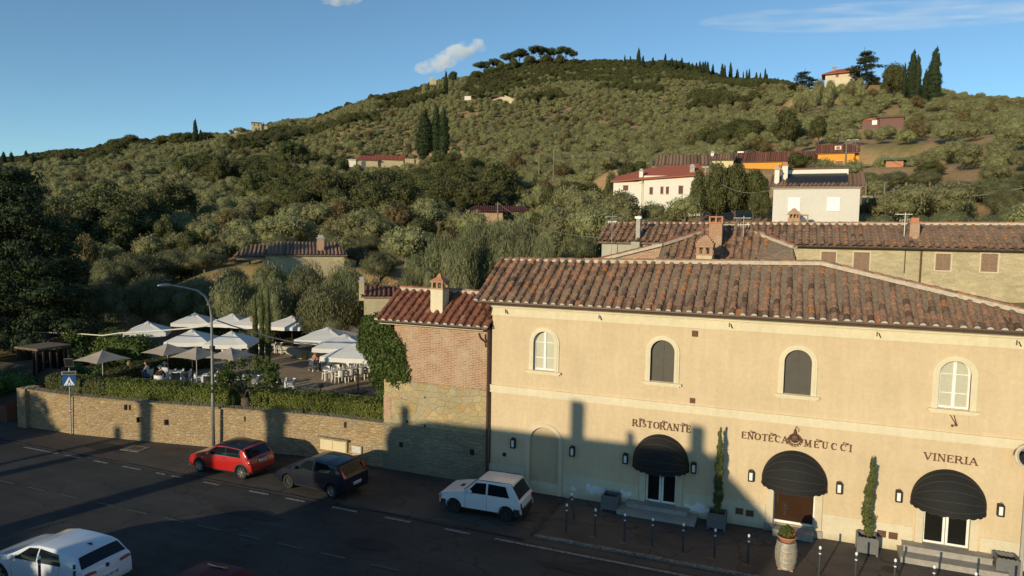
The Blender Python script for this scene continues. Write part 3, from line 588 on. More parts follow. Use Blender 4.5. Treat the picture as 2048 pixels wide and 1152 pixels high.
def tiles(name, parent, E0, E1, R0, R1, mat='roof_tile', sp=.375, step=.36, rad=None, seed=1, wob=.018, end=True, under='tile_bed', low=False):
    """barrel-tile roof slope: eave E0-E1, top edge R0-R1; rows run square to the eave. Cover tiles, pans, mortared ends."""
    E0, E1, R0, R1 = map(Vector, (E0, E1, R0, R1)); e = (E1-E0); L = e.length; e.normalize(); nrm = e.cross((R0+R1)/2-(E0+E1)/2).normalized()
    if nrm.z < 0: nrm = -nrm
    u = nrm.cross(e).normalized()
    if u.z < 0: u = -u
    poly = [((P-E0).dot(e), (P-E0).dot(u)) for P in (E0, E1, R1, R0)]
    g = random.Random(seed); rad = rad or sp*.30; mb = MB(); ends = MB()
    def span(s):
        ts = []
        for i in range(4):
            (a, b), (c, d) = poly[i], poly[(i+1) % 4]
            if abs(c-a) > 1e-6 and min(a, c)-1e-6 <= s <= max(a, c)+1e-6: ts.append(b+(d-b)*(s-a)/(c-a))
        return (min(ts), max(ts)) if len(ts) > 1 else None
    smin, smax = min(p[0] for p in poly), max(p[0] for p in poly); n = max(2, int((smax-smin)/sp)); sp2 = (smax-smin)/n
    K = 3 if low else 6
    for i in range(n+1):
        sc = smin+(i)*sp2
        for pan in (0, 1):
            s = sc+(sp2/2 if pan else 0)
            if s > smax-.02 and pan: continue
            t = span(min(max(s, smin+.02), smax-.02))
            if not t or t[1]-t[0] < .12: continue
            t0, t1 = t; t0 -= .05 if not pan else 0; q = t0; k = 0; ww = g.uniform(-wob, wob)
            st = (t1-t0) if low else step
            while q < t1-.03:
                q1 = min(q+st, t1); L2 = q1-q+.07; ww = ww*.6+g.uniform(-wob, wob); r_ = rad*g.uniform(.94, 1.06); tone = min(1, max(0, g.gauss(.42 if not pan else .3, .22)))
                if not low and g.random() < .06: tone = g.uniform(.8, .95)
                mb.vc = tone; lift = .028+g.uniform(-.006, .008) if not low else 0
                if pan:
                    w_ = sp2-rad*1.5; a = E0+e*(s+ww-w_/2)+u*q+nrm*(.012+lift*.4); b = E0+e*(s+ww+w_/2)+u*q+nrm*(.012+lift*.4); c = E0+e*(s+ww)+u*q+nrm*(-.02+lift*.4)
                    up = u*L2-nrm*lift*.4; mb.add([a, c, b, b+up, c+up, a+up], [(0, 1, 4, 5), (1, 2, 3, 4), ])
                else:
                    vs = []
                    for (qq, hh, rr) in ((q, lift, r_), (q+L2, 0, r_*.86)):
                        c = E0+e*(s+ww)+u*qq+nrm*(hh+.01)
                        for j in range(K+1): a = PI*j/K; vs.append(c+e*(math.cos(a)*rr)+nrm*(math.sin(a)*rr*.95))
                    fs = [(j, j+1, K+2+j, K+1+j) for j in range(K)]+([tuple(range(K+1))] if k else [])
                    mb.add(vs, fs)
                    if k == 0 and end:
                        c = E0+e*(s+ww)+u*(q-.006)+nrm*(lift+.008); mb.cur = 1; mb.add([c+e*(math.cos(PI*j/8)*r_*.9)+nrm*(math.sin(PI*j/8)*r_*.86) for j in range(9)], [tuple(range(9))]); mb.cur = 0
                q = q1; k += 1
    bed = MB(); bed.prism([E0-nrm*.03, E1-nrm*.03, R1-nrm*.03, R0-nrm*.03], -nrm*.09); bed.build('roof_deck', under, parent)
    o = mb.build('roof_tiles', [mat, 'tile_end'] if end else mat, parent, smooth=False)
    return o
def ridge(name, parent, A, B, mat='roof_tile', r=.12, step=.38, seed=5, mortar=True):
    A, B = Vector(A), Vector(B); d = B-A; L = d.length; d.normalize(); sd = d.cross(Vector((0, 0, 1))).normalized(); up = sd.cross(d).normalized(); g = random.Random(seed); mb = MB(); q = 0
    while q < L-.05:
        q1 = min(q+step, L); mb.vc = min(1, max(0, g.gauss(.6, .2))); j = g.uniform(-.012, .012); vs = []
        for qq, hh, rr in ((q, .02, r*1.05), (q1+.05, 0, r*.92)):
            c = A+d*qq+up*(hh+j); vs += [c+sd*math.cos(PI*k/6)*rr+up*math.sin(PI*k/6)*rr*.85 for k in range(7)]
        mb.add(vs, [(k, k+1, 8+k, 7+k) for k in range(6)]+[tuple(range(7))]); q = q1
    o = mb.build(name, mat, parent)
    if mortar:
        m2 = MB(); m2.bar(A-up*.03, B-up*.03, r*2.5, .14); m2.build('ridge_mortar', 'mortar_bed', o)
    return o

# ------------------------------------------------------------------ the restaurant
B0 = thing('restaurant_building', 'long yellow plastered restaurant with arched upper windows, cream bands and a mossy terracotta roof', 'building', (-1.5, 0, 0))
XL, XR = -11.82, 8.7
WX = [-9.45, -4.60, .25, 5.12]
wins = [arch_loop(x, 5.20, 6.84, .47) for x in WX]
doors = [(-4.50, .36, .60, 2.60), (.34, .32, .71, 2.60), (5.15, .45, .69, 2.65)]
dholes = [arch_loop(x, z0, z1, hw, rise=.5) for x, z0, hw, z1 in doors]
niche = arch_loop(-9.36, .0, 2.82, .62, rise=.62)
niche_c = [(a, max(b, .02)) for a, b in niche]
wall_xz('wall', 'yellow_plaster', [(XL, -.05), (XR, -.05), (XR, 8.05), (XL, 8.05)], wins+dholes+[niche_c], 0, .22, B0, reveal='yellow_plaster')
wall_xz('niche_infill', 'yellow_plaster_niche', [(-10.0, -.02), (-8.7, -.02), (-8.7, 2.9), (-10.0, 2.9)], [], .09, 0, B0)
mb = MB(); mb.box(XL, XR, .5, 5.6, -.05, 7.95); mb.box(XL, XL+.02, .0, .5, -.05, 7.95); mb.box(XR-.02, XR, 0.003, .5, -.05, 7.95); mb.build('rear_wall', 'yellow_plaster', B0)
def ring2(name, xc, z0, z1, hw, wd, mat, y0, y1, rise=None, n=18):
    mb = MB(); i = arch_loop(xc, z0, z1, hw, n, rise)[2:]; o = arch_loop(xc, z0, z1+wd*.9, hw+wd, n, None if rise is None else rise+wd*.9)[2:]
    i = [(xc+hw, z0)]+i+[(xc-hw, z0)]; o = [(xc+hw+wd, z0)]+o+[(xc-hw-wd, z0)]; n = len(i)
    vs = [(a, y0, b) for a, b in o]+[(a, y0, b) for a, b in i]+[(a, y1, b) for a, b in o]+[(a, y1, b) for a, b in i]; fs = []
    for k in range(n-1): fs += [(k, k+1, n+k+1, n+k), (k, 2*n+k, 2*n+k+1, k+1), (n+k, n+k+1, 3*n+k+1, 3*n+k)]
    fs += [(0, n, 3*n, 2*n), (n-1, 2*n-1, 4*n-1, 3*n-1)]; mb.add(vs, fs); return mb
for k, x in enumerate(WX):
    sw = MB(); mb2 = ring2('s', x, 5.19, 6.83, .46, .19, '', -.045, .02); mb3 = ring2('s', x, 5.19, 6.83, .46, .115, '', -.062, .02)
    mb2.add(mb3.v, mb3.f); mb2.build('window_surround', 'cream_trim', B0)
    mb = MB(); mb.box(x-.74, x+.76, -.13, .2, 5.10, 5.185); mb.box(x-.68, x+.68, -.08, 0.01, 5.04, 5.098); mb.build('window_sill', 'cream_trim', B0)
    if k in (0, 3):
        fr = ring2('f', x, 5.2, 6.82, .40, .062, '', .11, .17); fr.box(x-.45, x+.45, .112, .168, 5.2, 5.27); fr.box(x-.05, x+.05, .10, .165, 5.27, 6.80)
        for zz in (5.72, 6.36): fr.box(x-.41, x+.41, .118, .16, zz-.013, zz+.013)
        f = fr.build('window', 'white_paint', B0)
        mb = MB(); lo = arch_loop(x, 5.22, 6.80, .41); mb.prism([(a, .14, b) for a, b in lo], (0, .01, 0)); mb.build('pane', 'curtain', f)
        f['label'] = 'white framed arched window with pale curtain'
    else:
        mb = MB(); lo = arch_loop(x, 5.19, 6.83, .465); mb.prism([(a, .12, b) for a, b in lo], (0, .01, 0)); mb.box(x-.03, x+.03, .105, .12, 5.2, 6.8)
        for zz in (5.72, 6.36): mb.box(x-.42, x+.42, .11, .12, zz-.01, zz+.01)
        mb.build('window', 'dark_screen', B0)['label'] = 'arched window closed by a dark screen'
mb = MB()
mb.box(XL-.03, XR+.02, -.05, .0, 4.08, 4.36); mb.box(XL-.04, XR+.03, -.075, .0, 4.365, 4.40); mb.build('string_course', 'cream_trim', B0)
mb = MB(); mb.box(XL-.03, XR+.03, -.035, .01, 7.37, 7.72); mb.box(XL-.05, XR+.05, -.12, .01, 7.725, 7.80); mb.box(XL-.08, XR+.08, -.22, .01, 7.805, 7.90); mb.box(XL-.08, XR+.08, -.50, .01, 7.905, 7.96); mb.build('cornice', 'cream_trim', B0)
segs = [(XL-.03, -10.2), (-8.5, -5.36), (-3.64, -.63), (1.31, 4.16), (6.14, XR+.02)]
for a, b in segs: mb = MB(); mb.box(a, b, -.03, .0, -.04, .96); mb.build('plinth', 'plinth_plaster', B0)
ring2('n', -9.36, .0, 2.82, .64, .17, '', -.05, .03, rise=.64).build('blind_arch', 'cream_old', B0)
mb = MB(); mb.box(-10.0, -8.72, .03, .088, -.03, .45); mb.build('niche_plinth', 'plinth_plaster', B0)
for k, (x, z0, hw, z1) in enumerate(doors):
    mb = ring2('j', x, z0-.02, z1-.01, hw-.005, .24, '', -.06, .02, rise=.5); mb.build('door_surround', 'cream_old', B0)
    if k == 1:
        [MB().box(a, b, -.1, .05, -.03, z0-.03).build('jamb_block', 'stone_step', B0) for a, b in ((x-hw-.28, x-hw+.03), (x+hw-.03, x+hw+.28))]
def steps(rects):
    mb = MB()
    for x0, x1, y0, z0, z1 in rects: mb.box(x0, x1, y0, .02, z0, z1-.03); mb.box(x0-.02, x1+.02, y0-.025, .03, z1-.0295, z1)
    return mb
steps([(-6.0, -3.05, -.95, -.02, .19), (-5.75, -3.4, -.48, .195, .37)]).build('door_steps', 'stone_step', B0)
steps([(-.34, 1.02, -.55, -.02, .30)]).build('door_steps', 'stone_step', B0)
steps([(3.72, 6.75, -.98, -.02, .24), (3.85, 6.42, -.5, .245, .46)]).build('door_steps', 'stone_step', B0)
# glazed doors
for k, (x, z0, hw, z1) in enumerate(doors):
    zt = z1-.05
    if k == 1:
        fr = MB(); fr.box(x-hw, x+hw, .14, .2, z0, z0+.09); fr.box(x-hw, x-hw+.05, .14, .2, z0+.09, zt); fr.box(x+hw-.05, x+hw, .14, .2, z0+.09, zt); f = fr.build('shop_window', 'white_paint', B0)
        mb = MB(); mb.box(x-hw+.04, x+hw-.04, .165, .175, z0+.08, zt); mb.build('pane', 'shop_glass', f)
        mb = MB(); mb.bar((x-hw+.14, .155, 1.05), (x-hw+.15, .155, 1.9), .02, .01)
        for a, b, c, d in ((.22, .75, .38, 1.15), (.22, 1.15, .40, .8), (.30, .6, .42, .95), (.2, .95, .44, 1.0), (.24, .62, .36, .70), (.3, 1.0, .3, .58)): mb.bar((x-hw+a+.1, .158, b), (x-hw+c+.1, .158, d), .012, .006)
        mb.build('handle', 'far_glass', f)
        mb = MB(); mb.box(x+.1, x+hw-.08, .185, .2, 1.45, 1.75); mb.build('notice', 'canvas_cream', f)
    else:
        for sgn in (-1, 1):
            xa, xb = (x-hw, x-.01) if sgn < 0 else (x+.01, x+hw); fr = MB(); fr.box(xa, xa+.075, .13, .18, z0, zt); fr.box(xb-.075, xb, .13, .18, z0, zt); fr.box(xa+.075, xb-.075, .13, .18, z0, z0+.07)
            f = fr.build('door_leaf', 'white_paint', B0)
            mb = MB(); mb.box(xa+.07, xb-.07, .15, .16, z0+.06, zt); mb.build('pane', 'dark_glass', f)
            xh = x+sgn*.045; mb = MB(); mb.bar((xh, .10, z0+1.0), (xh, .10, z0+1.32), .022); mb.bar((xh, .13, z0+1.04), (xh, .10, z0+1.04), .015); mb.bar((xh, .13, z0+1.28), (xh, .10, z0+1.28), .015); mb.build('handle', 'chrome', f)
        mb = MB(); mb.box(x+.12, x+.36, .138, .146, z0+1.12, z0+1.24); 
        mb.build('notice', 'white_plastic', B0)
        if k == 0: MB().box(x-hw+.1, x-hw+.36, .138, .146, z0+1.18, z0+1.30).build('notice', 'white_plastic', B0)
# vents and grilles
for x, z, s_ in ((-3.41, 7.16, .115), (-3.41, 4.58, .1), (-11.15, 1.42, .08), (-3.9, 4.9, 0)):
    if not s_: continue
    mb = MB(); mb.box(x-s_, x+s_, -.02, .003, z-s_, z+s_)
    for q in range(4): mb.box(x-s_*.85, x+s_*.85, -.032, -.021, z-s_*.8+q*s_*.42, z-s_*.62+q*s_*.42)
    mb.build('vent', 'rust_iron' if z > 2 else 'black_metal', B0)
for x, z in ((-1.54, .56), (-1.17, .54), (3.22, .55), (3.58, .54)):
    mb = MB(); mb.box(x-.14, x+.14, -.045, -.028, z-.12, z+.12)
    for q in range(7): mb.box(x-.125, x+.125, -.053, -.0452, z-.105+q*.032, z-.09+q*.032)
    mb.build('grille', 'rust_iron', B0)
# hooks under the eave and below the right window
for px_, py_ in ((1011, 612), (1198, 625), (1459, 637), (1755, 653), (2035, 670)):
    P = ony(px_, py_, -.06); mb = MB(); mb.bar((P.x, -.05, 7.66), (P.x, -.05, 7.5), .03); mb.bar((P.x+.05, -.05, 7.62), (P.x+.11, -.12, 7.47), .025); mb.build('hook', 'black_metal', B0)
mb = MB(); mb.bar((5.05, -.02, 5.0), (5.2, -.13, 4.72), .022); mb.bar((5.16, -.02, 5.0), (5.22, -.13, 4.74), .022); mb.ell((5.21, -.14, 4.70), .05, 8, 5); mb.ell((5.11, -.12, 4.66), .045, 8, 5); mb.build('wall_bracket', 'rust_iron', B0)
# roof, gutter, downpipe
EV = 8.02
tiles('roof', B0, (-12.3, -.56, EV), (9.3, -.56, EV), (-12.3, 2.3, 9.58), (.95, 2.3, 9.86), seed=3)
mb = MB(); mb.add([(9.3, -.56, EV-.04), (.95, 2.3, 9.8), (9.3, 5.9, 8.0)], [(0, 1, 2)]); mb.add([(-12.3, 2.3, 9.52), (.95, 2.3, 9.8), (9.3, 5.9, 8.0), (-12.3, 5.9, 8.0)], [(0, 1, 2, 3)])
mb.add([(-12.3, -.50, EV-.06), (-12.3, 2.3, 9.46), (-12.3, 5.9, 7.95)], [(0, 1, 2)]); mb.build('rear_roof', 'mortar_bed', B0)
ridge('ridge_tiles', B0, (-12.3, 2.3, 9.63), (.95, 2.3, 9.92), seed=4); ridge('ridge_tiles', B0, (.95, 2.3, 9.92), (9.3, -.5, 8.1), seed=6)
tiles('roof', B0, (9.3, 5.9, 8.0), (9.3, -.5, 8.02), (.98, 2.45, 9.86), (.97, 2.3, 9.86), seed=8, end=False)
mb = MB(); mb.bar((-12.33, -.55, EV+.02), (-12.33, 2.3, 9.6), .06, .10); mb.build('verge_board', 'cream_old', B0)
def gutter(parent, x0, x1, y, z, r=.075, mat='gutter_brown', zr=0):
    mb = MB(); n = 8
    for i, x in enumerate((x0, x1)):
        zz = z+(zr if i else 0)
        mb.v += [(x, y+r*math.cos(PI+PI*k/n), zz+r*math.sin(PI+PI*k/n)) for k in range(n+1)]+[(x, y+(r-.012)*math.cos(PI+PI*k/n), zz+(r-.012)*math.sin(PI+PI*k/n)) for k in range(n+1)]
    m_ = 2*(n+1)
    for k in range(n): mb.f += [(k, k+1, m_+k+1, m_+k), (n+1+k, m_+n+1+k, m_+n+2+k, n+2+k)]
    mb.f += [(0, m_, m_+n+1, n+1), (n, 2*n+1, m_+2*n+1, m_+n)]; mb.c = [.5]*len(mb.f); mb.mi = [0]*len(mb.f)
    q = x0+.4
    while q < x1: mb.tube([(q, y-r-.004, z+.005), (q, y, z-r-.006), (q, y+r+.004, z+.005)], .012, 5); q += 1.9
    return mb.build('gutter', mat, parent)
gutter(B0, -12.35, 9.35, -.66, 7.99)
mb = MB(); mb.tube([(-11.98, -.66, 7.9), (-11.98, -.64, 7.78), (-11.93, -.25, 7.5), (-11.92, -.13, 7.35), (-11.92, -.13, .0)], .052, 10)
mb.tube([(-12.22, -.42, 6.6), (-12.2, -.3, 6.4), (-12.04, -.14, 6.2), (-12.04, -.12, 6.0)], .045, 8)
for z in (1, 2.6, 4.2, 5.8): mb.box(-11.99, -11.85, -.19, .0, z, z+.03)
mb.build('downpipe', 'gutter_brown', B0, smooth=45)

# ---- raised lettering and the crest
STR = {'R': [((0, 0), (0, 1), 2), ((0, .97), (.4, .97), 1), ((.4, .97), (.55, .75), 2), ((.55, .75), (.4, .52), 2), ((.4, .52), (0, .52), 1), ((.3, .52), (.68, 0), 2)],
 'I': [((.1, 0), (.1, 1), 2)], 'S': [((.5, .82), (.3, .97), 1), ((.3, .97), (.08, .8), 2), ((.08, .8), (.2, .58), 2), ((.2, .58), (.48, .38), 2), ((.48, .38), (.5, .18), 2), ((.5, .18), (.25, .03), 1), ((.25, .03), (.04, .2), 1)],
 'T': [((.33, 0), (.33, 1), 2), ((0, .97), (.66, .97), 1), ((0, .97), (0, .82), 1), ((.66, .97), (.66, .82), 1)],
 'O': [((.4+.38*math.cos(a), .5+.48*math.sin(a)), (.4+.38*math.cos(a+PI/7), .5+.48*math.sin(a+PI/7)), 2 if abs(math.cos(a+PI/14)) > .55 else 1) for a in [PI/7*k for k in range(14)]],
 'A': [((0, 0), (.35, 1), 1), ((.35, 1), (.72, 0), 2), ((.13, .35), (.58, .35), 1)], 'N': [((.05, 0), (.05, 1), 1), ((.05, 1), (.66, 0), 2), ((.66, 0), (.66, 1), 1)],
 'E': [((.05, 0), (.05, 1), 2), ((.05, .97), (.55, .97), 1), ((.05, .52), (.42, .52), 1), ((.05, .03), (.58, .03), 1), ((.55, .97), (.55, .82), 1), ((.58, .03), (.58, .2), 1), ((.42, .62), (.42, .42), 1)],
 'C': [((.42+.38*math.cos(a), .5+.48*math.sin(a)), (.42+.38*math.cos(a+PI/8), .5+.48*math.sin(a+PI/8)), 2 if math.cos(a+PI/16) < -.5 else 1) for a in [PI/4+PI/8*k for k in range(12)]]+[((.7, .84), (.7, .66), 1)],
 'M': [((.05, 0), (.1, 1), 1), ((.1, 1), (.42, .1), 2), ((.42, .1), (.76, 1), 1), ((.76, 1), (.8, 0), 2)], 'U': [((.08, 1), (.08, .3), 2), ((.08, .3), (.2, .06), 2), ((.2, .06), (.42, .03), 1), ((.42, .03), (.6, .2), 1), ((.6, .2), (.62, 1), 1)],
 'V': [((0, 1), (.35, 0), 2), ((.35, 0), (.7, 1), 1)]}
WID = {'R': .68, 'I': .2, 'S': .52, 'T': .66, 'O': .8, 'A': .72, 'N': .72, 'E': .6, 'C': .74, 'M': .86, 'U': .7, 'V': .7}
SER = {'R': [(0, 0), (.68, 0), (0, 1)], 'I': [(.1, 0), (.1, 1)], 'T': [(.33, 0)], 'A': [(0, 0), (.72, 0)], 'N': [(.05, 0), (.05, 1), (.66, 1)], 'E': [], 'M': [(.05, 0), (.8, 0), (.05, 1), (.8, 1)], 'U': [(.08, 1), (.62, 1)], 'V': [(0, 1), (.7, 1)], 'C': [], 'S': [], 'O': []}
def lettering(text, x0, x1, zb, h, lamps, gap=.28):
    tot = sum(WID[c] for c in text)+gap*(len(text)-1); k = (x1-x0)/tot; x = x0; y0 = -.045; lp = []
    for i, c in enumerate(text):
        mb = MB()
        for (a, b), (d, e), wd in STR[c]:
            t = .036*(1.35 if wd == 2 else .62); mb.bar((x+a*k, -.03+.001*wd, zb+b*h), (x+d*k, -.03+.001*wd, zb+e*h), .028, t, (0, 0, 1)) if abs(a-d) > abs(b-e) else mb.bar((x+a*k, -.032, zb+b*h), (x+d*k, -.032, zb+e*h), t, .028, (0, 1, 0))
        for a, b in SER[c]: mb.box(x+a*k-.048, x+a*k+.048, -.046, -.018, zb+b*h-.008, zb+b*h+.010)
        mb.build('letter', 'letter_bronze', B0)
        if i in lamps: lp.append(x+WID[c]*k/2)
        x += (WID[c]+gap)*k
    for q in lp:
        mb = MB(); mb.tube([(q, -.01, zb+h*1.05), (q-.02, -.16, zb+h*1.42), (q+.10, -.22, zb+h*1.22), (q+.11, -.02, zb+h*.98)], .009, 5); mb.lathe([(.02, 0), (.03, .06)], (q+.1, -.22, zb+h*1.12), 8); mb.build('sign_light', 'letter_bronze', B0)
lettering('RISTORANTE', -5.66, -3.44, 3.33, .27, (1, 5, 8)); lettering('ENOTECA', -1.56, .01, 3.36, .25, (1, 4)); lettering('MEUCCI', .60, 2.12, 3.33, .245, (1, 4), .55); lettering('VINERIA', 4.38, 5.90, 3.38, .24, ())
mb = MB(); cx = .265
mb.tube([(cx+.20*math.cos(a)*(1 if math.sin(a) < 0 else .95), -.04, 3.55+.20*math.sin(a)) for a in [2*PI*k/20 for k in range(21)]], .022, 6)
for k in range(9): a = PI+PI*k/8; mb.tube([(cx+.19*math.cos(a), -.04, 3.55+.17*math.sin(a)), (cx+.27*math.cos(a), -.05, 3.53+.24*math.sin(a)), (cx+.24*math.cos(a+.2), -.05, 3.55+.27*math.sin(a+.2))], .022, 5)
mb.box(cx-.24, cx+.24, -.055, -.02, 3.50, 3.535); mb.lathe([(.0, 0), (.12, .01), (.10, .05), (.0, .06)], (cx, -.02, 3.6), 14, (0, -1, 0)); mb.tube([(cx-.25, -.04, 3.52), (cx-.16, -.04, 3.68), (cx-.05, -.04, 3.76)], .02, 5); mb.tube([(cx+.25, -.04, 3.52), (cx+.16, -.04, 3.68), (cx+.05, -.04, 3.76)], .02, 5)
mb.lathe([(.055, 0), (.06, .06), (.035, .1), (.05, .13), (.02, .17)], (cx, -.045, 3.76), 10); mb.tube([(cx, -.03, 3.93), (cx+.02, -.14, 4.06), (cx+.11, -.2, 3.95), (cx+.1, -.06, 3.84)], .009, 5); mb.build('crest', 'letter_bronze', B0)
mb = MB(); mb.lathe([(.0, 0), (.165, .004), (.165, .012), (0, .014)], (cx, -.02, 3.575), 16, (0, -1, 0)); mb.build('crest_shield', 'solar_blue', B0)

# ---- awnings
def awning(xc, zb=2.0, Rw=1.08, H=1.13, D=1.0, label=''):
    t = thing('dome_awning', label, 'awning', (xc, 0, zb), 0, 'dome awnings over the doors'); mb = MB(); nu, nv = 28, 14
    def P(u, v, k=1.): ph = PI*u; th = PI/2*v; return (Rw*k*math.cos(ph), -.02-D*k*math.sin(ph)*math.sin(th), H*k*math.sin(ph)*math.cos(th))
    vs = [P(u/nu, v/nv) for v in range(nv+1) for u in range(nu+1)]; mb.add(vs, [(v*(nu+1)+u, v*(nu+1)+u+1, (v+1)*(nu+1)+u+1, (v+1)*(nu+1)+u) for v in range(nv) for u in range(nu)])
    cn = mb.build('canopy', 'canvas_black', t, False, smooth=True)
    mb = MB(); n = 96; top = []; bot = []
    for k in range(n+1):
        x, y, z = P(k/n, 1); top.append((x, y, .005)); bot.append((x*1.01, y*1.01-.004, -.16-.045*abs(math.sin(PI*k/n*11))))
    mb.add(top+bot, [(k, k+1, n+2+k, n+1+k) for k in range(n)]); v = mb.build('valance', 'canvas_black', t, False)
    mb = MB(); mb.tube(bot, .007, 4, False); mb.build('piping', 'canvas_seam', v, False)
    mb = MB()
    for q in (.22, .42, .62, .82, 1.0): mb.tube([P(k/24, q, 1.003) for k in range(25)], .008, 5)
    mb.build('seam', 'canvas_seam', cn, False)
    return t
awning(-4.53, label='black dome awning under the word RISTORANTE'); awning(.30, label='black dome awning below the crest, between the two cypress planters', Rw=1.1); awning(5.14, label='black dome awning under the word VINERIA', Rw=1.1)

# ---- wall lanterns
lan = thing('wall_lantern', 'black wall lantern left of the blind arch, nearest the downpipe', 'lantern', (-10.72, 0, 2.0), 0, 'lanterns along the restaurant front')
mb = MB(); mb.box(-.10, .10, -.20, -.02, -.20, -.165); mb.box(-.10, .10, -.20, -.02, .14, .165); mb.box(-.075, .075, -.175, -.045, .165, .195); mb.box(-.09, .09, -.03, .0, -.22, .2)
for sx in (-.085, .085):
    for sy in (-.185, -.035): mb.box(sx-.015, sx+.015, sy-.015, sy+.015, -.165, .14)
mb.tube([(-.04, -.11, .195), (-.03, -.11, .25), (.03, -.11, .25), (.04, -.11, .195)], .008, 5); mb.build('lantern_frame', 'black_metal', lan, False)
mb = MB(); mb.box(-.055, .055, -.155, -.065, -.16, .135); mb.build('lantern_glass', 'frosted', lan, False)
for x, l in ((-8.11, 'black wall lantern right of the blind arch, in the shade'), (-5.91, 'black wall lantern left of the RISTORANTE awning'), (-3.26, 'black wall lantern right of the RISTORANTE awning'), (-1.18, 'black wall lantern left of the awning under the crest'), (1.8, 'black wall lantern right of the awning under the crest'), (3.67, 'black wall lantern left of the VINERIA awning'), (6.64, 'black wall lantern right of the VINERIA awning, rightmost of all')): dup(lan, (x, 0, 2.0), label=l)
# ------------------------------------------------------------------ the brick and stone annex
AX = thing('brick_annex', 'narrow annex of red brick over stone, joined to the left end of the yellow restaurant', 'building', (-14.6, 0, 0))
mb = MB(); mb.box(-16.62, -11.86, .02, 5.0, 4.12, 6.78); mb.add([(-16.62, .02, 6.78), (-16.62, 1.7, 7.9), (-16.62, 3.6, 6.78)], [(0, 1, 2)]); mb.build('brick_wall', 'annex_brick', AX)
mb = MB(); mb.box(-17.12, -11.86, -.03, 5.0, 2.15, 4.118); mb.build('stone_wall', 'annex_stone', AX)
mb = MB(); mb.box(-17.15, -11.86, -.06, 5.0, -.05, 2.148); mb.build('lower_wall', 'annex_low_stone', AX)
mb = MB(); mb.box(-17.16, -16.2, -.065, -.0, 3.3, 3.37); mb.box(-17.14, -16.75, -.045, -.028, 2.3, 3.3); mb.build('brick_quoin', 'annex_brick', AX)
for x, z, s_ in ((-15.0, 3.5, .035), (-15.9, 2.3, .05), (-15.0, 2.2, .05), (-16.2, 1.2, .09), (-13.4, 1.6, .0), (-12.65, 1.33, .1)):
    if s_: mb = MB(); mb.box(x-s_, x+s_, -.075 if z < 2.15 else -.036, 0, z-s_*1.3, z+s_*1.3); mb.build('vent', 'black_metal', AX)
tiles('roof', AX, (-17.28, -.40, 6.88), (-11.9, -.40, 6.88), (-17.28, 1.68, 8.13), (-11.9, 1.68, 8.13), mat='roof_tile_red', seed=12)
tiles('roof', AX, (-11.9, 3.9, 6.8), (-17.28, 3.9, 6.8), (-11.9, 1.7, 8.12), (-17.28, 1.7, 8.12), mat='roof_tile_red', seed=13, end=False)
ridge('ridge_tiles', AX, (-17.28, 1.69, 8.17), (-11.9, 1.69, 8.17), 'roof_tile_red', seed=14)
mb = MB(); mb.box(-17.2, -12.1, -.32, .02, 6.70, 6.78); mb.build('eave_board', 'cream_old', AX); gutter(AX, -17.35, -12.15, -.48, 6.84, .07, 'gutter_dark')
def chimney(parent, x, y, z0, z1, w, wall, cap='brick', name='chimney', d=None):
    d = d or w; mb = MB(); mb.box(x-w/2, x+w/2, y-d/2, y+d/2, z0, z1); c = mb.build(name, wall, parent)
    if cap == 'brick':
        mb = MB(); k = w*.56
        mb.box(x-k, x+k, y-k, y+k, z1, z1+.06)
        for sx in (-1, 0, 1):
            for sy in (-1, 1): mb.box(x+sx*(w/2-.06)-.045, x+sx*(w/2-.06)+.045, y+sy*(w/2-.06)-.045, y+sy*(w/2-.06)+.045, z1+.06, z1+.30)
        mb.box(x-.03, x+.03, y-.03, y+.03, z1+.06, z1+.3)
        mb.box(x-k*1.02, x+k*1.02, y-k*1.02, y+k*1.02, z1+.30, z1+.36); mb.build('chimney_cap', 'chimney_brick', c)
        mb = MB(); mb.box(x-k, x+k, y-k, y+k, z1+.36, z1+.52, taper=k*.62); mb.box(x-k*.36, x+k*.36, y-k*.36, y+k*.36, z1+.521, z1+.68, taper=k*.22); mb.build('cap_tiles', 'terracotta', c)
    return c
chimney(AX, -14.62, .55, 7.2, 8.32, .60, 'cream_trim')
# ------------------------------------------------------------------ street wall of the terrace
W_ = [(-17.13, -.02), (-20.5, -.05), (-26.2, -.95), (-30, -1.62), (-34.5, -2.31), (-38.0, -2.45)]
TOPZ = [2.02, 2.0, 1.98, 1.95, 1.98, 2.0]
SW = thing('stone_retaining_wall', 'long rubble stone wall along the street below the hedge, crossed by tall shadows', 'wall', (-27, -1, 0))
mb = MB(); n = len(W_); k_ = 8; fr = []; 
for i in range(n-1):
    for j in range(k_): t = j/k_; fr.append((W_[i][0]+(W_[i+1][0]-W_[i][0])*t, W_[i][1]+(W_[i+1][1]-W_[i][1])*t, TOPZ[i]+(TOPZ[i+1]-TOPZ[i])*t))
fr.append((*W_[-1], TOPZ[-1])); m_ = len(fr); jz = [random.uniform(-.03, .03) for _ in fr]
vs = [(x, y, -.06) for x, y, z in fr]+[(x, y+.05, z+q) for (x, y, z), q in zip(fr, jz)]+[(x, y+.55, z+q) for (x, y, z), q in zip(fr, jz)]+[(x, y+.55, .9) for x, y, z in fr]
mb.add(vs, [(r*m_+i, r*m_+i+1, (r+1)*m_+i+1, (r+1)*m_+i) for r in range(3) for i in range(m_-1)]+[(m_-1, 2*m_-1, 3*m_-1, 4*m_-1)]); mb.build('wall', 'street_wall_stone', SW)
mb = MB()
for i in range(m_-1):
    a, b = fr[i], fr[i+1]; mb.bar((a[0], a[1]+.24, a[2]+.03), (b[0], b[1]+.24, b[2]+.03), .60, .075)
mb.build('coping', 'annex_low_stone', SW)
mb = MB(); mb.box(-38.5, -37.85, -2.62, -1.75, -.05, 2.1); mb.build('end_pillar', 'street_wall_stone', SW)
mb = MB()
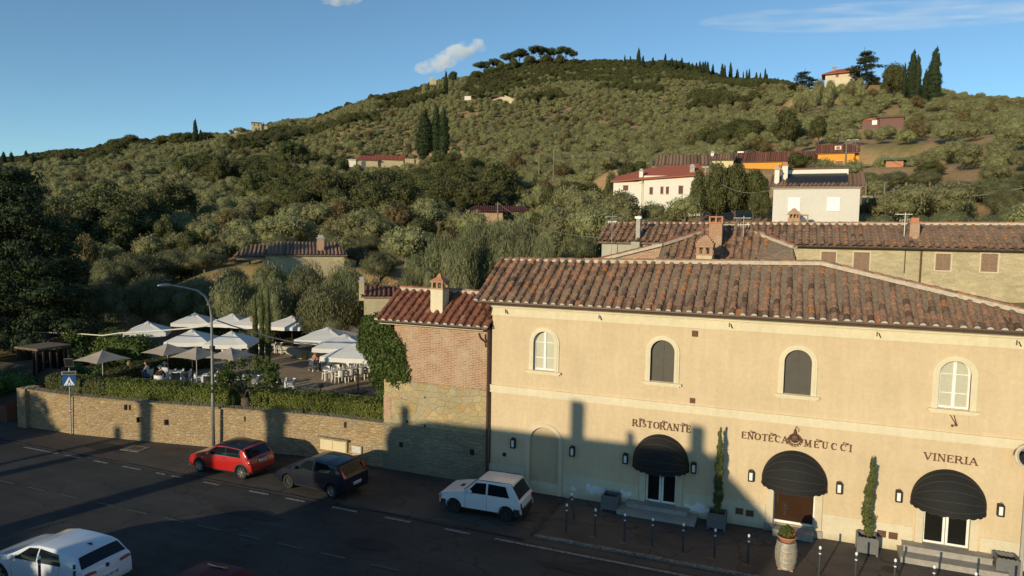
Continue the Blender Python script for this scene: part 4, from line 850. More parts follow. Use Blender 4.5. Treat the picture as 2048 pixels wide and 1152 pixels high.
for px_, py_ in ((520, 800), (605, 823), (490, 838), (425, 845), (250, 815), (275, 840), (690, 850), (330, 845)):
    for sgm in range(n-1):
        pass
    P = ony(px_, py_, -1.0); yy = np.interp(-P.x, [-w_[0] for w_ in W_], [w_[1] for w_ in W_]); P = ony(px_, py_, float(yy)); mb.box(P.x-.05, P.x+.05, float(yy)-.02, float(yy)+.1, P.z-.13, P.z+.13)
mb.build('weep_hole', 'black_metal', SW)
ub = thing('meter_cabinet', 'cream two door meter cabinet with a stone lid set in the street wall', 'cabinet', (-19.75, -.1, 0))
P0, P1 = ony(643, 905, -.12), ony(690, 912, -.12)
mb = MB(); mb.box(P0.x-.05, P1.x+.1, -.15, -.0, .45, .98); mb.build('cabinet', 'box_cream', ub); xm = (P0.x+P1.x)/2
for a, b in ((P0.x, xm-.01), (xm+.01, P1.x+.05)): mb = MB(); mb.box(a, b, -.17, -.151, .48, .94); mb.build('cabinet_door', 'box_cream', ub)
mb = MB(); mb.box(P0.x-.15, P1.x+.2, -.24, -.0, .982, 1.06); mb.build('lid', 'annex_low_stone', ub)
ub = thing('wall_vent_panel', 'small pale grey panel on the street wall right of the meter cabinet', 'panel', (P1.x+.6, -.1, 0))
mb = MB(); mb.box(P1.x+.35, P1.x+.9, -.12, -.03, .5, .85); mb.build('panel', 'concrete', ub)
mb = MB(); [mb.box(P1.x+.4, P1.x+.85, -.13, -.1205, .55+k*.06, .57+k*.06) for k in range(5)]; mb.build('slat', 'white_plastic', ub)

# ------------------------------------------------------------------ buildings behind the restaurant
def win(parent, x0, x1, z0, z1, y, mat='brown_shutter', slats=True, frame='cream_old', lab=None):
    """closed pair of louvred shutters in a stone frame, on a wall facing the street"""
    mb = MB(); f = .07; mb.box(x0-f, x1+f, y-.03, y, z0-f, z0); mb.box(x0-f, x1+f, y-.03, y, z1, z1+f); mb.box(x0-f, x0, y-.03, y, z0, z1); mb.box(x1, x1+f, y-.03, y, z0, z1); o = mb.build('window', frame, parent)
    xm = (x0+x1)/2
    for a, b in ((x0+.01, xm-.008), (xm+.008, x1-.01)):
        mb = MB(); mb.box(a, b, y-.045, y-.031+.03, z0+.01, z1-.01)
        if slats:
            n = int((z1-z0)/.07)
            for k in range(n): zz = z0+.06+k*.07; mb.obox(((a+b)/2, y-.052, zz), ((b-a)/2-.04, 0, 0), (0, .012, -.012), (0, .008, .016))
        mb.build('shutter', mat, o)
    if lab: o['label'] = lab
    return o
SR = thing('stone_row_building', 'long low stone building with brown louvred shutters behind the restaurant', 'building', (2, 18, 5))
ye = 18.; a0 = ony(1197, 486, ye); a1 = ony(2100, 498, ye)
ZE = 10.42; XA, XB = a0.x, 17.5
mb = MB(); mb.box(XA+.15, -5.2, ye+.3, ye+5.5, 3, ZE-.05); mb.build('plastered_wall', 'rough_plaster', SR)
mb = MB(); mb.box(-5.2, XB-.3, ye+.25, ye+5.5, 3, ZE-.04); mb.build('wall', 'row_stone', SR)
tiles('roof', SR, (XA, ye, ZE), (XB, ye, ZE), (XA, ye+2.9, 11.62), (XB, ye+2.9, 11.9), seed=21, step=.42, sp=.42, end=False, wob=.012)
ridge('ridge_tiles', SR, (XA, ye+2.9, 11.68), (XB, ye+2.9, 11.95), seed=22); mb = MB(); mb.add([(XA, ye+2.9, 11.55), (XB, ye+2.9, 11.85), (XB, ye+5.9, 10.3), (XA, ye+5.9, 10.3)], [(0, 1, 2, 3)]); mb.add([(XA+.15, ye+.3, ZE-.05), (XA+.15, ye+2.9, 11.5), (XA+.15, ye+5.5, ZE-.05)], [(0, 1, 2)]); mb.build('rear_roof', 'mortar_bed', SR)
gutter(SR, -.05, XB, ye-.08, ZE-.02, .09, 'gutter_dark')
for i, (xa, xb, yt, yb) in enumerate(((1643, 1671, 503, 530), (1708, 1738, 504, 536), (1872, 1900, 507, 541), (1963, 1994, 507, 544))):
    A, B = ony(xa, yt, ye+.25), ony(xb, yb, ye+.25); win(SR, A.x, B.x, B.z if i > 1 else 8.95, A.z, ye+.25, 'brown_shutter_light')
P = ony(1843, 498, ye+.2); mb = MB(); mb.tube([(P.x, ye+.15, ZE-.1), (P.x, ye+.18, 6)], .05, 8); mb.build('downpipe', 'rust_iron', SR)
P = ony(1811, 499, ye+.2); mb = MB(); mb.tube([(P.x, ye+.2, ZE-.1), (P.x, ye+.2, 9.0)], .025, 6); mb.build('cable_pipe', 'gutter_dark', SR)
P = ony(1827, 470, ye+1.4); c = chimney(SR, P.x, ye+1.3, 10.6, ony(1827, 446, ye+1.3).z, .5, 'chimney_brick', cap=None); mb = MB(); t_ = ony(1827, 446, ye+1.3).z; mb.box(P.x-.32, P.x+.32, ye+1.0, ye+1.6, t_, t_+.08); mb.box(P.x-.2, P.x+.2, ye+1.15, ye+1.45, t_+.081, t_+.3); mb.build('chimney_cap', 'terracotta', c)
P = ony(1277, 470, ye+.6); c = chimney(SR, P.x, ye+.5, 10.0, ony(1277, 437, ye+.5).z, .26, 'concrete', cap=None); mb = MB(); t_ = ony(1277, 437, ye+.5).z; mb.box(P.x-.2, P.x+.2, ye+.32, ye+.7, t_, t_+.12); mb.build('chimney_cap', 'galvanised', c)
mb = MB(); mb.box(P.x-.3, P.x+.25, ye-.2, ye+.3, 9.6, 10.45); mb.build('chimney_base', 'rough_plaster', SR)

PY = thing('hipped_house', 'house behind the restaurant ridge with a pyramid shaped tiled roof and big brick chimney', 'building', (-3.6, 10, 3))
yf = 7.6; L0 = ony(1311, 530, yf); R0_ = ony(1593, 530, yf)
ap = ony(1440, 452, 11.6); ap2 = ony(1476, 452, 11.6); lh = ony(1325, 489, 8.9); rh = ony(1586, 493, 8.4)
zf = 9.3
mb = MB(); mb.box(-6.6, -.4, 8.0, 15, 3, 9.1); mb.build('wall', 'row_stone', PY)
# front slope as three tiled pieces: left of the apex, middle, right
E_l = Vector((lh.x-.05, 7.2, 9.25)); E_r = Vector((rh.x+.25, 7.2, 9.25))
tiles('roof', PY, E_l, (ap.x, 7.2, 9.25), (lh.x, 9.0, lh.z), (ap.x, 11.6, ap.z), seed=31, sp=.36, step=.4, end=False)
tiles('roof', PY, (ap.x, 7.2, 9.25), (ap2.x, 7.2, 9.25), (ap.x, 11.6, ap.z), (ap2.x, 11.6, ap2.z), seed=32, sp=.36, step=.4, end=False)
tiles('roof', PY, (ap2.x, 7.2, 9.25), E_r, (ap2.x, 11.6, ap2.z), (rh.x, 8.6, rh.z), seed=33, sp=.36, step=.4, end=False)
ridge('ridge_tiles', PY, (lh.x, 8.9, lh.z+.05), (ap.x, 11.6, ap.z+.05), 'roof_tile_red', seed=34); ridge('ridge_tiles', PY, (ap.x, 11.6, ap.z+.05), (ap2.x, 11.6, ap2.z+.05), 'roof_tile_red', seed=35); ridge('ridge_tiles', PY, (ap2.x, 11.6, ap2.z+.05), (rh.x+.1, 8.4, rh.z+.0), 'roof_tile_red', seed=36)
mb = MB(); mb.add([(lh.x, 8.9, lh.z), (ap.x, 11.6, ap.z), (ap2.x, 11.6, ap2.z), (rh.x, 8.5, rh.z), (rh.x+.3, 16, 9.3), (lh.x-.1, 16, 9.3)], [(0, 1, 5), (1, 2, 4, 5), (2, 3, 4)]); mb.add([(rh.x+.1, 7.25, 9.2), (rh.x, 8.5, rh.z), (rh.x+.3, 16, 9.25), (lh.x, 8.9, lh.z-.02), (lh.x-.1, 16, 9.2), (lh.x-.05, 7.25, 9.2)], [(0, 1, 2), (3, 4, 5)]); mb.build('rear_roof', 'roof_tile_far', PY)
# brick gable wing with a tiled coping running down to the left
g0 = ony(1196, 521, 8.9); g0b = ony(1196, 535, 8.9)
mb = MB(); mb.add([(g0.x, 8.9, 8.0), (lh.x, 8.9, 8.0), (lh.x, 8.9, lh.z-.05), (g0.x, 8.9, g0.z-.05), (g0.x, 12, 8.0), (lh.x, 12, 8.0), (lh.x, 12, lh.z-.05), (g0.x, 12, g0.z-.05)], [(0, 1, 2, 3), (4, 7, 6, 5), (3, 2, 6, 7), (0, 3, 7, 4), (1, 5, 6, 2)]); mb.build('brick_gable', 'annex_brick', PY)
ridge('gable_coping', PY, (g0.x-.1, 8.9, g0.z), (lh.x, 8.9, lh.z+.02), 'roof_tile_red', r=.13, seed=37)
P = ony(1432, 470, 9.4); zt = ony(1432, 447, 9.4).z
c = chimney(PY, P.x, 9.4, 9.8, zt, .62, 'chimney_brick', cap=None); mb = MB(); zz = ony(1432, 433, 9.4).z; mb.box(P.x-.36, P.x+.36, 9.04, 9.76, zt, zt+.06); [mb.box(P.x-.3+k*.3-.04, P.x-.3+k*.3+.04, 9.1, 9.7, zt+.061, zz-.06) for k in range(3)]; mb.box(P.x-.34, P.x+.34, 9.06, 9.74, zz-.059, zz); mb.build('chimney_cap', 'terracotta', c)
P = ony(1410, 516, 6.9); z0 = ony(1410, 510, 6.9).z; c = chimney(PY, P.x, 6.9, 8.6, z0, .72, 'yellow_plaster', cap=None)
mb = MB(); mb.box(P.x-.4, P.x+.4, 6.5, 7.3, z0, z0+.07)
for sx in (-.3, 0, .3):
    for sy in (-.3, .3): mb.box(P.x+sx-.07, P.x+sx+.07, 6.9+sy-.06, 6.9+sy+.06, z0+.071, z0+.36)
mb.box(P.x-.16, P.x-.1, 6.88, 6.92, z0+.08, z0+.36); mb.box(P.x-.4, P.x+.4, 6.5, 7.3, z0+.361, z0+.5)
for k in range(5): w_ = .42-k*.075; mb.box(P.x-w_, P.x+w_, 6.9-w_, 6.9+w_, z0+.501+k*.085, z0+.58+k*.085)
mb.build('chimney_cap', 'chimney_brick', c)
def antenna(px_, top, base_, Y, label, n=6):
    A, B = ony(px_, top, Y), ony(px_, base_, Y); t = thing('tv_antenna', label, 'antenna', (A.x, Y, B.z), 0, 'rooftop antennas')
    mb = MB(); mb.tube([(0, 0, -.4), (0, 0, A.z-B.z)], .022, 6); mb.build('mast', 'galvanised', t, False); h = A.z-B.z
    mb = MB(); mb.bar((-.5, .1, h-.1), (.35, -.1, h-.1), .025)
    for k in range(n): x = -.45+k*.8/n; mb.bar((x, -.25-.2*x, h-.1), (x, .25-.2*x, h-.1), .012)
    mb.bar((-.3, 0, h-.45), (.3, 0, h-.42), .02); [mb.bar((-.25+k*.12, 0, h-.55), (-.25+k*.12, 0, h-.32), .01) for k in range(5)]; mb.build('aerial', 'galvanised', t, False)
antenna(1488, 432, 482, 9.8, 'television antenna standing on the pyramid roof right of the brick chimney'); antenna(1225, 430, 506, 17.5, 'thin television antenna on the left end of the stone building'); antenna(1811, 425, 485, 19.2, 'television antenna beside the small brick chimney on the long stone building')
# ------------------------------------------------------------------ the houses and trees across the street, behind the camera, whose long shadows reach the restaurant
OB = thing('opposite_house', 'house across the street, behind the viewpoint', 'building', (-17, -37, 0))
mb = MB(); mb.box(-24.75, -9.6, -41, -34.4, -.03, 9.0); mb.build('wall', 'pale_yellow_plaster', OB)
mb = MB(); pr = [(-25.3, 9.2), (-25.0, 9.75), (-23.0, 10.22), (-11.1, 10.42), (-9.05, 7.6), (-9.05, 7.4), (-25.2, 7.4)]; mb.prism([(a, -34, b) for a, b in pr], (0, -6, 0)); mb.build('roof', 'roof_tile_far', OB)
for x, zt, w_ in ((-24.36, 10.76, .36), (-16.3, 11.85, .52), (-11.53, 11.4, .45), (-14.1, 10.85, .2)): mb = MB(); mb.box(x-w_/2, x+w_/2, -34.5, -34, 9.5, zt); mb.build('chimney', 'chimney_brick', OB)
mb = MB(); mb.box(-10.9, -10.5, -34.5, -34.1, 10, 10.45); mb.build('chimney', 'chimney_brick', OB)
for x, h, w_, l in ((-31.2, 9.8, .55, 'dark column behind the viewpoint, the wider one'), (-38.1, 9.6, .38, 'street pole behind the viewpoint'), (-39.7, 7.9, .2, 'thin pole behind the viewpoint')):
    t = thing('street_column', l, 'column', (x, -34, 0)); mb = MB(); mb.lathe([(w_, 0), (w_*.95, h-.6), (w_*1.15, h-.5), (w_*1.1, h)], (0, 0, 0), 12); mb.build('shaft', 'concrete', t, False)
for x, y, h, w_ in ((-27, -36, 6.9, 1.15), (-30, -37, 6.9, 1.2), (-22.5, -30, 5.2, 1.2)): tree(('hedgy', 0), Vector((x, y, 0)), h, w_, 'broad clipped tree behind the viewpoint, %s' % {-27: 'middle one', -30: 'farthest one', -22.5: 'nearest one'}[x], 'trees across the street')
for x, y, h, w_ in ((-46, -34, 9.8, .8), (-50.5, -36, 12.5, .9), (-57, -32, 13, .9), (-68, -24, 15, 1), (-82, -20, 15, 1.), (-62, 1.5, 10, 1.1), (-70, 6, 11, 1.), (-58, 12, 8.5, 1.)): tree(('oak', 0), Vector((x, y, 0 if y < 0 else 1.4)), h, w_, 'large dark tree outside the view, %s' % {-46: 'nearest the poles', -50.5: 'second beyond the poles', -57: 'third beyond the poles', -68: 'fourth beyond the poles', -82: 'farthest from the poles', -62: 'beside the huge conifer', -70: 'beyond the huge conifer', -58: 'behind the huge conifer'}[x], 'trees left of the view')
# ------------------------------------------------------------------ houses on the hillside
KEEP = []                                            # (x, y, radius) kept free of random trees
class House:
    def __init__(s, name, label, cx, ybase, r, cat='house', rz=0., group=None):
        s.cx, s.yb, s.r = cx, ybase, r; P = onr(cx, ybase, r); s.P = P; s.depth = (P-CAM).dot(FWD); s.k = 1400/s.depth; s.a = math.atan((cx-1024)/1400)
        s.t = thing(name, label, cat, P, 0, group); s.t.rotation_euler = (0, 0, _y-s.a+rz); s.M = None
    def X(s, px): return (px-s.cx)/s.k*math.cos(s.a)
    def Z(s, py): return (s.yb-py)/s.k
    def box(s, name, mat, x0, x1, y0, y1, d0=0., d1=5., under=4.):
        mb = MB(); mb.box(s.X(x0), s.X(x1), d0, d1, s.Z(y1)-(under if y1 >= s.yb-3 else 0), s.Z(y0)); return mb.build(name, mat, s.t, False)
    def slope(s, x0, x1, ye, yr, d0, d1, mat='roof_tile', ov=.35, x0r=None, x1r=None, rows=None, back=None, zr=None):
        """tiled slope rising away from the viewer; its top edge seen at photo row yr"""
        f = (s.depth+d1)/s.depth; zE = s.Z(ye); c0 = CAM.z-s.P.z
        zR = zr if zr is not None else c0+(s.Z(yr)-c0)*f
        xa, xb = s.X(x0)-ov, s.X(x1)+ov; xc, xd = (s.X(x0r)*f if x0r else xa), (s.X(x1r)*f if x1r else xb)
        tiles('roof', s.t_local(), (xa, d0-ov, zE), (xb, d0-ov, zE), (xc, d1, zR), (xd, d1, zR), mat=mat, sp=rows or .42, low=True, end=False, under='tile_bed', seed=int(x0))
        mb = MB(); dd = back if back else d1+(d1-d0); mb.add([(xc, d1, zR-.05), (xd, d1, zR-.05), (xb, dd+.3, zE), (xa, dd+.3, zE)], [(0, 1, 2, 3)]); mb.add([(xa+ov, d0, zE-.05), (xc, d1, zR-.06), (xa+ov, dd, zE-.05), (xb-ov, d0, zE-.05), (xd, d1, zR-.06), (xb-ov, dd, zE-.05)], [(0, 1, 2), (3, 4, 5)]); mb.build('rear_roof', 'roof_tile_far', s.t, False)
    def t_local(s): s.t['_o'] = (0, 0, 0); return s.t
    def win(s, x0, x1, y0, y1, mat='dark_red_shutter', d=0., frame=None):
        mb = MB(); a, b, c, e = s.X(x0), s.X(x1), s.Z(y1), s.Z(y0); mb.box(a, b, d-.10, d-.002, c-.08, c); mb.box(a-.05, b+.05, d-.05, d-.002, e, e+.06); o = mb.build('window', frame or 'cream_old', s.t, False)
        m_ = (a+b)/2
        for p, q in ((a, m_-.01), (m_+.01, b)): mb = MB(); mb.box(p, q, d-.07, d-.003, c+.001, e-.001); mb.build('shutter', mat, o, False)
    def chim(s, x, y0, y1, w, mat='white_plaster', d=1.5, cap='concrete'):
        mb = MB(); xx = s.X(x); mb.box(xx-w/2, xx+w/2, d-w/2, d+w/2, s.Z(y1)-.6, s.Z(y0)); c = mb.build('chimney', mat, s.t, False); mb = MB(); z = s.Z(y0); mb.box(xx-w*.65, xx+w*.65, d-w*.65, d+w*.65, z, z+.1); mb.box(xx-w*.4, xx+w*.4, d-w*.4, d+w*.4, z+.101, z+.35); mb.build('chimney_cap', cap, c, False)
    def keep(s, rad): KEEP.append((s.P.x+rad*.3*FWD.x, s.P.y+rad*.3*FWD.y, rad)); KEEP.append((s.P.x-rad*.7*s.P.x/s.r, s.P.y-rad*.8*(s.P.y-CAM.y)/s.r, rad*.8))
# white house with the red roof
h = House('white_farmhouse', 'white two storey house with a smooth red roof and dark red shutters', 1330, 434, 95); h.keep(9)
h.box('wall', 'white_plaster', 1285, 1412, 352, 434, 0, 9); h.box('side_wing', 'white_plaster', 1223, 1284.6, 362, 434, .4, 8)
mb = MB(); f = 1.05; zl, zm, zr_ = h.Z(363), h.Z(358), h.Z(349); mb.add([(h.X(1217), 0.1, zl), (h.X(1283), -.4, zm), (h.X(1283), -.4, zm-.15), (h.X(1217), .1, zl-.15), (h.X(1300)*f, 4.5, h.Z(338)+.6), (h.X(1392)*f, 4.5, h.Z(332)+.7), (h.X(1412), -.5, zr_), (h.X(1412), -.5, zr_-.15), (h.X(1217), 8.5, zl), (h.X(1420), 9, zr_), (h.X(1230)*f, 4.5, zl+1.)],
    [(0, 1, 4, 10), (0, 3, 2, 1), (1, 6, 5, 4), (1, 2, 7, 6), (10, 4, 8), (0, 10, 8), (4, 5, 9, 8), (5, 6, 9)]); mb.build('roof', 'roof_flat_red', h.t, False)
h.chim(1279, 343, 358, .5, d=.5); h.chim(1381, 334, 346, .6, 'concrete', d=1.)
for a, b, c, d in ((1243, 1253, 371, 381), (1297, 1303.5, 375, 389), (1319, 1324.5, 374, 388), (1330, 1335.5, 374, 388), (1355, 1363.5, 372, 388)): h.win(a, b, c, d, d=.4 if a < 1280 else 0)
h.win(1282, 1290, 421, 434, 'brown_shutter'); h.win(1354, 1362, 419, 430, 'white_plastic'); h.win(1316, 1325, 420, 434, 'far_glass')
mb = MB(); mb.tube([(h.X(1282), -.06, h.Z(357)), (h.X(1282), -.06, h.Z(432))], .06, 6); mb.build('downpipe', 'yellow_plaster', h.t, False)
# terrace railing wall before it
h2 = House('garden_wall', 'low white garden wall with square posts below the two palms', 1320, 446, 84, 'wall'); h2.box('wall', 'white_plaster', 1280, 1362, 439.5, 446, 0, .25, 2); [h2.box('post', 'concrete', a, b, 430, 446, -.1, .3, 2) for a, b in ((1308, 1314), (1322, 1328), (1352, 1356))]
# the row behind it
h = House('brown_roof_house', 'low house with a ribbed brown roof, leftmost of the row above the white farmhouse', 1360, 336, 118); h.keep(9); h.box('wall', 'cream_old', 1303, 1417, 332, 342, 0, 8, 5); h.slope(1303, 1417, 331, 311, 0, 5, mat='roof_tile', rows=.55, x0r=1318, x1r=1418)
h = House('yellow_cottage', 'pale yellow house end between the brown roofed house and the orange row', 1442, 340, 121); h.keep(6); h.box('wall', 'pale_yellow_plaster', 1419, 1466, 320, 340, 0, 7); h.slope(1418, 1464, 320, 308, 0, 4, x0r=1420, x1r=1475); h.chim(1423, 303, 312, .5, d=2.5)
h = House('orange_row_house', 'long low orange building with a dull red roof, left of the tall orange house', 1550, 344, 125); h.keep(12); h.box('wall', 'orange_plaster', 1467, 1632, 325, 344, 0, 8); h.slope(1467, 1634, 323, 305, 0, 6, mat='roof_tile_red', rows=.3); h.box('back_wall', 'cream_old', 1430, 1636, 298, 312, 6.2, 6.6); h.box('water_tank', 'galvanised', 1467, 1480, 292, 303, 7, 8.2)
h = House('orange_house', 'tall orange house with a dormer, aerials and one brown shuttered window', 1675, 345, 126); h.keep(7); h.box('wall', 'orange_plaster', 1634, 1707, 307, 345, -.5, 7); h.box('side_wall', 'orange_plaster', 1707.1, 1716, 305, 345, 0.5, 7); h.slope(1634, 1712, 307, 290, -.5, 3.5, mat='roof_tile_red', rows=.3, x1r=1718)
h.win(1672, 1685, 323, 336, 'brown_shutter', d=-.5); h.box('dormer', 'white_plaster', 1667, 1680, 291.5, 299, .6, 2); h.win(1670, 1677, 293, 298, 'brown_shutter', d=.6)
mb = MB(); 
for a in (1697, 1703, 1708): mb.tube([(h.X(a), 3, h.Z(292)), (h.X(a), 3, h.Z(274+a % 5))], .05, 5); mb.bar((h.X(a)-.5, 3, h.Z(277)), (h.X(a)+.5, 3, h.Z(277)), .05)
mb.build('aerial', 'galvanised', h.t, False)
# the grey house
h = House('pale_grey_house', 'pale grey house with two pairs of white shutters and a dark solar roof strip', 1628, 447, 70); h.keep(8)
h.box('wall', 'grey_plaster', 1542, 1715, 376, 447, 0, 8); mb = MB(); mb.box(h.X(1540), h.X(1717), -.25, .0, h.Z(377.5), h.Z(374)); mb.build('eave', 'white_plaster', h.t, False); mb = MB(); mb.box(h.X(1538), h.X(1718), -.42, -.26, h.Z(376), h.Z(373.5)); mb.build('gutter', 'gutter_brown', h.t, False)
h.slope(1541, 1716, 373.5, 351, -.1, 3.6, mat='roof_tile', rows=.36, ov=.3)
f_ = (h.depth+3.6)/h.depth; c0 = CAM.z-h.P.z; zt = c0+(h.Z(340)-c0)*f_; zb = c0+(h.Z(351)-c0)*f_
mb = MB(); mb.box(h.X(1563)*f_, h.X(1690)*f_, 3.6, 3.9, zb-.1, zt); mb.build('upper_wall', 'white_plaster', h.t, False); mb = MB(); mb.box(h.X(1561)*f_, h.X(1692)*f_, 3.45, 4.0, zt, zt+.12); mb.build('wall_cap', 'dark_red_shutter', h.t, False)
zE_ = h.Z(373.5); f2_ = (h.depth+3.6)/h.depth; zR_ = c0+(h.Z(351)-c0)*f2_; L_ = lambda t: Vector((0, -.4+4.0*t, zE_+(zR_-zE_)*t+.10)); xa, xb = h.X(1567), h.X(1689)
mb = MB(); mb.add([(xa, L_(.22).y, L_(.22).z), (xb, L_(.22).y, L_(.22).z), (xb, L_(.97).y, L_(.97).z), (xa, L_(.97).y, L_(.97).z)], [(0, 1, 2, 3)])
for k in range(34): a = xa+(xb-xa)*k/33; mb.bar((a, L_(.22).y, L_(.22).z), (a, L_(.97).y, L_(.97).z), .14, .10)
mb.build('solar_tiles', 'solar_blue', h.t, False)
for a, b in ((1574, 1598), (1652, 1677)): h.win(a, b, 397, 421, 'white_plastic', frame='white_paint')
h.chim(1547, 338, 365, .42, d=.8); h.chim(1562, 327, 352, .5, d=2.2, cap='terracotta')
t = House('barbecue_hut', 'small peaked brick barbecue standing in front of the grey house', 1587, 448, 67.5, 'barbecue').t; mb = MB(); mb.box(-.5, .5, 0, .8, -.5, .55); [mb.box(-.42+k*.3, -.32+k*.3, 0, .1, .551, .85) for k in range(3)]; mb.box(-.42, .42, .5, .7, .551, .85); mb.build('body', 'chimney_brick', t, False); mb = MB(); mb.prism([(-.6, -.05, .851), (.6, -.05, .851), (.12, .2, 1.4), (-.12, .2, 1.4)], (0, .8, 0)); mb.build('hood', 'chimney_brick', t, False)
t = House('brick_oven', 'low brick oven with an arched mouth right of the peaked barbecue', 1606, 448, 67.5, 'oven').t; mb = MB(); mb.box(-.42, .42, 0, .8, -.5, .1); mb.box(-.42, -.3, 0, .8, .1, .75); mb.box(.3, .42, 0, .8, .1, .75); mb.box(-.42, .42, -.02, .8, .751, .85); mb.build('body', 'chimney_brick', t, False); mb = MB(); mb.prism([(.29*math.cos(a), .05, .11+.5*math.sin(a)) for a in [PI*k/8 for k in range(9)]], (0, .5, 0)); mb.build('oven_mouth', 'black_metal', t, False)
# villa on the crest
h = House('hilltop_villa', 'cream villa with a broad red hipped roof on the crest beside the dark conifer', 1680, 160, 285); h.keep(12)
h.box('wall', 'cream_old', 1650, 1712, 146, 160, 0, 9, 5); mb = MB(); e = h.Z(147); mb.add([(h.X(1642), -1.2, e), (h.X(1720), -1.2, e+.4), (h.X(1720), 10, e+.4), (h.X(1642), 10, e), (h.X(1672), 4.5, h.Z(134)), (h.X(1700), 4.5, h.Z(132)), (h.X(1642), -1.2, e-.3), (h.X(1720), -1.2, e+.1)], [(0, 1, 5, 4), (1, 2, 5), (2, 3, 4, 5), (3, 0, 4), (0, 6, 7, 1)]); mb.build('roof', 'roof_flat_red', h.t, False)
h.chim(1667, 131, 140, 1.1, 'chimney_brick', d=3); h.win(1671, 1677, 147, 154, 'brown_shutter'); h.win(1700, 1704, 147, 153, 'brown_shutter'); h.box('porch', 'cream_old', 1690, 1712, 157, 166, -2.5, -.1)
# far houses
h = House('stone_farm', 'stone farm with red roofs below the three tall cypresses', 770, 340, 238); h.keep(20)
h.box('wall', 'row_stone', 713, 756, 321, 340, 0, 6); h.slope(713, 756, 322, 313, 0, 5, mat='roof_flat_red', ov=.4, x0r=722); h.box('shed', 'white_plaster', 698, 712.5, 323, 341, -.5, 5); h.box('shed_roof', 'cream_old', 697, 713, 321.5, 323, -.8, 5); h.box('garage_door', 'far_glass', 723, 731, 324, 336, -.1, 0); h.box('long_barn', 'row_stone', 757, 807, 319, 340, 1, 7); h.slope(754, 808, 319, 311, 1, 6, mat='roof_flat_red'); h.box('tower', 'row_stone', 810, 829, 315, 334, 0, 6); h.box('side_wall', 'row_stone', 829.1, 846, 317, 332, .5, 5); h.box('tower_roof', 'roof_tile_far', 808, 831, 313, 315, -.4, 6.4)
h = House('ridge_stone_house', 'small stone house with dark openings on the left slope near the skyline', 519, 267, 430); h.keep(9); h.box('wall', 'row_stone', 504, 523, 247, 267, 0, 7); h.box('wing', 'row_stone', 523.2, 535, 250, 262, 1, 7); h.box('roof', 'roof_tile_far', 503, 524, 245.3, 247, -.4, 7.4); h.box('wing_roof', 'roof_tile_far', 523.5, 537, 248, 250, .6, 7.4); [h.box('opening', 'black_metal', a, b, c, d, -.1, 0, 0) for a, b, c, d in ((511, 513, 256, 263), (517, 519, 256, 263), (508, 510, 249, 252), (516, 518, 249, 252))]; h.box('chimney', 'chimney_brick', 526, 529, 243, 250, 2, 3)
h = House('gabled_cottage', 'cream gabled cottage high on the hill right of the tall cypresses', 1006, 210, 395); h.keep(10); h.box('wall', 'pale_yellow_plaster', 984, 1030, 200, 212, 0, 8); mb = MB(); mb.prism([(h.X(982), 0, h.Z(201)), (h.X(1032), 0, h.Z(200)), (h.X(1010), 0, h.Z(191))], (0, 8, 0)); mb.build('gable_roof', 'cream_old', h.t, False); h.box('roof_edge', 'roof_tile_far', 982, 1008, 192, 194, -.3, 8)
h = House('white_hut', 'small white hut left of the gabled cottage on the hill', 936, 199, 400); h.keep(6); h.box('wall', 'white_plaster', 929, 942, 192, 199, 0, 4); h.box('roof', 'roof_tile_far', 928, 950, 190.5, 192, -.3, 4)
h = House('skyline_ruin', 'small square stone building on the skyline under the cloud', 866, 165, 455); h.keep(3); h.box('wall', 'row_stone', 859, 872, 157.5, 165, 0, 4, 1.5); h.box('parapet', 'cream_old', 859, 865, 156, 157.4, 0, 4)
h = House('red_shed', 'dark red timber shed with a white window on the right slope', 1765, 262, 182, 'shed'); h.keep(8); h.box('wall', 'dark_red_shutter', 1723, 1757, 240, 261, 0, 5); mb = MB(); mb.prism([(h.X(1722), -.2, h.Z(240)), (h.X(1758), -.2, h.Z(240)), (h.X(1740), -.2, h.Z(235))], (0, 5.4, 0)); mb.build('roof', 'roof_flat_red', h.t, False); h.box('long_wall', 'dark_red_shutter', 1757.1, 1806, 236, 257, .6, 5); h.box('long_roof', 'corten', 1750, 1808, 233.5, 236, .2, 5); h.win(1743, 1753, 240, 248, 'white_plastic', frame='white_paint')
h = House('timber_hut', 'orange timber hut with a green roof above the fence', 1788, 338, 112, 'shed'); h.keep(6); h.box('wall', 'terracotta', 1771, 1806, 321, 336, 0, 4, 3); plain('green_roof', (.06, .09, .05), .8); h.box('roof', 'green_roof', 1766, 1812, 317, 321, -.5, 4.4)
h = House('brick_cottage', 'low brick cottage under a dark red corrugated roof, half hidden by a leafy tree', 998, 447, 100); h.keep(7); h.box('wall', 'annex_brick', 942, 1005, 421, 447, 0, 6); h.box('porch_post', 'white_plaster', 1050, 1055, 420, 440, 0, .4); h.box('white_door', 'white_plastic', 948, 960, 432, 446, -.08, 0, 0); h.slope(940, 1052, 421, 412, -.6, 3, mat='roof_tile_far', rows=.3, x0r=950, x1r=1045)
for c in h.t.children:
    if c.name.startswith('roof'): c.data.materials[0] = MATS['roof_dark_red']
h = House('lean_to_shed', 'cream lean to shed left of the brick cottage', 928, 452, 97, 'shed'); h.box('wall', 'cream_old', 920, 938, 435, 452, 0, 3); h.box('roof', 'roof_tile_far', 918, 940, 432, 435, -.2, 3)
h = House('grey_shed', 'small pale shed at the edge of the clearing left of the brick cottage', 808, 462, 94, 'shed'); h.box('wall', 'concrete', 801, 815, 444, 462, 0, 3); h.box('roof', 'roof_tile_far', 799, 817, 441, 444, -.2, 3)
h = House('tiled_outbuilding', 'low outbuilding with ribbed brown tiles and a chimney among the olive trees', 605, 530, 69); h.keep(8)
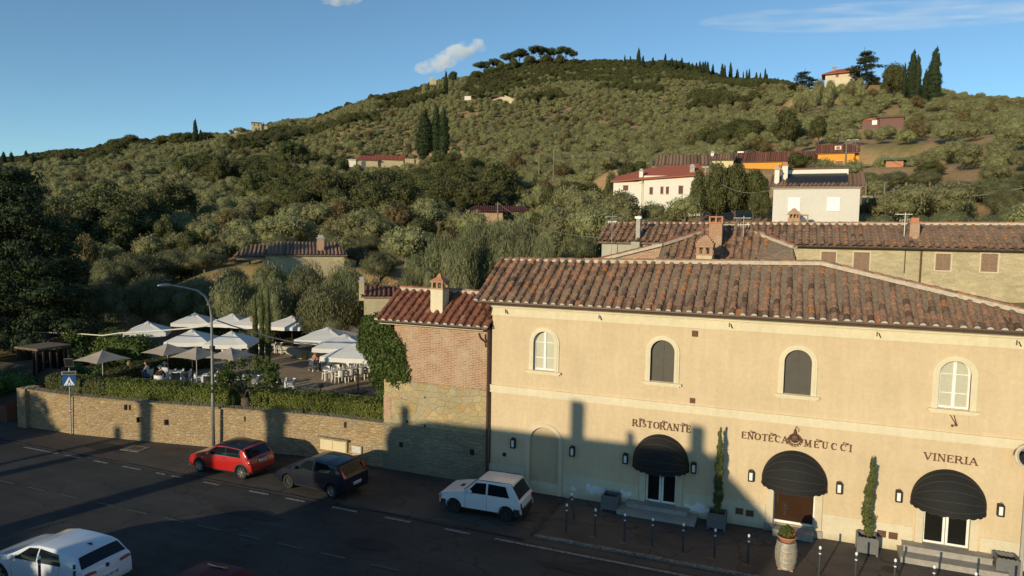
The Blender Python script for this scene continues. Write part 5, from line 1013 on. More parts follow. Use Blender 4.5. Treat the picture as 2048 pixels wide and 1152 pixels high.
h.box('wall', 'row_stone', 532, 690, 509, 530, 0, 6, 1.5); h.slope(530, 690, 509, 485, 0, 3.6, mat='roof_tile', rows=.34, x0r=552, x1r=675, ov=.3); h.box('wing', 'row_stone', 474, 530, 514, 521, 1, 6, 2); h.slope(473, 527, 514, 491, 1, 4.5, mat='roof_tile', rows=.34, x0r=500, ov=.25); h.chim(642, 477, 498, .6, 'chimney_brick', d=1.2)
h = House('garden_house', 'small shaded house with orange tiles and a stone chimney behind the big clipped olive', 758, 615, 48); h.keep(4); h.box('wall', 'row_stone', 728, 785, 592, 616, 0, 4, 4); h.slope(728, 788, 592, 573, 0, 2.6, mat='roof_tile_red', rows=.3, x0r=733, x1r=795, ov=.2); h.chim(723, 565, 585, .35, 'row_stone', d=.6)
# poles and wires up the hill
def pole(x, top, base_, r, label, mat='wood_pole', rad=.13, arm=False):
    P = onr(x, base_, r); g_ = gz(P.x, P.y); T = onr(x, top, r); t = thing('utility_pole', label, 'pole', (P.x, P.y, g_), 0, 'utility poles on the hillside'); mb = MB(); mb.tube([(0, 0, -.3), (0, 0, T.z-g_)], [rad, rad*.7], 8); mb.build('shaft', mat, t, False)
    mb = MB(); H = T.z-g_; mb.bar((-.35, 0, H-.3), (.35, 0, H-.3), .06); [mb.lathe([(.03, 0), (.05, .06), (.03, .12)], (q, 0, H-.26), 6) for q in (-.28, .28)]; mb.build('crossarm', 'wood_pole', t, False); return T
p1 = pole(1107, 296, 345, 128, 'tall wooden utility pole right of the thin pair left of the white farmhouse'); p2 = pole(1078, 306, 342, 140, 'short wooden utility pole left of the tall one on the slope'); p3 = pole(1219, 302, 345, 128, 'wooden utility pole at the bare bank above the white farmhouse'); p4 = pole(1408, 337, 430, 84, 'concrete utility pole before the tall clipped trees', 'concrete', .16); p5 = pole(1690, 282, 350, 118, 'leaning wooden utility pole before the orange house', 'wood_pole', .16); p6 = pole(903, 219, 240, 330, 'utility pole right of the tall cypresses'); p7 = pole(1548, 222, 240, 240, 'utility pole above the round yellow green tree'); p8 = pole(995, 404, 450, 90, 'wooden pole in front of the brick cottage'); p9 = pole(415, 275, 300, 330, 'utility pole below the stone house on the left slope'); p10 = pole(878, 440, 470, 88, 'rusty pole left of the brick cottage', 'rust_iron', .08)
def wire(A, B, sag, r, label, mat='cable_hill', name='overhead_cable'):
    A, B = Vector(A), Vector(B); pts = [A.lerp(B, k/24)-Vector((0, 0, sag*4*(k/24)*(1-k/24))) for k in range(25)]; mb = MB(); mb.tube(pts, r, 5); o = mb.build(name, mat); return tag(o, label, 'cable')
gh = onr(1540, 380, 70); wire(p4, gh, 1.2, .03, 'pale cable from the concrete pole to the grey house', 'cable_hill'); wire(p5, onr(2140, 372, 95), 1.5, .028, 'pale cable running right from the leaning pole over the orchard', 'cable_hill')
wire(onr(1716, 390, 71), onr(2140, 352, 75), 1.0, .028, 'lower pale cable running right from the grey house over the fence', 'cable_hill'); wire(p1, p3, 1.2, .03, 'thin dark cable between two wooden poles on the slope'); wire(p8, onr(1200, 475, 50), 1.0, .02, 'pale cable from the pole at the brick cottage to the stone building', 'cable_hill'); wire(p3, onr(1400, 345, 100), 1.0, .03, 'thin dark cable from the bank pole towards the white farmhouse')
# fence with posts and the retaining wall right of the grey house
h = House('orchard_wall', 'dry stone retaining wall below the wire fence right of the grey house', 1790, 412, 84, 'wall'); h.box('wall', 'row_stone', 1722, 1862, 391, 412, 0, 1.2, 3)
h = House('wire_fence', 'wire fence on pale wooden posts above the dry stone wall', 1790, 392, 85.5, 'fence')
for x in (1730, 1768, 1811, 1857): h.box('post', 'wood_pole', x-1.2, x+1.2, 365, 392, -.05, .05, .5)
mb = MB(); [mb.tube([(h.X(1722), 0, h.Z(y)), (h.X(1862), 0, h.Z(y))], .007, 4) for y in (370, 377, 384)]; mb.build('wire', 'cable_dark', h.t, False)
# ------------------------------------------------------------------ trees one can tell apart
ORD = ['first', 'second', 'third', 'fourth', 'fifth', 'sixth', 'seventh', 'eighth', 'ninth', 'tenth', 'eleventh', 'twelfth', 'thirteenth', 'fourteenth', 'fifteenth', 'sixteenth', 'seventeenth', 'eighteenth', 'nineteenth', 'twentieth']; ORD += ['twenty '+q for q in ORD[:9]]+['thirtieth']
TL = []
def T(*a, keep_=2.5, **k): TL.append(tree_px(*a, **k)); o = TL[-1]; KEEP.append((o.location.x, o.location.y, keep_)); return o
for x, top, w, l in ((849, 216, 34, 'tall dark cypress, leftmost of the three beside the stone farm'), (872, 206, 22, 'tall narrow dark cypress in the middle of the three beside the stone farm'), (887, 212, 24, 'tall dark cypress, rightmost of the three beside the stone farm')): T(('cypress', 0), x, top, 226, w, label=l, group='cypresses beside the stone farm')
RP = ((975, 124, 34), (1003, 110, 32), (1028, 102, 34), (1060, 97, 36), (1093, 95, 36), (1120, 96, 34), (955, 132, 26))
for i, (x, top, w) in enumerate(RP): T(('oak', i % 4), x, top+11, 575, w*.8, label='dark lumpy oak under the umbrella pines on the crest, %s from the left' % ('second', 'third', 'fourth', 'fifth', 'sixth', 'rightmost', 'leftmost')[i], group='oaks under the crest pines')
# ridge pines
for i, (x, top, w) in enumerate(((965, 122, 36), (990, 115, 26), (1016, 104, 30), (1041, 98, 34), (1079, 92, 44), (1108, 96, 28), (1130, 92, 32), (1148, 99, 18))):
    T(('pine', i % 2), x, top, 590, w, label='umbrella pine on the crest, number %s of the clump from the left' % ('one', 'two', 'three', 'four', 'five', 'six', 'seven', 'eight')[i], group='umbrella pines on the crest', parts=True)
T(('pine', 1), 905, 141, 452, 18, label='small umbrella pine beside the skyline ruin under the cloud'); T(('cypress', 1), 892, 140, 452, 9, label='thin cypress beside the skyline ruin')
cyp = [(1250, 109, 4), (1261, 111, 4), (1278, 95, 7), (1286, 110, 6), (1306, 114, 6), (1331, 106, 5), (1344, 115, 7), (1353, 118, 5), (1364, 114, 5), (1378, 123, 8), (1385, 125, 6), (1393, 124, 6), (1400, 121, 6), (1406, 122, 6), (1411, 121, 5), (1416, 122, 6), (1426, 127, 5), (1445, 126, 6), (1450, 128, 5), (1462, 123, 6), (1475, 137, 6), (1487, 141, 3), (1494, 138, 4), (1499, 136, 4), (1513, 143, 5), (1521, 144, 4), (1531, 136, 4), (1534, 147, 5), (1550, 155, 3), (1556, 155, 4)]
for i, (x, top, w) in enumerate(cyp): T(('cypress', i % 2), x, top, 560+(i % 3)*12, w*1.25, label='thin dark cypress on the skyline ridge, %s from the left' % ORD[i], group='cypresses along the skyline ridge', parts=False)
T(('cypress', 0), 390, 237, 430, 11, label='dark cypress on the left skyline'); T(('cypress', 1), 401, 258, 430, 8, label='short cypress right of the one on the left skyline')
# by the villa
T(('cedar_flat', 0), 1735, 98, 280, 64, label='dark spreading conifer beside the hilltop villa'); T(('oak', 1), 1792, 121, 270, 58, label='round yellow green tree right of the dark spreading conifer')
for x, top, w, l in ((1828, 97, 20, 'tall cypress on the right skyline, left one of the pair'), (1838, 107, 15, 'shorter cypress touching the left tall one on the right skyline'), (1873, 92, 26, 'tallest cypress on the right skyline'), (1811, 123, 8, 'small dark cypress behind the round yellow green tree'), (1853, 137, 14, 'short dark conifer between the two tall cypresses')): T(('cypress', 1), x, top, 262, w, label=l)
T(('cedar_flat', 0), 1608, 140, 300, 52, label='low dark conifer on the ridge left of the villa'); T(('oak', 2), 1578, 209, 172, 66, label='big round yellow green tree on the right slope', keep_=6)
T(('pine', 0), 586, 281, 215, 62, label='bright green umbrella pine left of the stone farm', keep_=6); T(('oak', 3), 684, 312, 212, 34, label='dark tree left of the stone farm'); T(('oak', 0), 877, 297, 205, 44, label='dark round bush under the tall cypresses'); T(('olive', 0), 1000, 196, 380, 26, label='olive tree half hiding the gabled cottage')
# far left wood and ridge oaks
for i, (x, top, w, r) in enumerate(((232, 274, 50, 460), (262, 268, 60, 455), (285, 276, 46, 450), (330, 268, 44, 455), (355, 262, 50, 450), (376, 262, 40, 445), (410, 262, 40, 450))): T(('oak', i % 4), x, top, r, w, label='dark oak on the left skyline, %s of the row from the left' % ('first', 'second', 'third', 'fourth', 'fifth', 'sixth', 'seventh')[i], group='oaks on the left skyline')
for i, (x, top, w, r) in enumerate(((-8, 306, 16, 330), (6, 302, 14, 330), (22, 303, 16, 335), (52, 300, 12, 335), (64, 306, 16, 320), (-20, 300, 18, 320))): T(('cypress', i % 2), x, top, r, w, label='dark cypress at the far left edge below the skyline, %s' % ('third from the left', 'fourth from the left', 'fifth from the left', 'sixth, beside the seventh', 'rightmost', 'leftmost')[i], group='cypresses at the far left edge')
# dark oaks in mid distance
mid = [('oak', 640, 344, 128, 92), ('oak', 700, 338, 132, 90), ('oak', 748, 352, 126, 80), ('oak', 600, 372, 120, 60), ('oak', 672, 368, 116, 70), ('oak', 280, 380, 108, 120), ('brown', 462, 412, 104, 78), ('oak', 380, 452, 92, 60), ('brown', 172, 462, 88, 70), ('oak', 330, 425, 100, 60), ('oak', 540, 395, 112, 60), ('oak', 1145, 352, 106, 90), ('oak', 1100, 372, 100, 60), ('oak', 1182, 360, 110, 60), ('brown', 1245, 376, 86, 92), ('oak', 840, 428, 88, 52), ('oak', 1075, 420, 82, 50), ('oak', 905, 300, 190, 50), ('oak', 1640, 225, 165, 40), ('oak', 1885, 370, 84, 52), ('oak', 1600, 302, 117, 74), ('oak', 1860, 330, 100, 80), ('brown', 900, 450, 74, 70), ('oak', 505, 330, 150, 60), ('oak', 120, 400, 108, 80), ('oak', 60, 380, 120, 70), ('oak', 215, 350, 140, 60), ('oak', 440, 300, 190, 50), ('oak', 1255, 322, 112, 60), ('oak', 1225, 338, 104, 50), ('oak', 1280, 318, 114, 44), ('scrub', 1255, 345, 104, 60), ('scrub', 1500, 290, 132, 44), ('brown', 1010, 330, 150, 50), ('olive', 790, 328, 215, 26), ('oak', 940, 215, 360, 36), ('oak', 1065, 160, 470, 46), ('oak', 985, 165, 470, 50), ('oak', 1030, 150, 500, 46), ('oak', 955, 140, 560, 34), ('oak', 985, 132, 575, 36), ('oak', 1008, 126, 575, 40), ('oak', 1030, 121, 580, 40), ('oak', 1060, 117, 580, 44), ('oak', 1090, 116, 580, 44), ('oak', 1120, 117, 580, 44), ('oak', 1150, 116, 580, 40), ('oak', 1000, 145, 540, 44), ('oak', 1070, 138, 540, 50), ('oak', 1110, 140, 545, 44)]
pl = ['on the hillside', 'in the orchard', 'among the olive trees', 'below the farm', 'beside the clearing']
for i, (k, x, top, r, w) in enumerate(mid): T((k, i % (2 if k in ('brown', 'scrub') else 4)), x, top, r, w, label=None, group='broadleaf trees on the hillside', keep_=4 if r < 200 else 6)
# clipped tall trees between the white farmhouse and the grey house
for i, (x, top, w) in enumerate(((1405, 330, 60), (1438, 318, 70), (1475, 314, 74), (1512, 324, 66))): T(('oak', i), x, top, 80+i*.5, w, label='tall dark clipped tree in front of the orange row, %s from the left' % ('first', 'second', 'third', 'fourth')[i], group='clipped trees before the orange row', keep_=3)
T(('oak', 2), 1524, 375, 72, 44, label='dark green tree against the left side of the grey house'); T(('scrub', 1), 1350, 424, 74, 60, label='low grassy shrub under the palms'); 
for i, x in enumerate((1140, 1180, 1215, 1250, 1300, 1345, 1395, 1440, 1480, 1515)): T(('scrub', i % 2), x, 436+(i*7) % 9-(4 if x < 1250 else 0), 62+(i % 3), 52, group='rough shrubs behind the stone building roof')
T(('olive_near', 0), 1000, 418, 52, 170, label='large bushy willow leaved tree behind the left end of the restaurant roof', keep_=5); T(('olive_near', 2), 925, 455, 50, 110, label='bushy grey green tree left of the large one behind the restaurant roof', keep_=4); T(('olive_near', 3), 1070, 450, 49, 100, label='grey green tree just behind the left roof corner of the restaurant', keep_=4); T(('olive_near', 1), 1160, 470, 60, 90, label='olive tree left of the plastered end of the stone building', keep_=4)
[T(('olive_near', i % 4), x, top, r, w, keep_=4, label='grey green tree in the broad mass left of the restaurant roof, %s' % q) for i, (x, top, r, w, q) in enumerate(((880, 446, 57, 110, 'leftmost'), (958, 436, 55, 130, 'middle'), (1045, 438, 50, 120, 'right of the middle'), (1088, 462, 45, 90, 'rightmost')))]
T(('olive_near', 1), 652, 560, 53, 168, label='big rounded olive with fine silvery leaves behind the parasols', keep_=4, rz=1.)
for i, (x, top, w, r) in enumerate(((215, 512, 90, 78), (275, 503, 120, 80), (345, 498, 110, 82), (410, 505, 110, 80), (470, 522, 110, 66), (545, 520, 112, 62), (612, 522, 112, 61), (688, 516, 105, 60), (760, 498, 90, 66), (840, 505, 80, 62))): T(('olive_near', i % 4), x, top, r, w, label='olive tree in the row behind the terrace, %s from the left' % ('first', 'second', 'third', 'fourth', 'fifth', 'sixth', 'seventh', 'eighth', 'ninth', 'tenth')[i], group='olive row behind the terrace', keep_=3)
for i, (x, top, w, r) in enumerate(((210, 556, 110, 66), (300, 545, 120, 68), (390, 548, 120, 67), (470, 550, 120, 60), (545, 556, 100, 57), (820, 540, 80, 56))): T(('olive_near', (i+1) % 4), x, top, r, w, label='shaded olive tree nearest the terrace, %s from the left' % ('first', 'second', 'third', 'fourth', 'fifth', 'sixth')[i], group='shaded olives nearest the terrace', keep_=3)
for i, (x, top, w, r) in enumerate(((1765, 425, 70, 62), (1840, 430, 80, 60), (1905, 418, 90, 62), (1975, 425, 90, 58), (2040, 400, 80, 66), (1990, 355, 110, 80), (1920, 360, 100, 82), (2060, 350, 90, 84), (1790, 340, 80, 92), (1740, 345, 50, 95), (1850, 345, 70, 92), (2010, 372, 80, 72))): T(('olive_near', i % 4), x, top, r, w, group='olive trees right of the grey house', keep_=3)
CD = tree(('cedar', 0), Vector((-50.5, 5.5, 1.3)), 13.8, .86, 'huge dark conifer filling the left edge of the view', rz=.4); KEEP.append((-47.5, 6.5, 7))
for i, (x, top) in enumerate(((1640, 152), (1662, 156), (1684, 160), (1704, 157), (1722, 152), (850, 163), (878, 160), (866, 166))): T(('olive', i % 4), x, top, 272 if x > 1000 else 448, 26 if x > 1000 else 16)
for i, (x, top, r, w) in enumerate(((1598, 176, 268, 26), (1615, 172, 268, 26), (1632, 166, 268, 26), (1606, 188, 258, 28), (1630, 184, 256, 28), (1655, 176, 256, 28), (1690, 178, 256, 28), (1720, 172, 258, 28))): T(('olive', i % 4), x, top, r, w)
for i, (x, top, r, w) in enumerate(((395, 492, 92, 70), (440, 498, 88, 70), (500, 500, 82, 60), (735, 478, 84, 70), (790, 474, 84, 70), (850, 470, 84, 70), (715, 500, 74, 60), (905, 474, 78, 70), (360, 515, 84, 70), (960, 455, 78, 70), (660, 468, 84, 60), (250, 528, 84, 70), (570, 476, 84, 60))): T(('olive_near', i % 4), x, top-8, r, w, group='olive trees on the hillside')
# ---- palms
def palm(x, top, r, label):
    P = onr(x, top, r); g_ = gz(P.x, P.y); H = P.z-g_-.4; t = thing('palm_tree', label, 'palm', (P.x, P.y, g_), 0, 'palms before the white farmhouse'); mb = MB(); mb.tube([(0, 0, -.2), (0, 0, H*.5), (0, 0, H)], [.2, .16, .2], 8); mb.build('trunk', 'bark', t, False); mb = MB(); g = random.Random(int(x))
    for k in range(34):
        a = g.uniform(0, 6.3); el = g.uniform(-.5, 1.2); L = 1.15; c = Vector((math.cos(a)*math.cos(el)*L*.6, math.sin(a)*math.cos(el)*L*.6, H+.05+math.sin(el)*L*.6)); d = (c-Vector((0, 0, H))).normalized(); sd = d.cross(Vector((0, 0, 1))).normalized(); mb.vc = g.random()
        for q in range(-4, 5): e = c+(d*math.cos(q*.3)+sd*math.sin(q*.3))*.55-Vector((0, 0, .12)); mb.add([c-sd*.02, c+sd*.02, e], [(0, 1, 2)])
        mb.tube([(0, 0, H), c], .02, 3)
    mb.build('crown', 'bright_leaf', t, False)
palm(1301, 408, 86, 'small fan palm, left one of the two before the white farmhouse'); palm(1339, 410, 86, 'small fan palm, right one of the two before the white farmhouse')
t = House('topiary_tree', 'small round clipped tree right of the palms', 1372, 434, 85, 'tree').t; o = bpy.data.objects.new('crown', KIND[('hedgy', 1)][0]); COL.objects.link(o); o.parent = t; o.location = (0, 0, .5); o.scale = (.45, .45, .55)

# ------------------------------------------------------------------ the orchards and woods of the hill
OWN = [o for o in TL if o.get('label') is None]
def place_random():
    g = np.random.default_rng(5); pts = []; sp = 4.25
    X, Y = np.meshgrid(np.arange(-620, 420, sp), np.arange(12, 640, sp)); X = X+(np.arange(Y.shape[0])[:, None] % 2)*sp/2
    X = X.ravel()+g.uniform(-1.5, 1.5, X.size); Y = Y.ravel()+g.uniform(-1.3, 1.3, Y.size)
    dx, dy = X-CAM.x, Y-CAM.y; r = np.hypot(dx, dy); a = np.arctan2(dx, dy)+_y; ok = (np.abs(a) < 1.2) & (r > 60) & (r < 640)
    X, Y, r, a = X[ok], Y[ok], r[ok], a[ok]; c = 1024+1400*np.tan(a); ok = (c > -130) & (c < 2180); X, Y, r, c = X[ok], Y[ok], r[ok], c[ok]
    z = ground_np(X, Y); k = np.ones(len(X), bool)
    for kx, ky, kr in KEEP: k &= (X-kx)**2+(Y-ky)**2 > kr*kr
    k &= ~((X > -14) & (Y < 26)); k &= ~((X < -14) & (Y < 31) & (X > -60))
    yim = HZ(c)-(z-CAM.z)/r*np.hypot(1400, c-1024)
    nz = np.array([noise.noise(Vector((x*.022, y*.022, 1.3))) for x, y in zip(X, Y)]); n2 = np.array([noise.noise(Vector((x*.05, y*.05, 7.3))) for x, y in zip(X, Y)])
    open_ = np.where((c > 1350) & (r < 330), .27, np.where(c > 1250, .18, .10))+np.where((c > 1450) & (r < 190) & (r > 105), .32, 0); p = np.clip(np.where((c < 1230) & (r < 200), -.05+n2*.25, open_+n2*.55), 0, .85); k &= g.random(len(X)) > p
    k &= ~((c > 1480) & (c < 1560) & (r > 128) & (r < 150))
    wood = (((c > 930) & (c < 1600) & (r > 455)) | ((c < 240) & (r > 330)) | ((c > 940) & (c < 1010) & (r > 400))) & (n2 > -.35)
    kd = np.where(wood, 2, np.where((nz > .33) & (c < 1500), 1, 0)); kd = np.where((g.random(len(X)) < .03) & (kd == 0), 3, kd)
    return X[k], Y[k], z[k], r[k], c[k], kd[k], g
X_, Y_, Z_, R_, C_, K_, g = place_random()
hts = np.where((R_ < 125) & (C_ < 1250), g.uniform(1.0, 1.4, len(X_)), 1.)*np.where(K_ == 0, g.uniform(2.7, 4.0, len(X_)), np.where(K_ == 1, g.uniform(4.0, 6.8, len(X_)), np.where(K_ == 2, g.uniform(3.2, 5.2, len(X_)), g.uniform(3, 5.5, len(X_)))))
var = g.integers(0, 4, len(X_)); rot = g.uniform(0, 6.28, len(X_)); order = np.argsort(-hts/R_)
NI = 255; kn = {0: 'olive', 1: 'oak', 2: 'oak', 3: 'brown'}
side = lambda c: 'left' if c < 700 else ('middle' if c < 1350 else 'right')
for i in order[:NI]:
    k = kn[int(K_[i])]; v = int(var[i]) % (2 if k == 'brown' else 4)
    o = tree((k, v), Vector((X_[i], Y_[i], Z_[i]-.15)), float(hts[i]), 1.0, None, None, parts=bool(R_[i] < 100), rz=float(rot[i])); OWN.append(o)
LABK = {'olive_tree': 'silvery olive tree', 'oak_tree': 'dark green broadleaf tree', 'brown_tree': 'brownish half dry tree', 'shrub': 'low rough shrub'}
def landmark(x, y):
    L = (('the white farmhouse', 1330, 400), ('the grey house', 1628, 410), ('the orange house', 1675, 325), ('the stone farm', 770, 325), ('the brick cottage', 998, 430), ('the tiled outbuilding', 600, 505), ('the red shed', 1765, 248), ('the tall cypresses', 870, 260), ('the huge left conifer', 60, 500), ('the terrace', 450, 640), ('the round yellow green tree', 1578, 240), ('the dry stone wall', 1790, 400), ('the umbrella pine', 586, 300), ('the restaurant roof', 1300, 520), ('the orange row', 1500, 320), ('the dark oak clump', 690, 380))
    n, lx, ly = min(L, key=lambda q: (q[1]-x)**2+(q[2]-y)**2); dx, dy = x-lx, y-ly
    return ('%s %s' % ('above' if dy < -14 else ('below' if dy > 14 else 'level with'), n)) if abs(dx) < 25 else ('%s %s of %s' % ('high' if dy < -40 else ('low' if dy > 40 else 'just'), 'left' if dx < 0 else 'right', n))
from collections import defaultdict
grp = defaultdict(list)
for o in OWN:
    H = o.dimensions.z if o.type == 'MESH' else 4; px_, py_ = proj(o.location+Vector((0, 0, 3))); grp[(LABK.get(o.name.split('.')[0], 'tree'), landmark(px_, py_))].append((px_, py_, o))
for (k, lm), L in grp.items():
    L.sort(key=lambda q: q[0])
    for i, (a, b, o) in enumerate(L):
        o['label'] = '%s %s' % (k, lm) if len(L) == 1 else '%s %s, %s from the left' % (k, lm, ORD[i] if i < 30 else 'one more')
        o['category'] = 'tree'; o['group'] = {'silvery olive tree': 'olive trees on the hillside', 'dark green broadleaf tree': 'broadleaf trees on the hillside', 'brownish half dry tree': 'brown trees on the hillside', 'low rough shrub': 'rough shrubs behind the stone building roof'}.get(k, 'trees')
def scatter(name, label, idx, srcs):
    me = bpy.data.meshes.new(name); v = np.stack([X_[idx], Y_[idx], Z_[idx]-.15], 1); me.vertices.add(len(v)); me.vertices.foreach_set('co', v.ravel().astype(np.float32))
    for an, arr, ty in (('scl', np.array([hts[i]/KIND[(srcs[var[i] % len(srcs)])][2] for i in idx]), 'FLOAT'), ('rot', rot[idx], 'FLOAT'), ('pick', var[idx] % len(srcs), 'INT')):
        at = me.attributes.new(an, ty, 'POINT'); at.data.foreach_set('value', arr.astype(np.int32) if ty == 'INT' else arr.astype(np.float32))
    o = bpy.data.objects.new(name, me); COL.objects.link(o); ng = bpy.data.node_groups.new(name, 'GeometryNodeTree'); ng.interface.new_socket('Geometry', in_out='INPUT', socket_type='NodeSocketGeometry'); ng.interface.new_socket('Geometry', in_out='OUTPUT', socket_type='NodeSocketGeometry')
    gi = ng.nodes.new('NodeGroupInput'); go = ng.nodes.new('NodeGroupOutput'); jn = ng.nodes.new('GeometryNodeJoinGeometry')
    def attr(n, ty): a = ng.nodes.new('GeometryNodeInputNamedAttribute'); a.data_type = ty; a.inputs[0].default_value = n; return a.outputs[0]
    sc, ro, pk = attr('scl', 'FLOAT'), attr('rot', 'FLOAT'), attr('pick', 'INT'); cx = ng.nodes.new('ShaderNodeCombineXYZ'); ng.links.new(ro, cx.inputs[2]); cs = ng.nodes.new('ShaderNodeCombineXYZ'); [ng.links.new(sc, cs.inputs[q]) for q in range(3)]
    for k, key in enumerate(srcs):
        src = SRC[key]; oi = ng.nodes.new('GeometryNodeObjectInfo'); oi.inputs[0].default_value = src; cmp = ng.nodes.new('FunctionNodeCompare'); cmp.data_type = 'INT'; cmp.operation = 'EQUAL'; ng.links.new(pk, cmp.inputs[2]); cmp.inputs[3].default_value = k
        ip = ng.nodes.new('GeometryNodeInstanceOnPoints'); ng.links.new(gi.outputs[0], ip.inputs['Points']); ng.links.new(cmp.outputs[0], ip.inputs['Selection']); ng.links.new(oi.outputs['Geometry'], ip.inputs['Instance']); ng.links.new(cx.outputs[0], ip.inputs['Rotation']); ng.links.new(cs.outputs[0], ip.inputs['Scale']); ng.links.new(ip.outputs[0], jn.inputs[0])
    ng.links.new(jn.outputs[0], go.inputs[0]); md = o.modifiers.new('trees', 'NODES'); md.node_group = ng
    return tag(o, label, 'orchard' if 'olive' in name else 'wood', None, 'stuff')
SRC = {}
for o in bpy.data.objects:
    if o.type == 'MESH':
        for key, (cr, tr, H) in KIND.items():
            if o.data == cr and key not in SRC: SRC[key] = o
rest = order[NI:]
scatter('olive_grove', 'terraced olive groves covering the hillside', np.array([i for i in rest if K_[i] == 0]), [k for k in [('olive', q) for q in range(4)] if k in SRC])
scatter('hill_wood', 'dark oak and scrub woods on the hill and its crest', np.array([i for i in rest if K_[i] in (1, 2)]), [k for k in [('oak', q) for q in range(4)] if k in SRC])
scatter('dry_thicket', 'scattered brownish thicket between the olive groves', np.array([i for i in rest if K_[i] == 3]), [k for k in [('brown', q) for q in range(2)] if k in SRC])
# dry grass tufts on the bare banks
print('TREES', len(X_), 'rest', len(rest))
# ------------------------------------------------------------------ cars
def wheel_parts(t, x, y, r, style, sgn):
    w_ = bpy.data.objects.new('wheel', None); COL.objects.link(w_); w_.parent = t; w_.location = (x, y, r); w_['_o'] = (0, 0, 0); w_.empty_display_size = .2
    mb = MB(); mb.lathe([(r*.62, -.09), (r*.93, -.095), (r, -.06), (r, .06), (r*.93, .095), (r*.64, .09), (r*.60, .05), (r*.60, -.05)], (0, 0, 0), 28, (0, sgn, 0), cap=False); mb.build('tyre', 'tyre', w_, False, smooth=40)
    mb = MB(); ro = r*.63; mb.lathe([(ro, .088), (ro*.92, .07), (ro*.9, .03), (ro*.9, .0), (ro, .0)] if style != 'steel' else [(ro, .088), (ro*.92, .07), (ro*.9, .03), (0, .03)], (0, 0, 0), 24, (0, sgn, 0), cap=False)
    n = {'alloy': 7, 'many': 14, 'steel': 0, 'five': 5}[style]
    mb.build('rim', 'alloy' if style != 'steel' else 'steel_wheel', w_, False)
    mb = MB()
    if n:
        mb.lathe([(ro*.88, .031), (ro*.88, .034), (0, .034)], (0, 0, 0), 24, (0, sgn, 0)); mb.build('brake', 'tyre', w_, False); mb = MB()
        for k in range(n): a = 2*PI*k/n; mb.bar((math.cos(a)*ro*.15, sgn*.065, math.sin(a)*ro*.15), (math.cos(a)*ro*.93, sgn*.075, math.sin(a)*ro*.93), (.036 if n == 7 else .045) if n < 10 else .016, .03, (0, 1, 0))
        mb.lathe([(ro*.24, .05), (ro*.22, .085), (0, .09)], (0, 0, 0), 12, (0, sgn, 0)); mb.build('spokes', 'alloy', w_, False)
    else:
        mb.lathe([(ro*.55, .031), (ro*.5, .06), (ro*.2, .055), (ro*.18, .08), (0, .085)], (0, 0, 0), 20, (0, sgn, 0)); mb.build('hub', 'steel_wheel', w_, False, smooth=40)
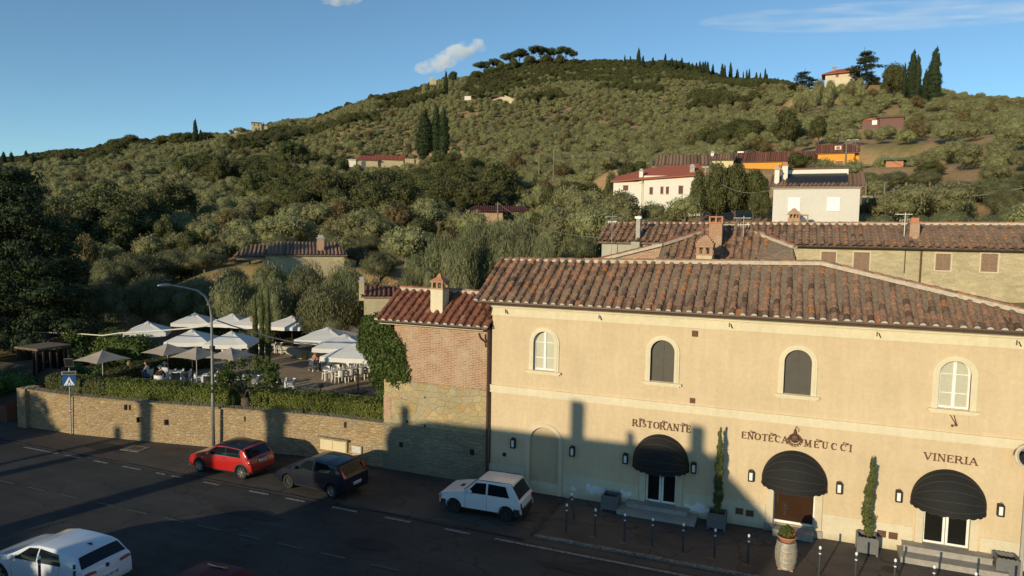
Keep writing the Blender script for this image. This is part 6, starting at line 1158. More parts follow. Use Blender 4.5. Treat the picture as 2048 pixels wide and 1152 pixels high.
def car(name, label, loc, rz, L, W, paint, top, belt, wheels, r, tumble, glass_side, screen, rear, style='alloy', roof=None, trim=None, doors=(), arch='black_plastic', plan=.12, front='round', tail=None, plate=True, group=None, cls='hatchback', mirrors=True, bumper=None, rearplate=None, wt=.80):
    """nose at local x=0, tail at x=L; top and belt are side-view lines"""
    t = thing(name, label, 'car', loc, rz, group); t['_o'] = (0, 0, 0)
    tx, tz = [p[0] for p in top], [p[1] for p in top]; bx, bz = [p[0] for p in belt], [p[1] for p in belt]
    xs_ = sorted(set([round(v, 4) for v in list(np.linspace(0, L, 56))+tx+bx])); hw = lambda x: W/2*(1-plan*max(0, 1-x/.55)**2.2-plan*.8*max(0, 1-(L-x)/.5)**2.4)
    zt = lambda x: float(np.interp(x, tx, tz)); zb = lambda x: min(float(np.interp(x, bx, bz)), zt(x)-.02); zs = lambda x: .20+.14*max(0, 1-x/.35)+.12*max(0, 1-(L-x)/.35)
    def inset(x): return max(0, zt(x)-zb(x)-.03)*tumble
    def half(x):
        w_, a, b, s = hw(x), zt(x), zb(x), zs(x); ws = w_-inset(x); g_ = a-b
        return [(0, s), (w_*.9, s), (w_*.975, s+.07), (w_*.99, s+(b-s)*.4), (w_, s+(b-s)*.62), (w_*.985, s+(b-s)*.82), (w_*.955, b), (w_*.955-(w_*.955-ws)*.5, b+g_*.5), (ws*.995, a-min(.06, g_*.35)), (ws*.96, a-min(.025, g_*.12)), (ws*.80, a-min(.004, g_*.1)), (0, a)]
    sec = [half(x) for x in xs_]; m_ = len(sec[0]); vs = []
    for x, h in zip(xs_, sec): vs += [(x, y, z) for y, z in h]+[(x, -y, z) for y, z in reversed(h[1:-1])]
    q = 2*m_-2; mb = MB(); mb.add(vs, [(i*q+k, i*q+(k+1) % q, (i+1)*q+(k+1) % q, (i+1)*q+k) for i in range(len(xs_)-1) for k in range(q)]+[tuple(range(q)), tuple((len(xs_)-1)*q+k for k in reversed(range(q)))])
    body = mb.build('body', paint, t, False, smooth=34)
    # wheel arches cut out of the shell
    cut = MB()
    for wx in wheels:
        for s_ in (-1, 1): cut.lathe([(r+.055, -.16), (r+.055, .16)], (wx, s_*(W/2-.06), r+.005), 30, (0, 1, 0))
    co = cut.build('cutter', paint, None); md = body.modifiers.new('b', 'BOOLEAN'); md.object = co; md.operation = 'DIFFERENCE'; md.solver = 'EXACT'; body_mat = body.data.materials[0]
    co.matrix_world = Matrix.Identity(4); body.parent = None; dg = bpy.context.evaluated_depsgraph_get(); dg.update(); me = bpy.data.meshes.new_from_object(body.evaluated_get(dg)); body.modifiers.clear(); body.data = me; body.parent = t; bpy.data.objects.remove(co)
    if not me.materials: me.materials.append(body_mat)
    me.materials[0] = MATS[paint]; me.shade_smooth(); me.set_sharp_from_angle(angle=R(34))
    mb = MB()                                                                     # dark wheel wells
    for wx in wheels: mb.box(wx-r*.9, wx+r*.9, -W/2+.2, W/2-.2, .22, r+.3)
    mb.build('wheel_well', 'tyre', t, False)
    def sidey(x, z): h = half(x)[:9]; return float(np.interp(z, [q_[1] for q_ in h], [q_[0] for q_ in h]))
    def patch(name, poly, mat, off=.008, parent=None, both=True, n=14):
        """a piece lying on the side of the shell: poly = lower line, upper line as (x, z)"""
        lo, up = poly; a, b = max(lo[0][0], up[0][0]) if False else min(lo[0][0], up[0][0]), max(lo[-1][0], up[-1][0])
        for s_ in ((-1, 1) if both else (-1,)):
            vs = []; 
            for k in range(n+1):
                u = k/n; xl = lo[0][0]+(lo[-1][0]-lo[0][0])*u; xu = up[0][0]+(up[-1][0]-up[0][0])*u; zl = np.interp(xl, [p[0] for p in lo], [p[1] for p in lo]); zu = np.interp(xu, [p[0] for p in up], [p[1] for p in up])
                for v in (0, .33, .66, 1): x = xl+(xu-xl)*v; z = zl+(zu-zl)*v; vs.append((x, s_*(sidey(x, z)+off), z))
            mb = MB(); mb.add(vs, [(k*4+j, (k+1)*4+j, (k+1)*4+j+1, k*4+j+1) for k in range(n) for j in range(3)]); mb.build(name, mat, parent or t, False, smooth=True)
    for lo, up in glass_side: patch('side_window', (lo, up), 'car_glass', .010)
    def cross(name, A, B, mat, ka=.9, kb=.9, off=.012, n=8, parent=None, bow=.0):
        (xa, za), (xb, zb_) = A, B; ya = (hw(xa)-inset(xa))*ka; yb = (hw(xb)-inset(xb))*kb; d = Vector((xb-xa, 0, zb_-za)).normalized(); nn = Vector((-d.z, 0, d.x)); nn = nn if nn.z > 0 else -nn; vs = []
        for j in range(5):
            v = j/4
            for k in range(n+1): u = -1+2*k/n; yy = ya+(yb-ya)*v; x = xa+(xb-xa)*v; z = np.interp(x, tx, tz) if xb-xa > .15 else za+(zb_-za)*v; vs.append(Vector((x, u*yy, float(z)-.02*abs(u)**3))+nn*off)
        mb = MB(); mb.add(vs, [(j*(n+1)+k, j*(n+1)+k+1, (j+1)*(n+1)+k+1, (j+1)*(n+1)+k) for j in range(4) for k in range(n)]); return mb.build(name, mat, parent or t, False, smooth=True)
    cross('windscreen', *screen, 'car_glass', .90, .84); rw = cross('rear_window', *rear[:2], 'car_glass', rear[2], rear[3]); 
    if roof: 
        x0, x1 = roof[0]; vs = []; n = 12; xr = np.linspace(x0, x1, 9)
        for x in xr:
            h = half(x); pr = [(y, z) for y, z in h[8:]]; full = [(y, z) for y, z in pr]+[(-y, z) for y, z in reversed(pr[:-1])]; vs += [(x, y*1.012, z+.010) for y, z in full]
        k_ = len(full); mb = MB(); mb.add(vs, [(i*k_+j, i*k_+j+1, (i+1)*k_+j+1, (i+1)*k_+j) for i in range(len(xr)-1) for j in range(k_-1)]); mb.build('roof', roof[1], t, False, smooth=True)
        for xa in roof[2] if len(roof) > 2 else ():
            patch('window_pillar', ([(xa, zb(xa)), (xa+.05, zb(xa+.05))], [(xa, zt(xa)-.07), (xa+.05, zt(xa+.05)-.07)]), roof[1], .013, n=2)
    for xd in doors: patch('door_seam', ([(xd-.006, .30), (xd+.006, .30)], [(xd-.006, zb(xd)-.01), (xd+.006, zb(xd)-.01)]), 'black_plastic', .004, n=1)
    for xd in doors[1:]: 
        zc = zb(xd)-.10; mb = MB(); [mb.box(xd-.20, xd-.05, s_*(sidey(xd-.1, zc)+.003)-.012, s_*(sidey(xd-.1, zc)+.003)+.012, zc-.014, zc+.014) for s_ in (-1, 1)]; mb.build('door_handle', trim or paint, t, False)
    patch('sill', ([(wheels[0]+r+.05, .20), (wheels[1]-r-.05, .20)], [(wheels[0]+r+.05, .30), (wheels[1]-r-.05, .30)]), 'black_plastic', .006)
    if arch:
        for wx in wheels:
            for s_ in (-1, 1):
                mb = MB(); vs = []; n = 18
                for k in range(n+1):
                    a = -.12+(PI+.24)*k/n
                    for rr in (r+.045, r+.105): x = wx+rr*math.cos(a); z = max(.2, r+rr*math.sin(a)); xc = min(max(x, .02), L-.02); vs.append((x, s_*(sidey(xc, z)+.009), z))
                mb.add(vs, [(2*k, 2*k+1, 2*k+3, 2*k+2) for k in range(n)]); mb.build('wheel_arch', arch, t, False)
    st = style if isinstance(style, tuple) else (style, style)
    for wx, sx in zip(wheels, st):
        for s_ in (-1, 1): wheel_parts(t, wx, s_*(W/2-.115), r, sx, s_)
    if mirrors:
        for s_ in (-1, 1): xm = screen[0][0]+.28; zc = zb(xm)+.05; mb = MB(); mb.ell((xm, s_*(W/2+.07), zc+.04), (.07, .11, .075), 10, 7); mb.bar((xm+.02, s_*(W/2-.06), zc-.02), (xm+.02, s_*(W/2+.04), zc), .04); mb.build('wing_mirror', trim if trim else paint, t, False, smooth=True)
    # lamps, bumpers and plates
    zf = zt(.08)
    if front == 'round':
        for s_ in (-1, 1): mb = MB(); mb.ell((.16, s_*W*.37, zf-.06), (.12, .13, .115), 12, 8); mb.build('headlight', 'headlamp', t, False, smooth=True)
    else:
        for s_ in (-1, 1): mb = MB(); mb.box(-.012, .10, s_*W*.39-.14, s_*W*.39+.14, zf-.2, zf-.06); mb.build('headlight', 'headlamp', t, False)
    b_ = bumper
    if b_:
        for x0, x1 in ((-.04, .28), (L-.30, L+.045)):
            mb = MB(); k = 10; c_ = []
            for j in range(k+1): u = -1+2*j/k; e = (abs(u)**4)*.12; c_.append(((x0+e) if x0 < 1 else (x1-e), u*(W/2+.008)))
            inner = [(x1 if x0 < 1 else x0, W/2+.008), (x1 if x0 < 1 else x0, -W/2-.008)]; pl = c_+inner; mb.prism([(a, b, .26) for a, b in pl], (0, 0, b_[1]-.26)); mb.build('bumper', b_[0], t, False)
    if tail:
        for s_ in (-1, 1):
            mb = MB(); x0, x1, y0, y1, z0, z1 = tail; 
            if y1 == 0: mb.ell(((x0+x1)/2, s_*y0, (z0+z1)/2), ((x1-x0)/2, .085, (z1-z0)/2), 12, 8)
            else: mb.add([(x1, s_*y0, z0), (x1-.02, s_*y1, z0+.02), (x0+.05, s_*y1, z1), (x0, s_*y0, z1), (x0-.14, s_*(y1+.012), z0+.06), (x0-.16, s_*(y1+.008), z1)], [(0, 1, 2, 3), (1, 4, 5, 2)])
            mb.build('tail_light', 'tail_light', t, False, smooth=bool(y1 == 0))
    zp = rearplate or .55; mb = MB(); mb.box(L-.02, L+.028, -.26, .26, zp-.055, zp+.055); pl = mb.build('licence_plate', 'licence_white', t, False)
    mb = MB(); [mb.box(L+.0285, L+.031, s_*.235-.022, s_*.235+.022, zp-.05, zp+.05) for s_ in (-1, 1)]; mb.build('plate_band', 'licence_blue', pl, False)
    mb = MB(); [mb.box(L+.0285, L+.031, -.18+k*.055, -.15+k*.055, zp-.03, zp+.03) for k in (0, 1, 2.6, 3.6, 4.6, 6.0)]; mb.build('plate_letters', 'black_metal', pl, False)
    return t
# red three door hatchback with a black roof
mini = car('parked_car', 'small red car with black roof and star alloys parked at the stone wall', (-24.88, -3.22, 0), R(1.2), 3.70, 1.68, 'paint_red',
    [(0, .40), (.03, .58), (.12, .72), (.35, .84), (.98, .99), (1.16, 1.03), (1.62, 1.385), (2.1, 1.41), (3.05, 1.375), (3.22, 1.33), (3.52, .92), (3.62, .86), (3.69, .62), (3.70, .42)], [(0, .55), (.5, .86), (1.1, .92), (3.2, .96), (3.7, .8)], (.72, 3.16), .305, .30,
    [([(1.24, .945), (2.20, .955)], [(1.66, 1.30), (2.20, 1.33)]), ([(2.25, .955), (3.10, .965)], [(2.25, 1.33), (2.96, 1.30)])], ((1.18, 1.05), (1.58, 1.355)), ((3.24, 1.30), (3.50, .95), .86, .93), 'alloy', roof=((1.60, 3.24), 'paint_dark', (2.20, 2.98)), trim='black_plastic', doors=(1.20, 2.28), tail=(3.46, 3.66, .72, 0, .62, .86), rearplate=.74, bumper=('black_plastic', .36))
mb = MB(); mb.box(3.60, 3.66, -.3, .3, .84, .875); mb.build('chrome_strip', 'chrome', mini, False); mb = MB(); mb.tube([(1.1, -.805, .937), (2.2, -.806, .95), (3.3, -.79, .955), (3.55, -.70, .9)], .012, 5); mb.tube([(1.1, .805, .937), (2.2, .806, .95), (3.3, .79, .955), (3.55, .70, .9)], .012, 5); mb.build('chrome_trim', 'chrome', mini, False); mb = MB(); mb.box(.86, .98, -.845, -.83, .70, .76); mb.build('side_lamp', 'chrome', mini, False)
# dark five door hatchback
punto = car('parked_car', 'dark blue black hatchback parked between the red car and the old white one', (-20.07, -3.12, 0), R(-4.5), 4.03, 1.69, 'paint_dark',
    [(0, .36), (.03, .55), (.15, .70), (.45, .84), (1.0, 1.0), (1.75, 1.40), (2.2, 1.485), (2.9, 1.475), (3.45, 1.40), (3.60, 1.34), (3.88, .98), (3.97, .90), (4.02, .62), (4.03, .38)], [(0, .5), (.5, .84), (1.1, .93), (3.5, 1.06), (4.0, .9)], (.86, 3.30), .31, .34,
    [([(1.30, .965), (2.22, .995)], [(1.86, 1.38), (2.22, 1.405)]), ([(2.30, .998), (3.30, 1.06)], [(2.30, 1.405), (3.02, 1.36)])], ((1.08, 1.06), (1.72, 1.39)), ((3.62, 1.31), (3.86, 1.0), .80, .84), ('steel', 'many'), doors=(1.22, 2.25, 3.2), tail=(3.70, 3.95, .62, .765, .92, 1.30), rearplate=.60, arch=None, front='round')
# old boxy white car
panda = car('parked_car', 'old boxy white three door car parked at the corner downpipe of the restaurant', (-12.48, -2.70, 0), R(2.0), 3.38, 1.49, 'paint_white_old',
    [(0, .34), (.01, .62), (.05, .74), (.10, .78), (1.02, .93), (1.50, 1.365), (1.58, 1.40), (2.2, 1.42), (2.90, 1.395), (2.96, 1.37), (3.28, .84), (3.34, .78), (3.37, .40), (3.38, .34)], [(0, .6), (.5, .84), (1.0, .88), (3.1, .90), (3.38, .72)], (.62, 2.78), .275, .22,
    [([(1.16, .90), (1.94, .905)], [(1.52, 1.30), (1.94, 1.325)]), ([(2.02, .905), (2.90, .905)], [(2.02, 1.325), (2.72, 1.30)])], ((1.05, .96), (1.47, 1.34)), ((2.99, 1.32), (3.26, .87), .86, .90), 'steel', doors=(1.10, 1.98), arch=None, front='box', tail=(3.34, 3.385, .56, .70, .52, .76), rearplate=.46, bumper=('black_plastic', .52), plan=.03)
mb = MB(); mb.tube([(1.0, -.62, .96), (1.53, -.60, 1.405), (2.92, -.59, 1.415), (3.27, -.62, .9)], .013, 5); mb.tube([(1.53, .60, 1.405), (2.92, .59, 1.415)], .013, 5); mb.build('roof_gutter', 'black_plastic', panda, False); mb = MB(); mb.box(.62, .78, -.12, .14, .875, .895); mb.build('bonnet_vent', 'black_plastic', panda, False); mb = MB(); [mb.box(-.005, .09, s_*.70-.05, s_*.70+.05, .55, .64) for s_ in (-1, 1)]; mb.build('indicator', 'amber', panda, False)
# white modern hatchback, cut by the lower left corner
punto.scale = (.955, .955, .97); golf = car('passing_car', 'modern white five door hatchback at the lower left corner with dark tail lamps', (-22.72, -13.1, 0), R(3), 4.28, 1.79, 'paint_white',
    [(0, .38), (.03, .60), (.12, .72), (.5, .86), (1.15, 1.0), (1.85, 1.36), (2.3, 1.45), (2.9, 1.45), (3.6, 1.385), (3.82, 1.33), (4.08, 1.0), (4.18, .92), (4.26, .66), (4.28, .36)], [(0, .6), (.6, .85), (1.2, .93), (3.6, 1.0), (4.28, .86)], (.85, 3.47), .33, .42,
    [([(1.45, .965), (2.35, .985)], [(1.98, 1.33), (2.35, 1.365)]), ([(2.41, .985), (3.35, 1.015)], [(2.41, 1.365), (3.18, 1.31)])], ((1.22, 1.05), (1.82, 1.345)), ((3.84, 1.31), (4.07, 1.01), .88, .92), 'five', doors=(1.38, 2.38, 3.3), tail=(4.06, 4.27, .42, .80, .80, .97), rearplate=.58, arch=None)
golf.scale = (1, .97, .955); mb = MB(); mb.prism([(3.4, -.015, 1.40), (3.58, -.015, 1.46), (3.62, -.015, 1.38)], (0, .03, 0)); mb.build('roof_aerial', 'black_plastic', golf, False); mb = MB(); mb.lathe([(.07, 0), (.065, .012), (0, .014)], (4.20, 0, .86), 14, (1, 0, .2)); mb.build('badge', 'black_metal', golf, False)
mini.scale = (.955, .955, .965); red = car('passing_car', 'dark red car cut by the bottom edge, an orange strap on its roof', (-11.6, -13.05, 0), R(182), 4.1, 1.75, 'paint_crimson',
    [(0, .38), (.03, .60), (.12, .72), (.5, .86), (1.0, 1.0), (1.7, 1.40), (2.1, 1.50), (2.9, 1.51), (3.5, 1.44), (3.7, 1.36), (3.95, 1.0), (4.02, .92), (4.08, .66), (4.1, .36)], [(0, .6), (.6, .85), (1.2, .93), (3.6, 1.0), (4.1, .86)], (.85, 3.4), .31, .34,
    [([(1.35, .965), (2.25, .985)], [(1.88, 1.36), (2.25, 1.41)]), ([(2.31, .985), (3.25, 1.015)], [(2.31, 1.41), (3.08, 1.36)])], ((1.1, 1.06), (1.68, 1.39)), ((3.72, 1.33), (3.94, 1.01), .86, .9), 'five', doors=(1.3, 2.28), tail=(3.84, 4.05, .62, .765, .85, 1.2), arch=None)
mb = MB(); mb.tube([(3.3, .35, 1.46), (3.42, .38, 1.78)], .008, 5); mb.lathe([(.03, 0), (.02, .03)], (3.3, .35, 1.45), 8); mb.build('roof_aerial', 'black_plastic', red, False)
st = thing('cargo_strap', 'orange strap with a loop end lying on the dark red car roof', 'strap', (-14.75, -12.75, 1.5)); mb = MB(); mb.tube([(0, 0, .03), (.3, -.02, .03), (.55, .02, .02), (.62, .08, .02), (.68, .02, .02), (.6, -.03, .02)], .016, 5); mb.build('strap', 'amber', st, False)
P = at_r(1396, 88); c = dup(punto, (P.x, P.y, P.z), R(20), label='dark car parked left of the concrete pole before the white farmhouse'); P = at_r(1434, 88); dup(punto, (P.x, P.y, P.z), R(200), label='dark blue car parked right of the concrete pole under the clipped trees')
# ------------------------------------------------------------------ street furniture
bol = thing('bollard', 'x', 'bollard', (-7.32, -3.25, .035), 0, 'bollards along the kerb'); mb = MB(); mb.lathe([(.035, 0), (.035, .98), (.03, 1.0)], (0, 0, 0), 12); mb.lathe([(.06, 0), (.055, .015)], (0, 0, 0), 12); mb.build('post', 'bollard_paint', bol, False, smooth=40)
mb = MB(); mb.lathe([(.038, .93), (.038, .99), (.025, 1.015), (.0, 1.02)], (0, 0, 0), 12); mb.build('reflective_cap', 'reflective_white', bol, False, smooth=40); mb = MB(); mb.lathe([(.0375, .76), (.0375, .80)], (0, 0, 0), 12); mb.build('reflective_band', 'reflective_white', bol, False)
bxs = [-7.32, -6.24, -5.17, -4.19, -3.14, -2.09, -1.02, 1.14, 2.18, 3.26, 4.3, 5.37, 6.4]
bl_ = ['first kerb bollard from the white car, in shade', 'second kerb bollard from the white car, in shade', 'kerb bollard in front of the planter without a cypress', 'kerb bollard in front of the RISTORANTE door steps', 'kerb bollard right of the RISTORANTE door steps', 'kerb bollard before the left cypress planter, in shade', 'sunlit kerb bollard just left of the wine barrel', 'kerb bollard just right of the wine barrel', 'kerb bollard left of the right cypress planter', 'kerb bollard right of the right cypress planter', 'kerb bollard before the VINERIA steps, left one', 'kerb bollard before the VINERIA steps, right one', 'last kerb bollard at the lower right corner']
bol['label'] = bl_[0]
for x, l in zip(bxs[1:], bl_[1:]): dup(bol, (x, -3.25, .035), label=l)
b2 = dup(bol, (-7.36, -2.11, .035), label='leaning bollard near the wall behind the others'); b2.rotation_euler = (R(2), R(-7), 0)
for i, (px_, py_) in enumerate(((78, 1113), (148, 1124))): P = ony(px_, py_, -14.35); dup(bol, (P.x, -14.35, P.z-1.0), label='dark bollard before the modern white car, %s one' % ('left', 'right')[i], group='bollards at the lower left')
ms = MB()
for k in range(1, 7):
    n = 10; c = Vector((bxs[k]-.05, -3.35, .0385)); g = random.Random(k); ms.add([c+Vector((math.cos(2*PI*j/n)*g.uniform(.1, .22), math.sin(2*PI*j/n)*g.uniform(.07, .15), 0)) for j in range(n)], [tuple(range(n))])
plain('rust_stain', (.17, .085, .03), .9, 0, .4, 9); struct(ms.build('rust_stain', 'rust_stain'))
plain('damp_iron', (.035, .025, .015), .8, 0, .4, 9); mb = MB(); mb.lathe([(.0, 0), (.26, .0), (.26, .006), (0, .008)], (3.33, -1.75, .036), 20); mc = mb.build('manhole_cover', 'damp_iron'); tag(mc, 'round dark stained drain cover on the pavement left of the VINERIA steps', 'drain cover')
# wine barrel and flowers
bar = thing('wine_barrel', 'pale weathered wooden wine barrel standing on the pavement', 'barrel', (.14, -3.02, .035)); mb = MB(); n = 30
prof = [(.27, .03), (.30, .15), (.335, .32), (.35, .47), (.345, .6), (.32, .76), (.285, .92), (.26, .92), (.25, .88), (0, .88)]
for i in range(n):
    a0, a1 = 2*PI*i/n, 2*PI*(i+.93)/n; mb.vc = random.random(); vs = []
    for r_, z in prof[:7]: vs += [(r_*math.cos(a0), r_*math.sin(a0), z), (r_*math.cos(a1), r_*math.sin(a1), z)]
    mb.add(vs, [(2*k, 2*k+1, 2*k+3, 2*k+2) for k in range(6)])
mb.lathe([(r_*.985, z) for r_, z in prof[:7]]+prof[7:], (0, 0, 0), 30)
attr_mat('barrel_staves', [(0, (.27, .22, .16)), (1, (.47, .41, .32))], .85, 12, .35, .3); mb.build('staves', 'barrel_staves', bar, False, smooth=50)
for z in (.09, .30, .66, .86): r_ = np.interp(z, [p[1] for p in prof[:7]], [p[0] for p in prof[:7]]); mb = MB(); mb.lathe([(r_+.004, z-.022), (r_+.009, z), (r_+.004, z+.022)], (0, 0, 0), 30); mb.build('hoop', 'barrel_hoop', bar, False, smooth=True)
mb = MB(); [mb.box(math.cos(a)*.25-.05, math.cos(a)*.25+.05, math.sin(a)*.25-.05, math.sin(a)*.25+.05, -.0, .05) for a in (.8, 2.4, 3.9, 5.5)]; mb.build('foot', 'terracotta', bar, False)
pot = thing('flower_pot', 'terracotta bowl of green plants with red flowers on top of the barrel', 'plant pot', (.14, -3.02, .925)); mb = MB(); mb.lathe([(.17, 0), (.24, .09), (.29, .17), (.31, .175), (.31, .21), (.285, .21), (.26, .17), (0, .17)], (0, 0, 0), 24); mb.build('bowl', 'terracotta', pot, False, smooth=40)
o = bpy.data.objects.new('leaves', leaf_mesh('leaves', [(-.08, 0, .34, .14), (.1, .05, .33, .13), (0, -.08, .36, .14), (-.15, .03, .28, .1), (.16, -.05, .27, .1), (.02, .08, .42, .09)], 900, .075, 'bright_leaf', 1.5, .4, .75, .4, seed=5)); COL.objects.link(o); o.parent = pot
mb = MB(); g = random.Random(4)
for k in range(9): c = (g.uniform(.02, .26), g.uniform(-.18, .02), g.uniform(.27, .42)); mb.ell(c, .028, 6, 4)
mb.build('flowers', 'flower_red', pot, False)
# planters
pl0 = thing('planter_box', 'empty grey scalloped planter box in the shade left of the RISTORANTE steps', 'planter', (-5.95, -.62, .035), 0, 'grey planter boxes'); pl0.location.x = -6.33; pl0.location.y = -.55; pl0['_o'] = tuple(pl0.location)
def planter(t):
    s_ = .30; h = .56
    for k in range(4):
        a = k*PI/2; mb = MB(); top = [(s_-2*s_*j/32, h+.03+.03*abs(math.sin(PI*j/32*5))) for j in range(33)]; po = [(-s_, .06), (s_, .06)]+top
        mb.prism([(x, -s_, z) for x, z in po], (0, .025, 0)); mb.xf(Matrix.Rotation(a, 4, 'Z')); mb.build('side_panel', 'planter_grey', t, False)
    for sx in (-1, 1):
        for sy in (-1, 1): mb = MB(); mb.box(sx*s_-.03, sx*s_+.03, sy*s_-.03, sy*s_+.03, 0, h+.03); mb.build('leg', 'planter_grey', t, False)
    mb = MB(); mb.box(-s_+.026, s_-.026, -s_+.026, s_-.026, .1, h-.08); mb.build('soil', 'soil', t, False); mb = MB(); mb.tube([(.07*math.cos(a), -s_-.01, .30+.07*math.sin(a)) for a in [2*PI*k/14 for k in range(15)]], .012, 5); mb.build('ornament', 'planter_grey', t, False)
planter(pl0)
for x, y, l in ((-2.28, -.60, 'grey scalloped planter box holding the left cypress'), (2.72, -.58, 'grey scalloped planter box holding the right cypress'), (6.78, -.50, 'empty grey scalloped planter box at the lower right by the wall')): dup(pl0, (x, y, .035), label=l)
for i, (x, y, z1, sd, l) in enumerate(((-2.28, -.60, 3.85, 1, 'slim potted cypress between the RISTORANTE awning and the crest'), (2.72, -.58, 3.45, 2, 'slim ragged potted cypress between the crest and VINERIA awnings'))):
    t = thing('potted_cypress', l, 'tree', (x, y, .55), 0, 'potted cypresses'); g = random.Random(sd); H = z1-.55; bl = []
    for k in range(26): u = k/25; r_ = (.155*(math.sin(min(1, u*3+.35)*PI/2))*(1-u**2*.72)); bl.append((g.uniform(-.04, .04)+(.05*math.sin(u*7+sd) if i else 0), g.uniform(-.04, .04), .1+u*(H-.25), r_*g.uniform(.85, 1.15), r_, .12))
    o = bpy.data.objects.new('crown', leaf_mesh('cypress_crown', bl, 5200, .10, 'young_cypress_leaf', 3.6, 1.8, .8, .35, seed=sd, outw=.5)); COL.objects.link(o); o.parent = t; mb = MB(); mb.tube([(0, 0, -.1), (0, 0, 1.5)], .025, 6); mb.build('trunk', 'bark', t, False)
# street lamp
LP = Vector((-26.04, -1.32, 0)); lp = thing('street_lamp', 'tall grey curved street lamp standing at the stone wall behind the red car', 'street lamp', LP)
mb = MB(); mb.tube([(0, 0, 0), (0, 0, 2.5), (0, 0, 6.6), (0, -.10, 7.15), (0, -.38, 7.6), (0, -.85, 7.9), (0, -1.7, 8.12), (0, -2.4, 8.25)], [.085, .078, .055, .052, .048, .045, .038, .035], 12); mb.build('pole', 'galvanised', lp, False, smooth=True)
mb = MB(); mb.ell((0, -2.7, 8.27), (.13, .36, .07), 12, 8); mb.build('lamp_head', 'galvanised', lp, False, smooth=True); mb = MB(); mb.box(-.1, .1, -.06, .1, 4.9, 5.15); mb.build('cable_clamp', 'black_plastic', lp, False)
# pedestrian crossing sign with solar panel
SP = Vector((-34.62, -2.42, 0)); sg = thing('crossing_sign', 'blue pedestrian crossing sign with a small solar panel on a grey pole', 'road sign', SP, R(38))
mb = MB(); mb.tube([(0, 0, 0), (0, 0, 3.5)], .035, 8); mb.build('pole', 'galvanised', sg, False)
mb = MB(); mb.box(-.31, .31, -.065, -.04, 2.55, 3.12); pn = mb.build('sign_panel', 'sign_blue', sg, False); mb = MB(); mb.add([(-.25, -.069, 2.6), (.25, -.069, 2.6), (0, -.069, 3.05)], [(0, 1, 2)]); mb.build('white_triangle', 'reflective_white', pn, False)
mb = MB(); y_ = -.073; mb.bar((0, y_, 2.88), (0, y_, 2.78), .045, .004, (0, 1, 0)); mb.bar((0, y_, 2.79), (-.08, y_, 2.66), .03, .004, (0, 1, 0)); mb.bar((0, y_, 2.79), (.09, y_, 2.67), .03, .004, (0, 1, 0)); mb.bar((-.06, y_, 2.78), (.06, y_, 2.82), .02, .004, (0, 1, 0)); mb.lathe([(.024, 0), (0, .003)], (0, y_, 2.915), 10, (0, -1, 0)); [mb.box(-.17+k*.075, -.135+k*.075, y_-.002, y_+.002, 2.615, 2.65) for k in range(5)]; mb.build('walking_figure', 'black_metal', pn, False)
mb = MB(); mb.box(-.34, .34, -.12, .04, 3.16, 3.34); fb = mb.build('flasher_box', 'galvanised', sg, False); mb = MB(); mb.box(-.27, .3, -.125, -.1205, 3.19, 3.31); mb.build('flasher_face', 'black_plastic', fb, False)
mb = MB(); mb.obox((0, .0, 3.78), (.20, 0, 0), (0, .012, .006), (0, -.12, .23)); mb.build('solar_panel_frame', 'galvanised', sg, False); mb = MB(); mb.obox((0, -.015, 3.775), (.18, 0, 0), (0, .004, .002), (0, -.108, .207)); mb.build('solar_panel', 'solar_blue', sg, False)
mb = MB(); mb.lathe([(.042, 1.15), (.042, 1.35)], (0, 0, 0), 10); mb.build('red_band', 'paint_red', sg, False); mb = MB(); mb.lathe([(.044, 1.22), (.044, 1.28)], (0, 0, 0), 10); mb.build('white_band', 'reflective_white', sg, False)
# convex traffic mirror at the right edge
tm = thing('traffic_mirror', 'round traffic mirror with a red and white hood at the right edge', 'traffic mirror', (7.22, -.42, 0)); mb = MB(); mb.tube([(0, 0, 0), (0, 0, 4.35)], .06, 10); mb.build('pole', 'concrete', tm, False)
ax = Vector((-.35, -1, -.12)).normalized(); c = Vector((.02, -.22, 4.0)); mb = MB(); mb.lathe([(.44, -.06), (.46, 0), (.44, .03), (.40, .03)], c, 30, ax); mb.build('backing', 'canvas_cream', tm, False); mb = MB(); mb.lathe([(.40, .03), (.3, .065), (.15, .085), (0, .09)], c, 30, ax); mb.build('mirror_glass', 'mirror', tm, False, smooth=True)
q = ax.to_track_quat('Z', 'Y')
for nm, mt, par in (('red_hood', 'paint_red', 0), ('white_hood', 'white_plastic', 1)):
    mb = MB(); up_ = Vector((0, 0, 1))
    for k in range(12):
        if k % 4 // 2 != par: continue
        a0, a1 = [PI*(k+j)/12+.0 for j in (0, 1)]; sdv = ax.cross(Vector((0, 0, 1))).normalized(); uu = sdv.cross(ax).normalized(); uu = uu if uu.z > 0 else -uu
        P_ = lambda a, r_, d: c+sdv*math.cos(a)*r_+uu*math.sin(a)*r_+ax*d
        mb.add([P_(a0, .47, -.02), P_(a1, .47, -.02), P_(a1, .49, .16), P_(a0, .49, .16)], [(0, 1, 2, 3)])
    mb.build(nm, mt, tm, False)
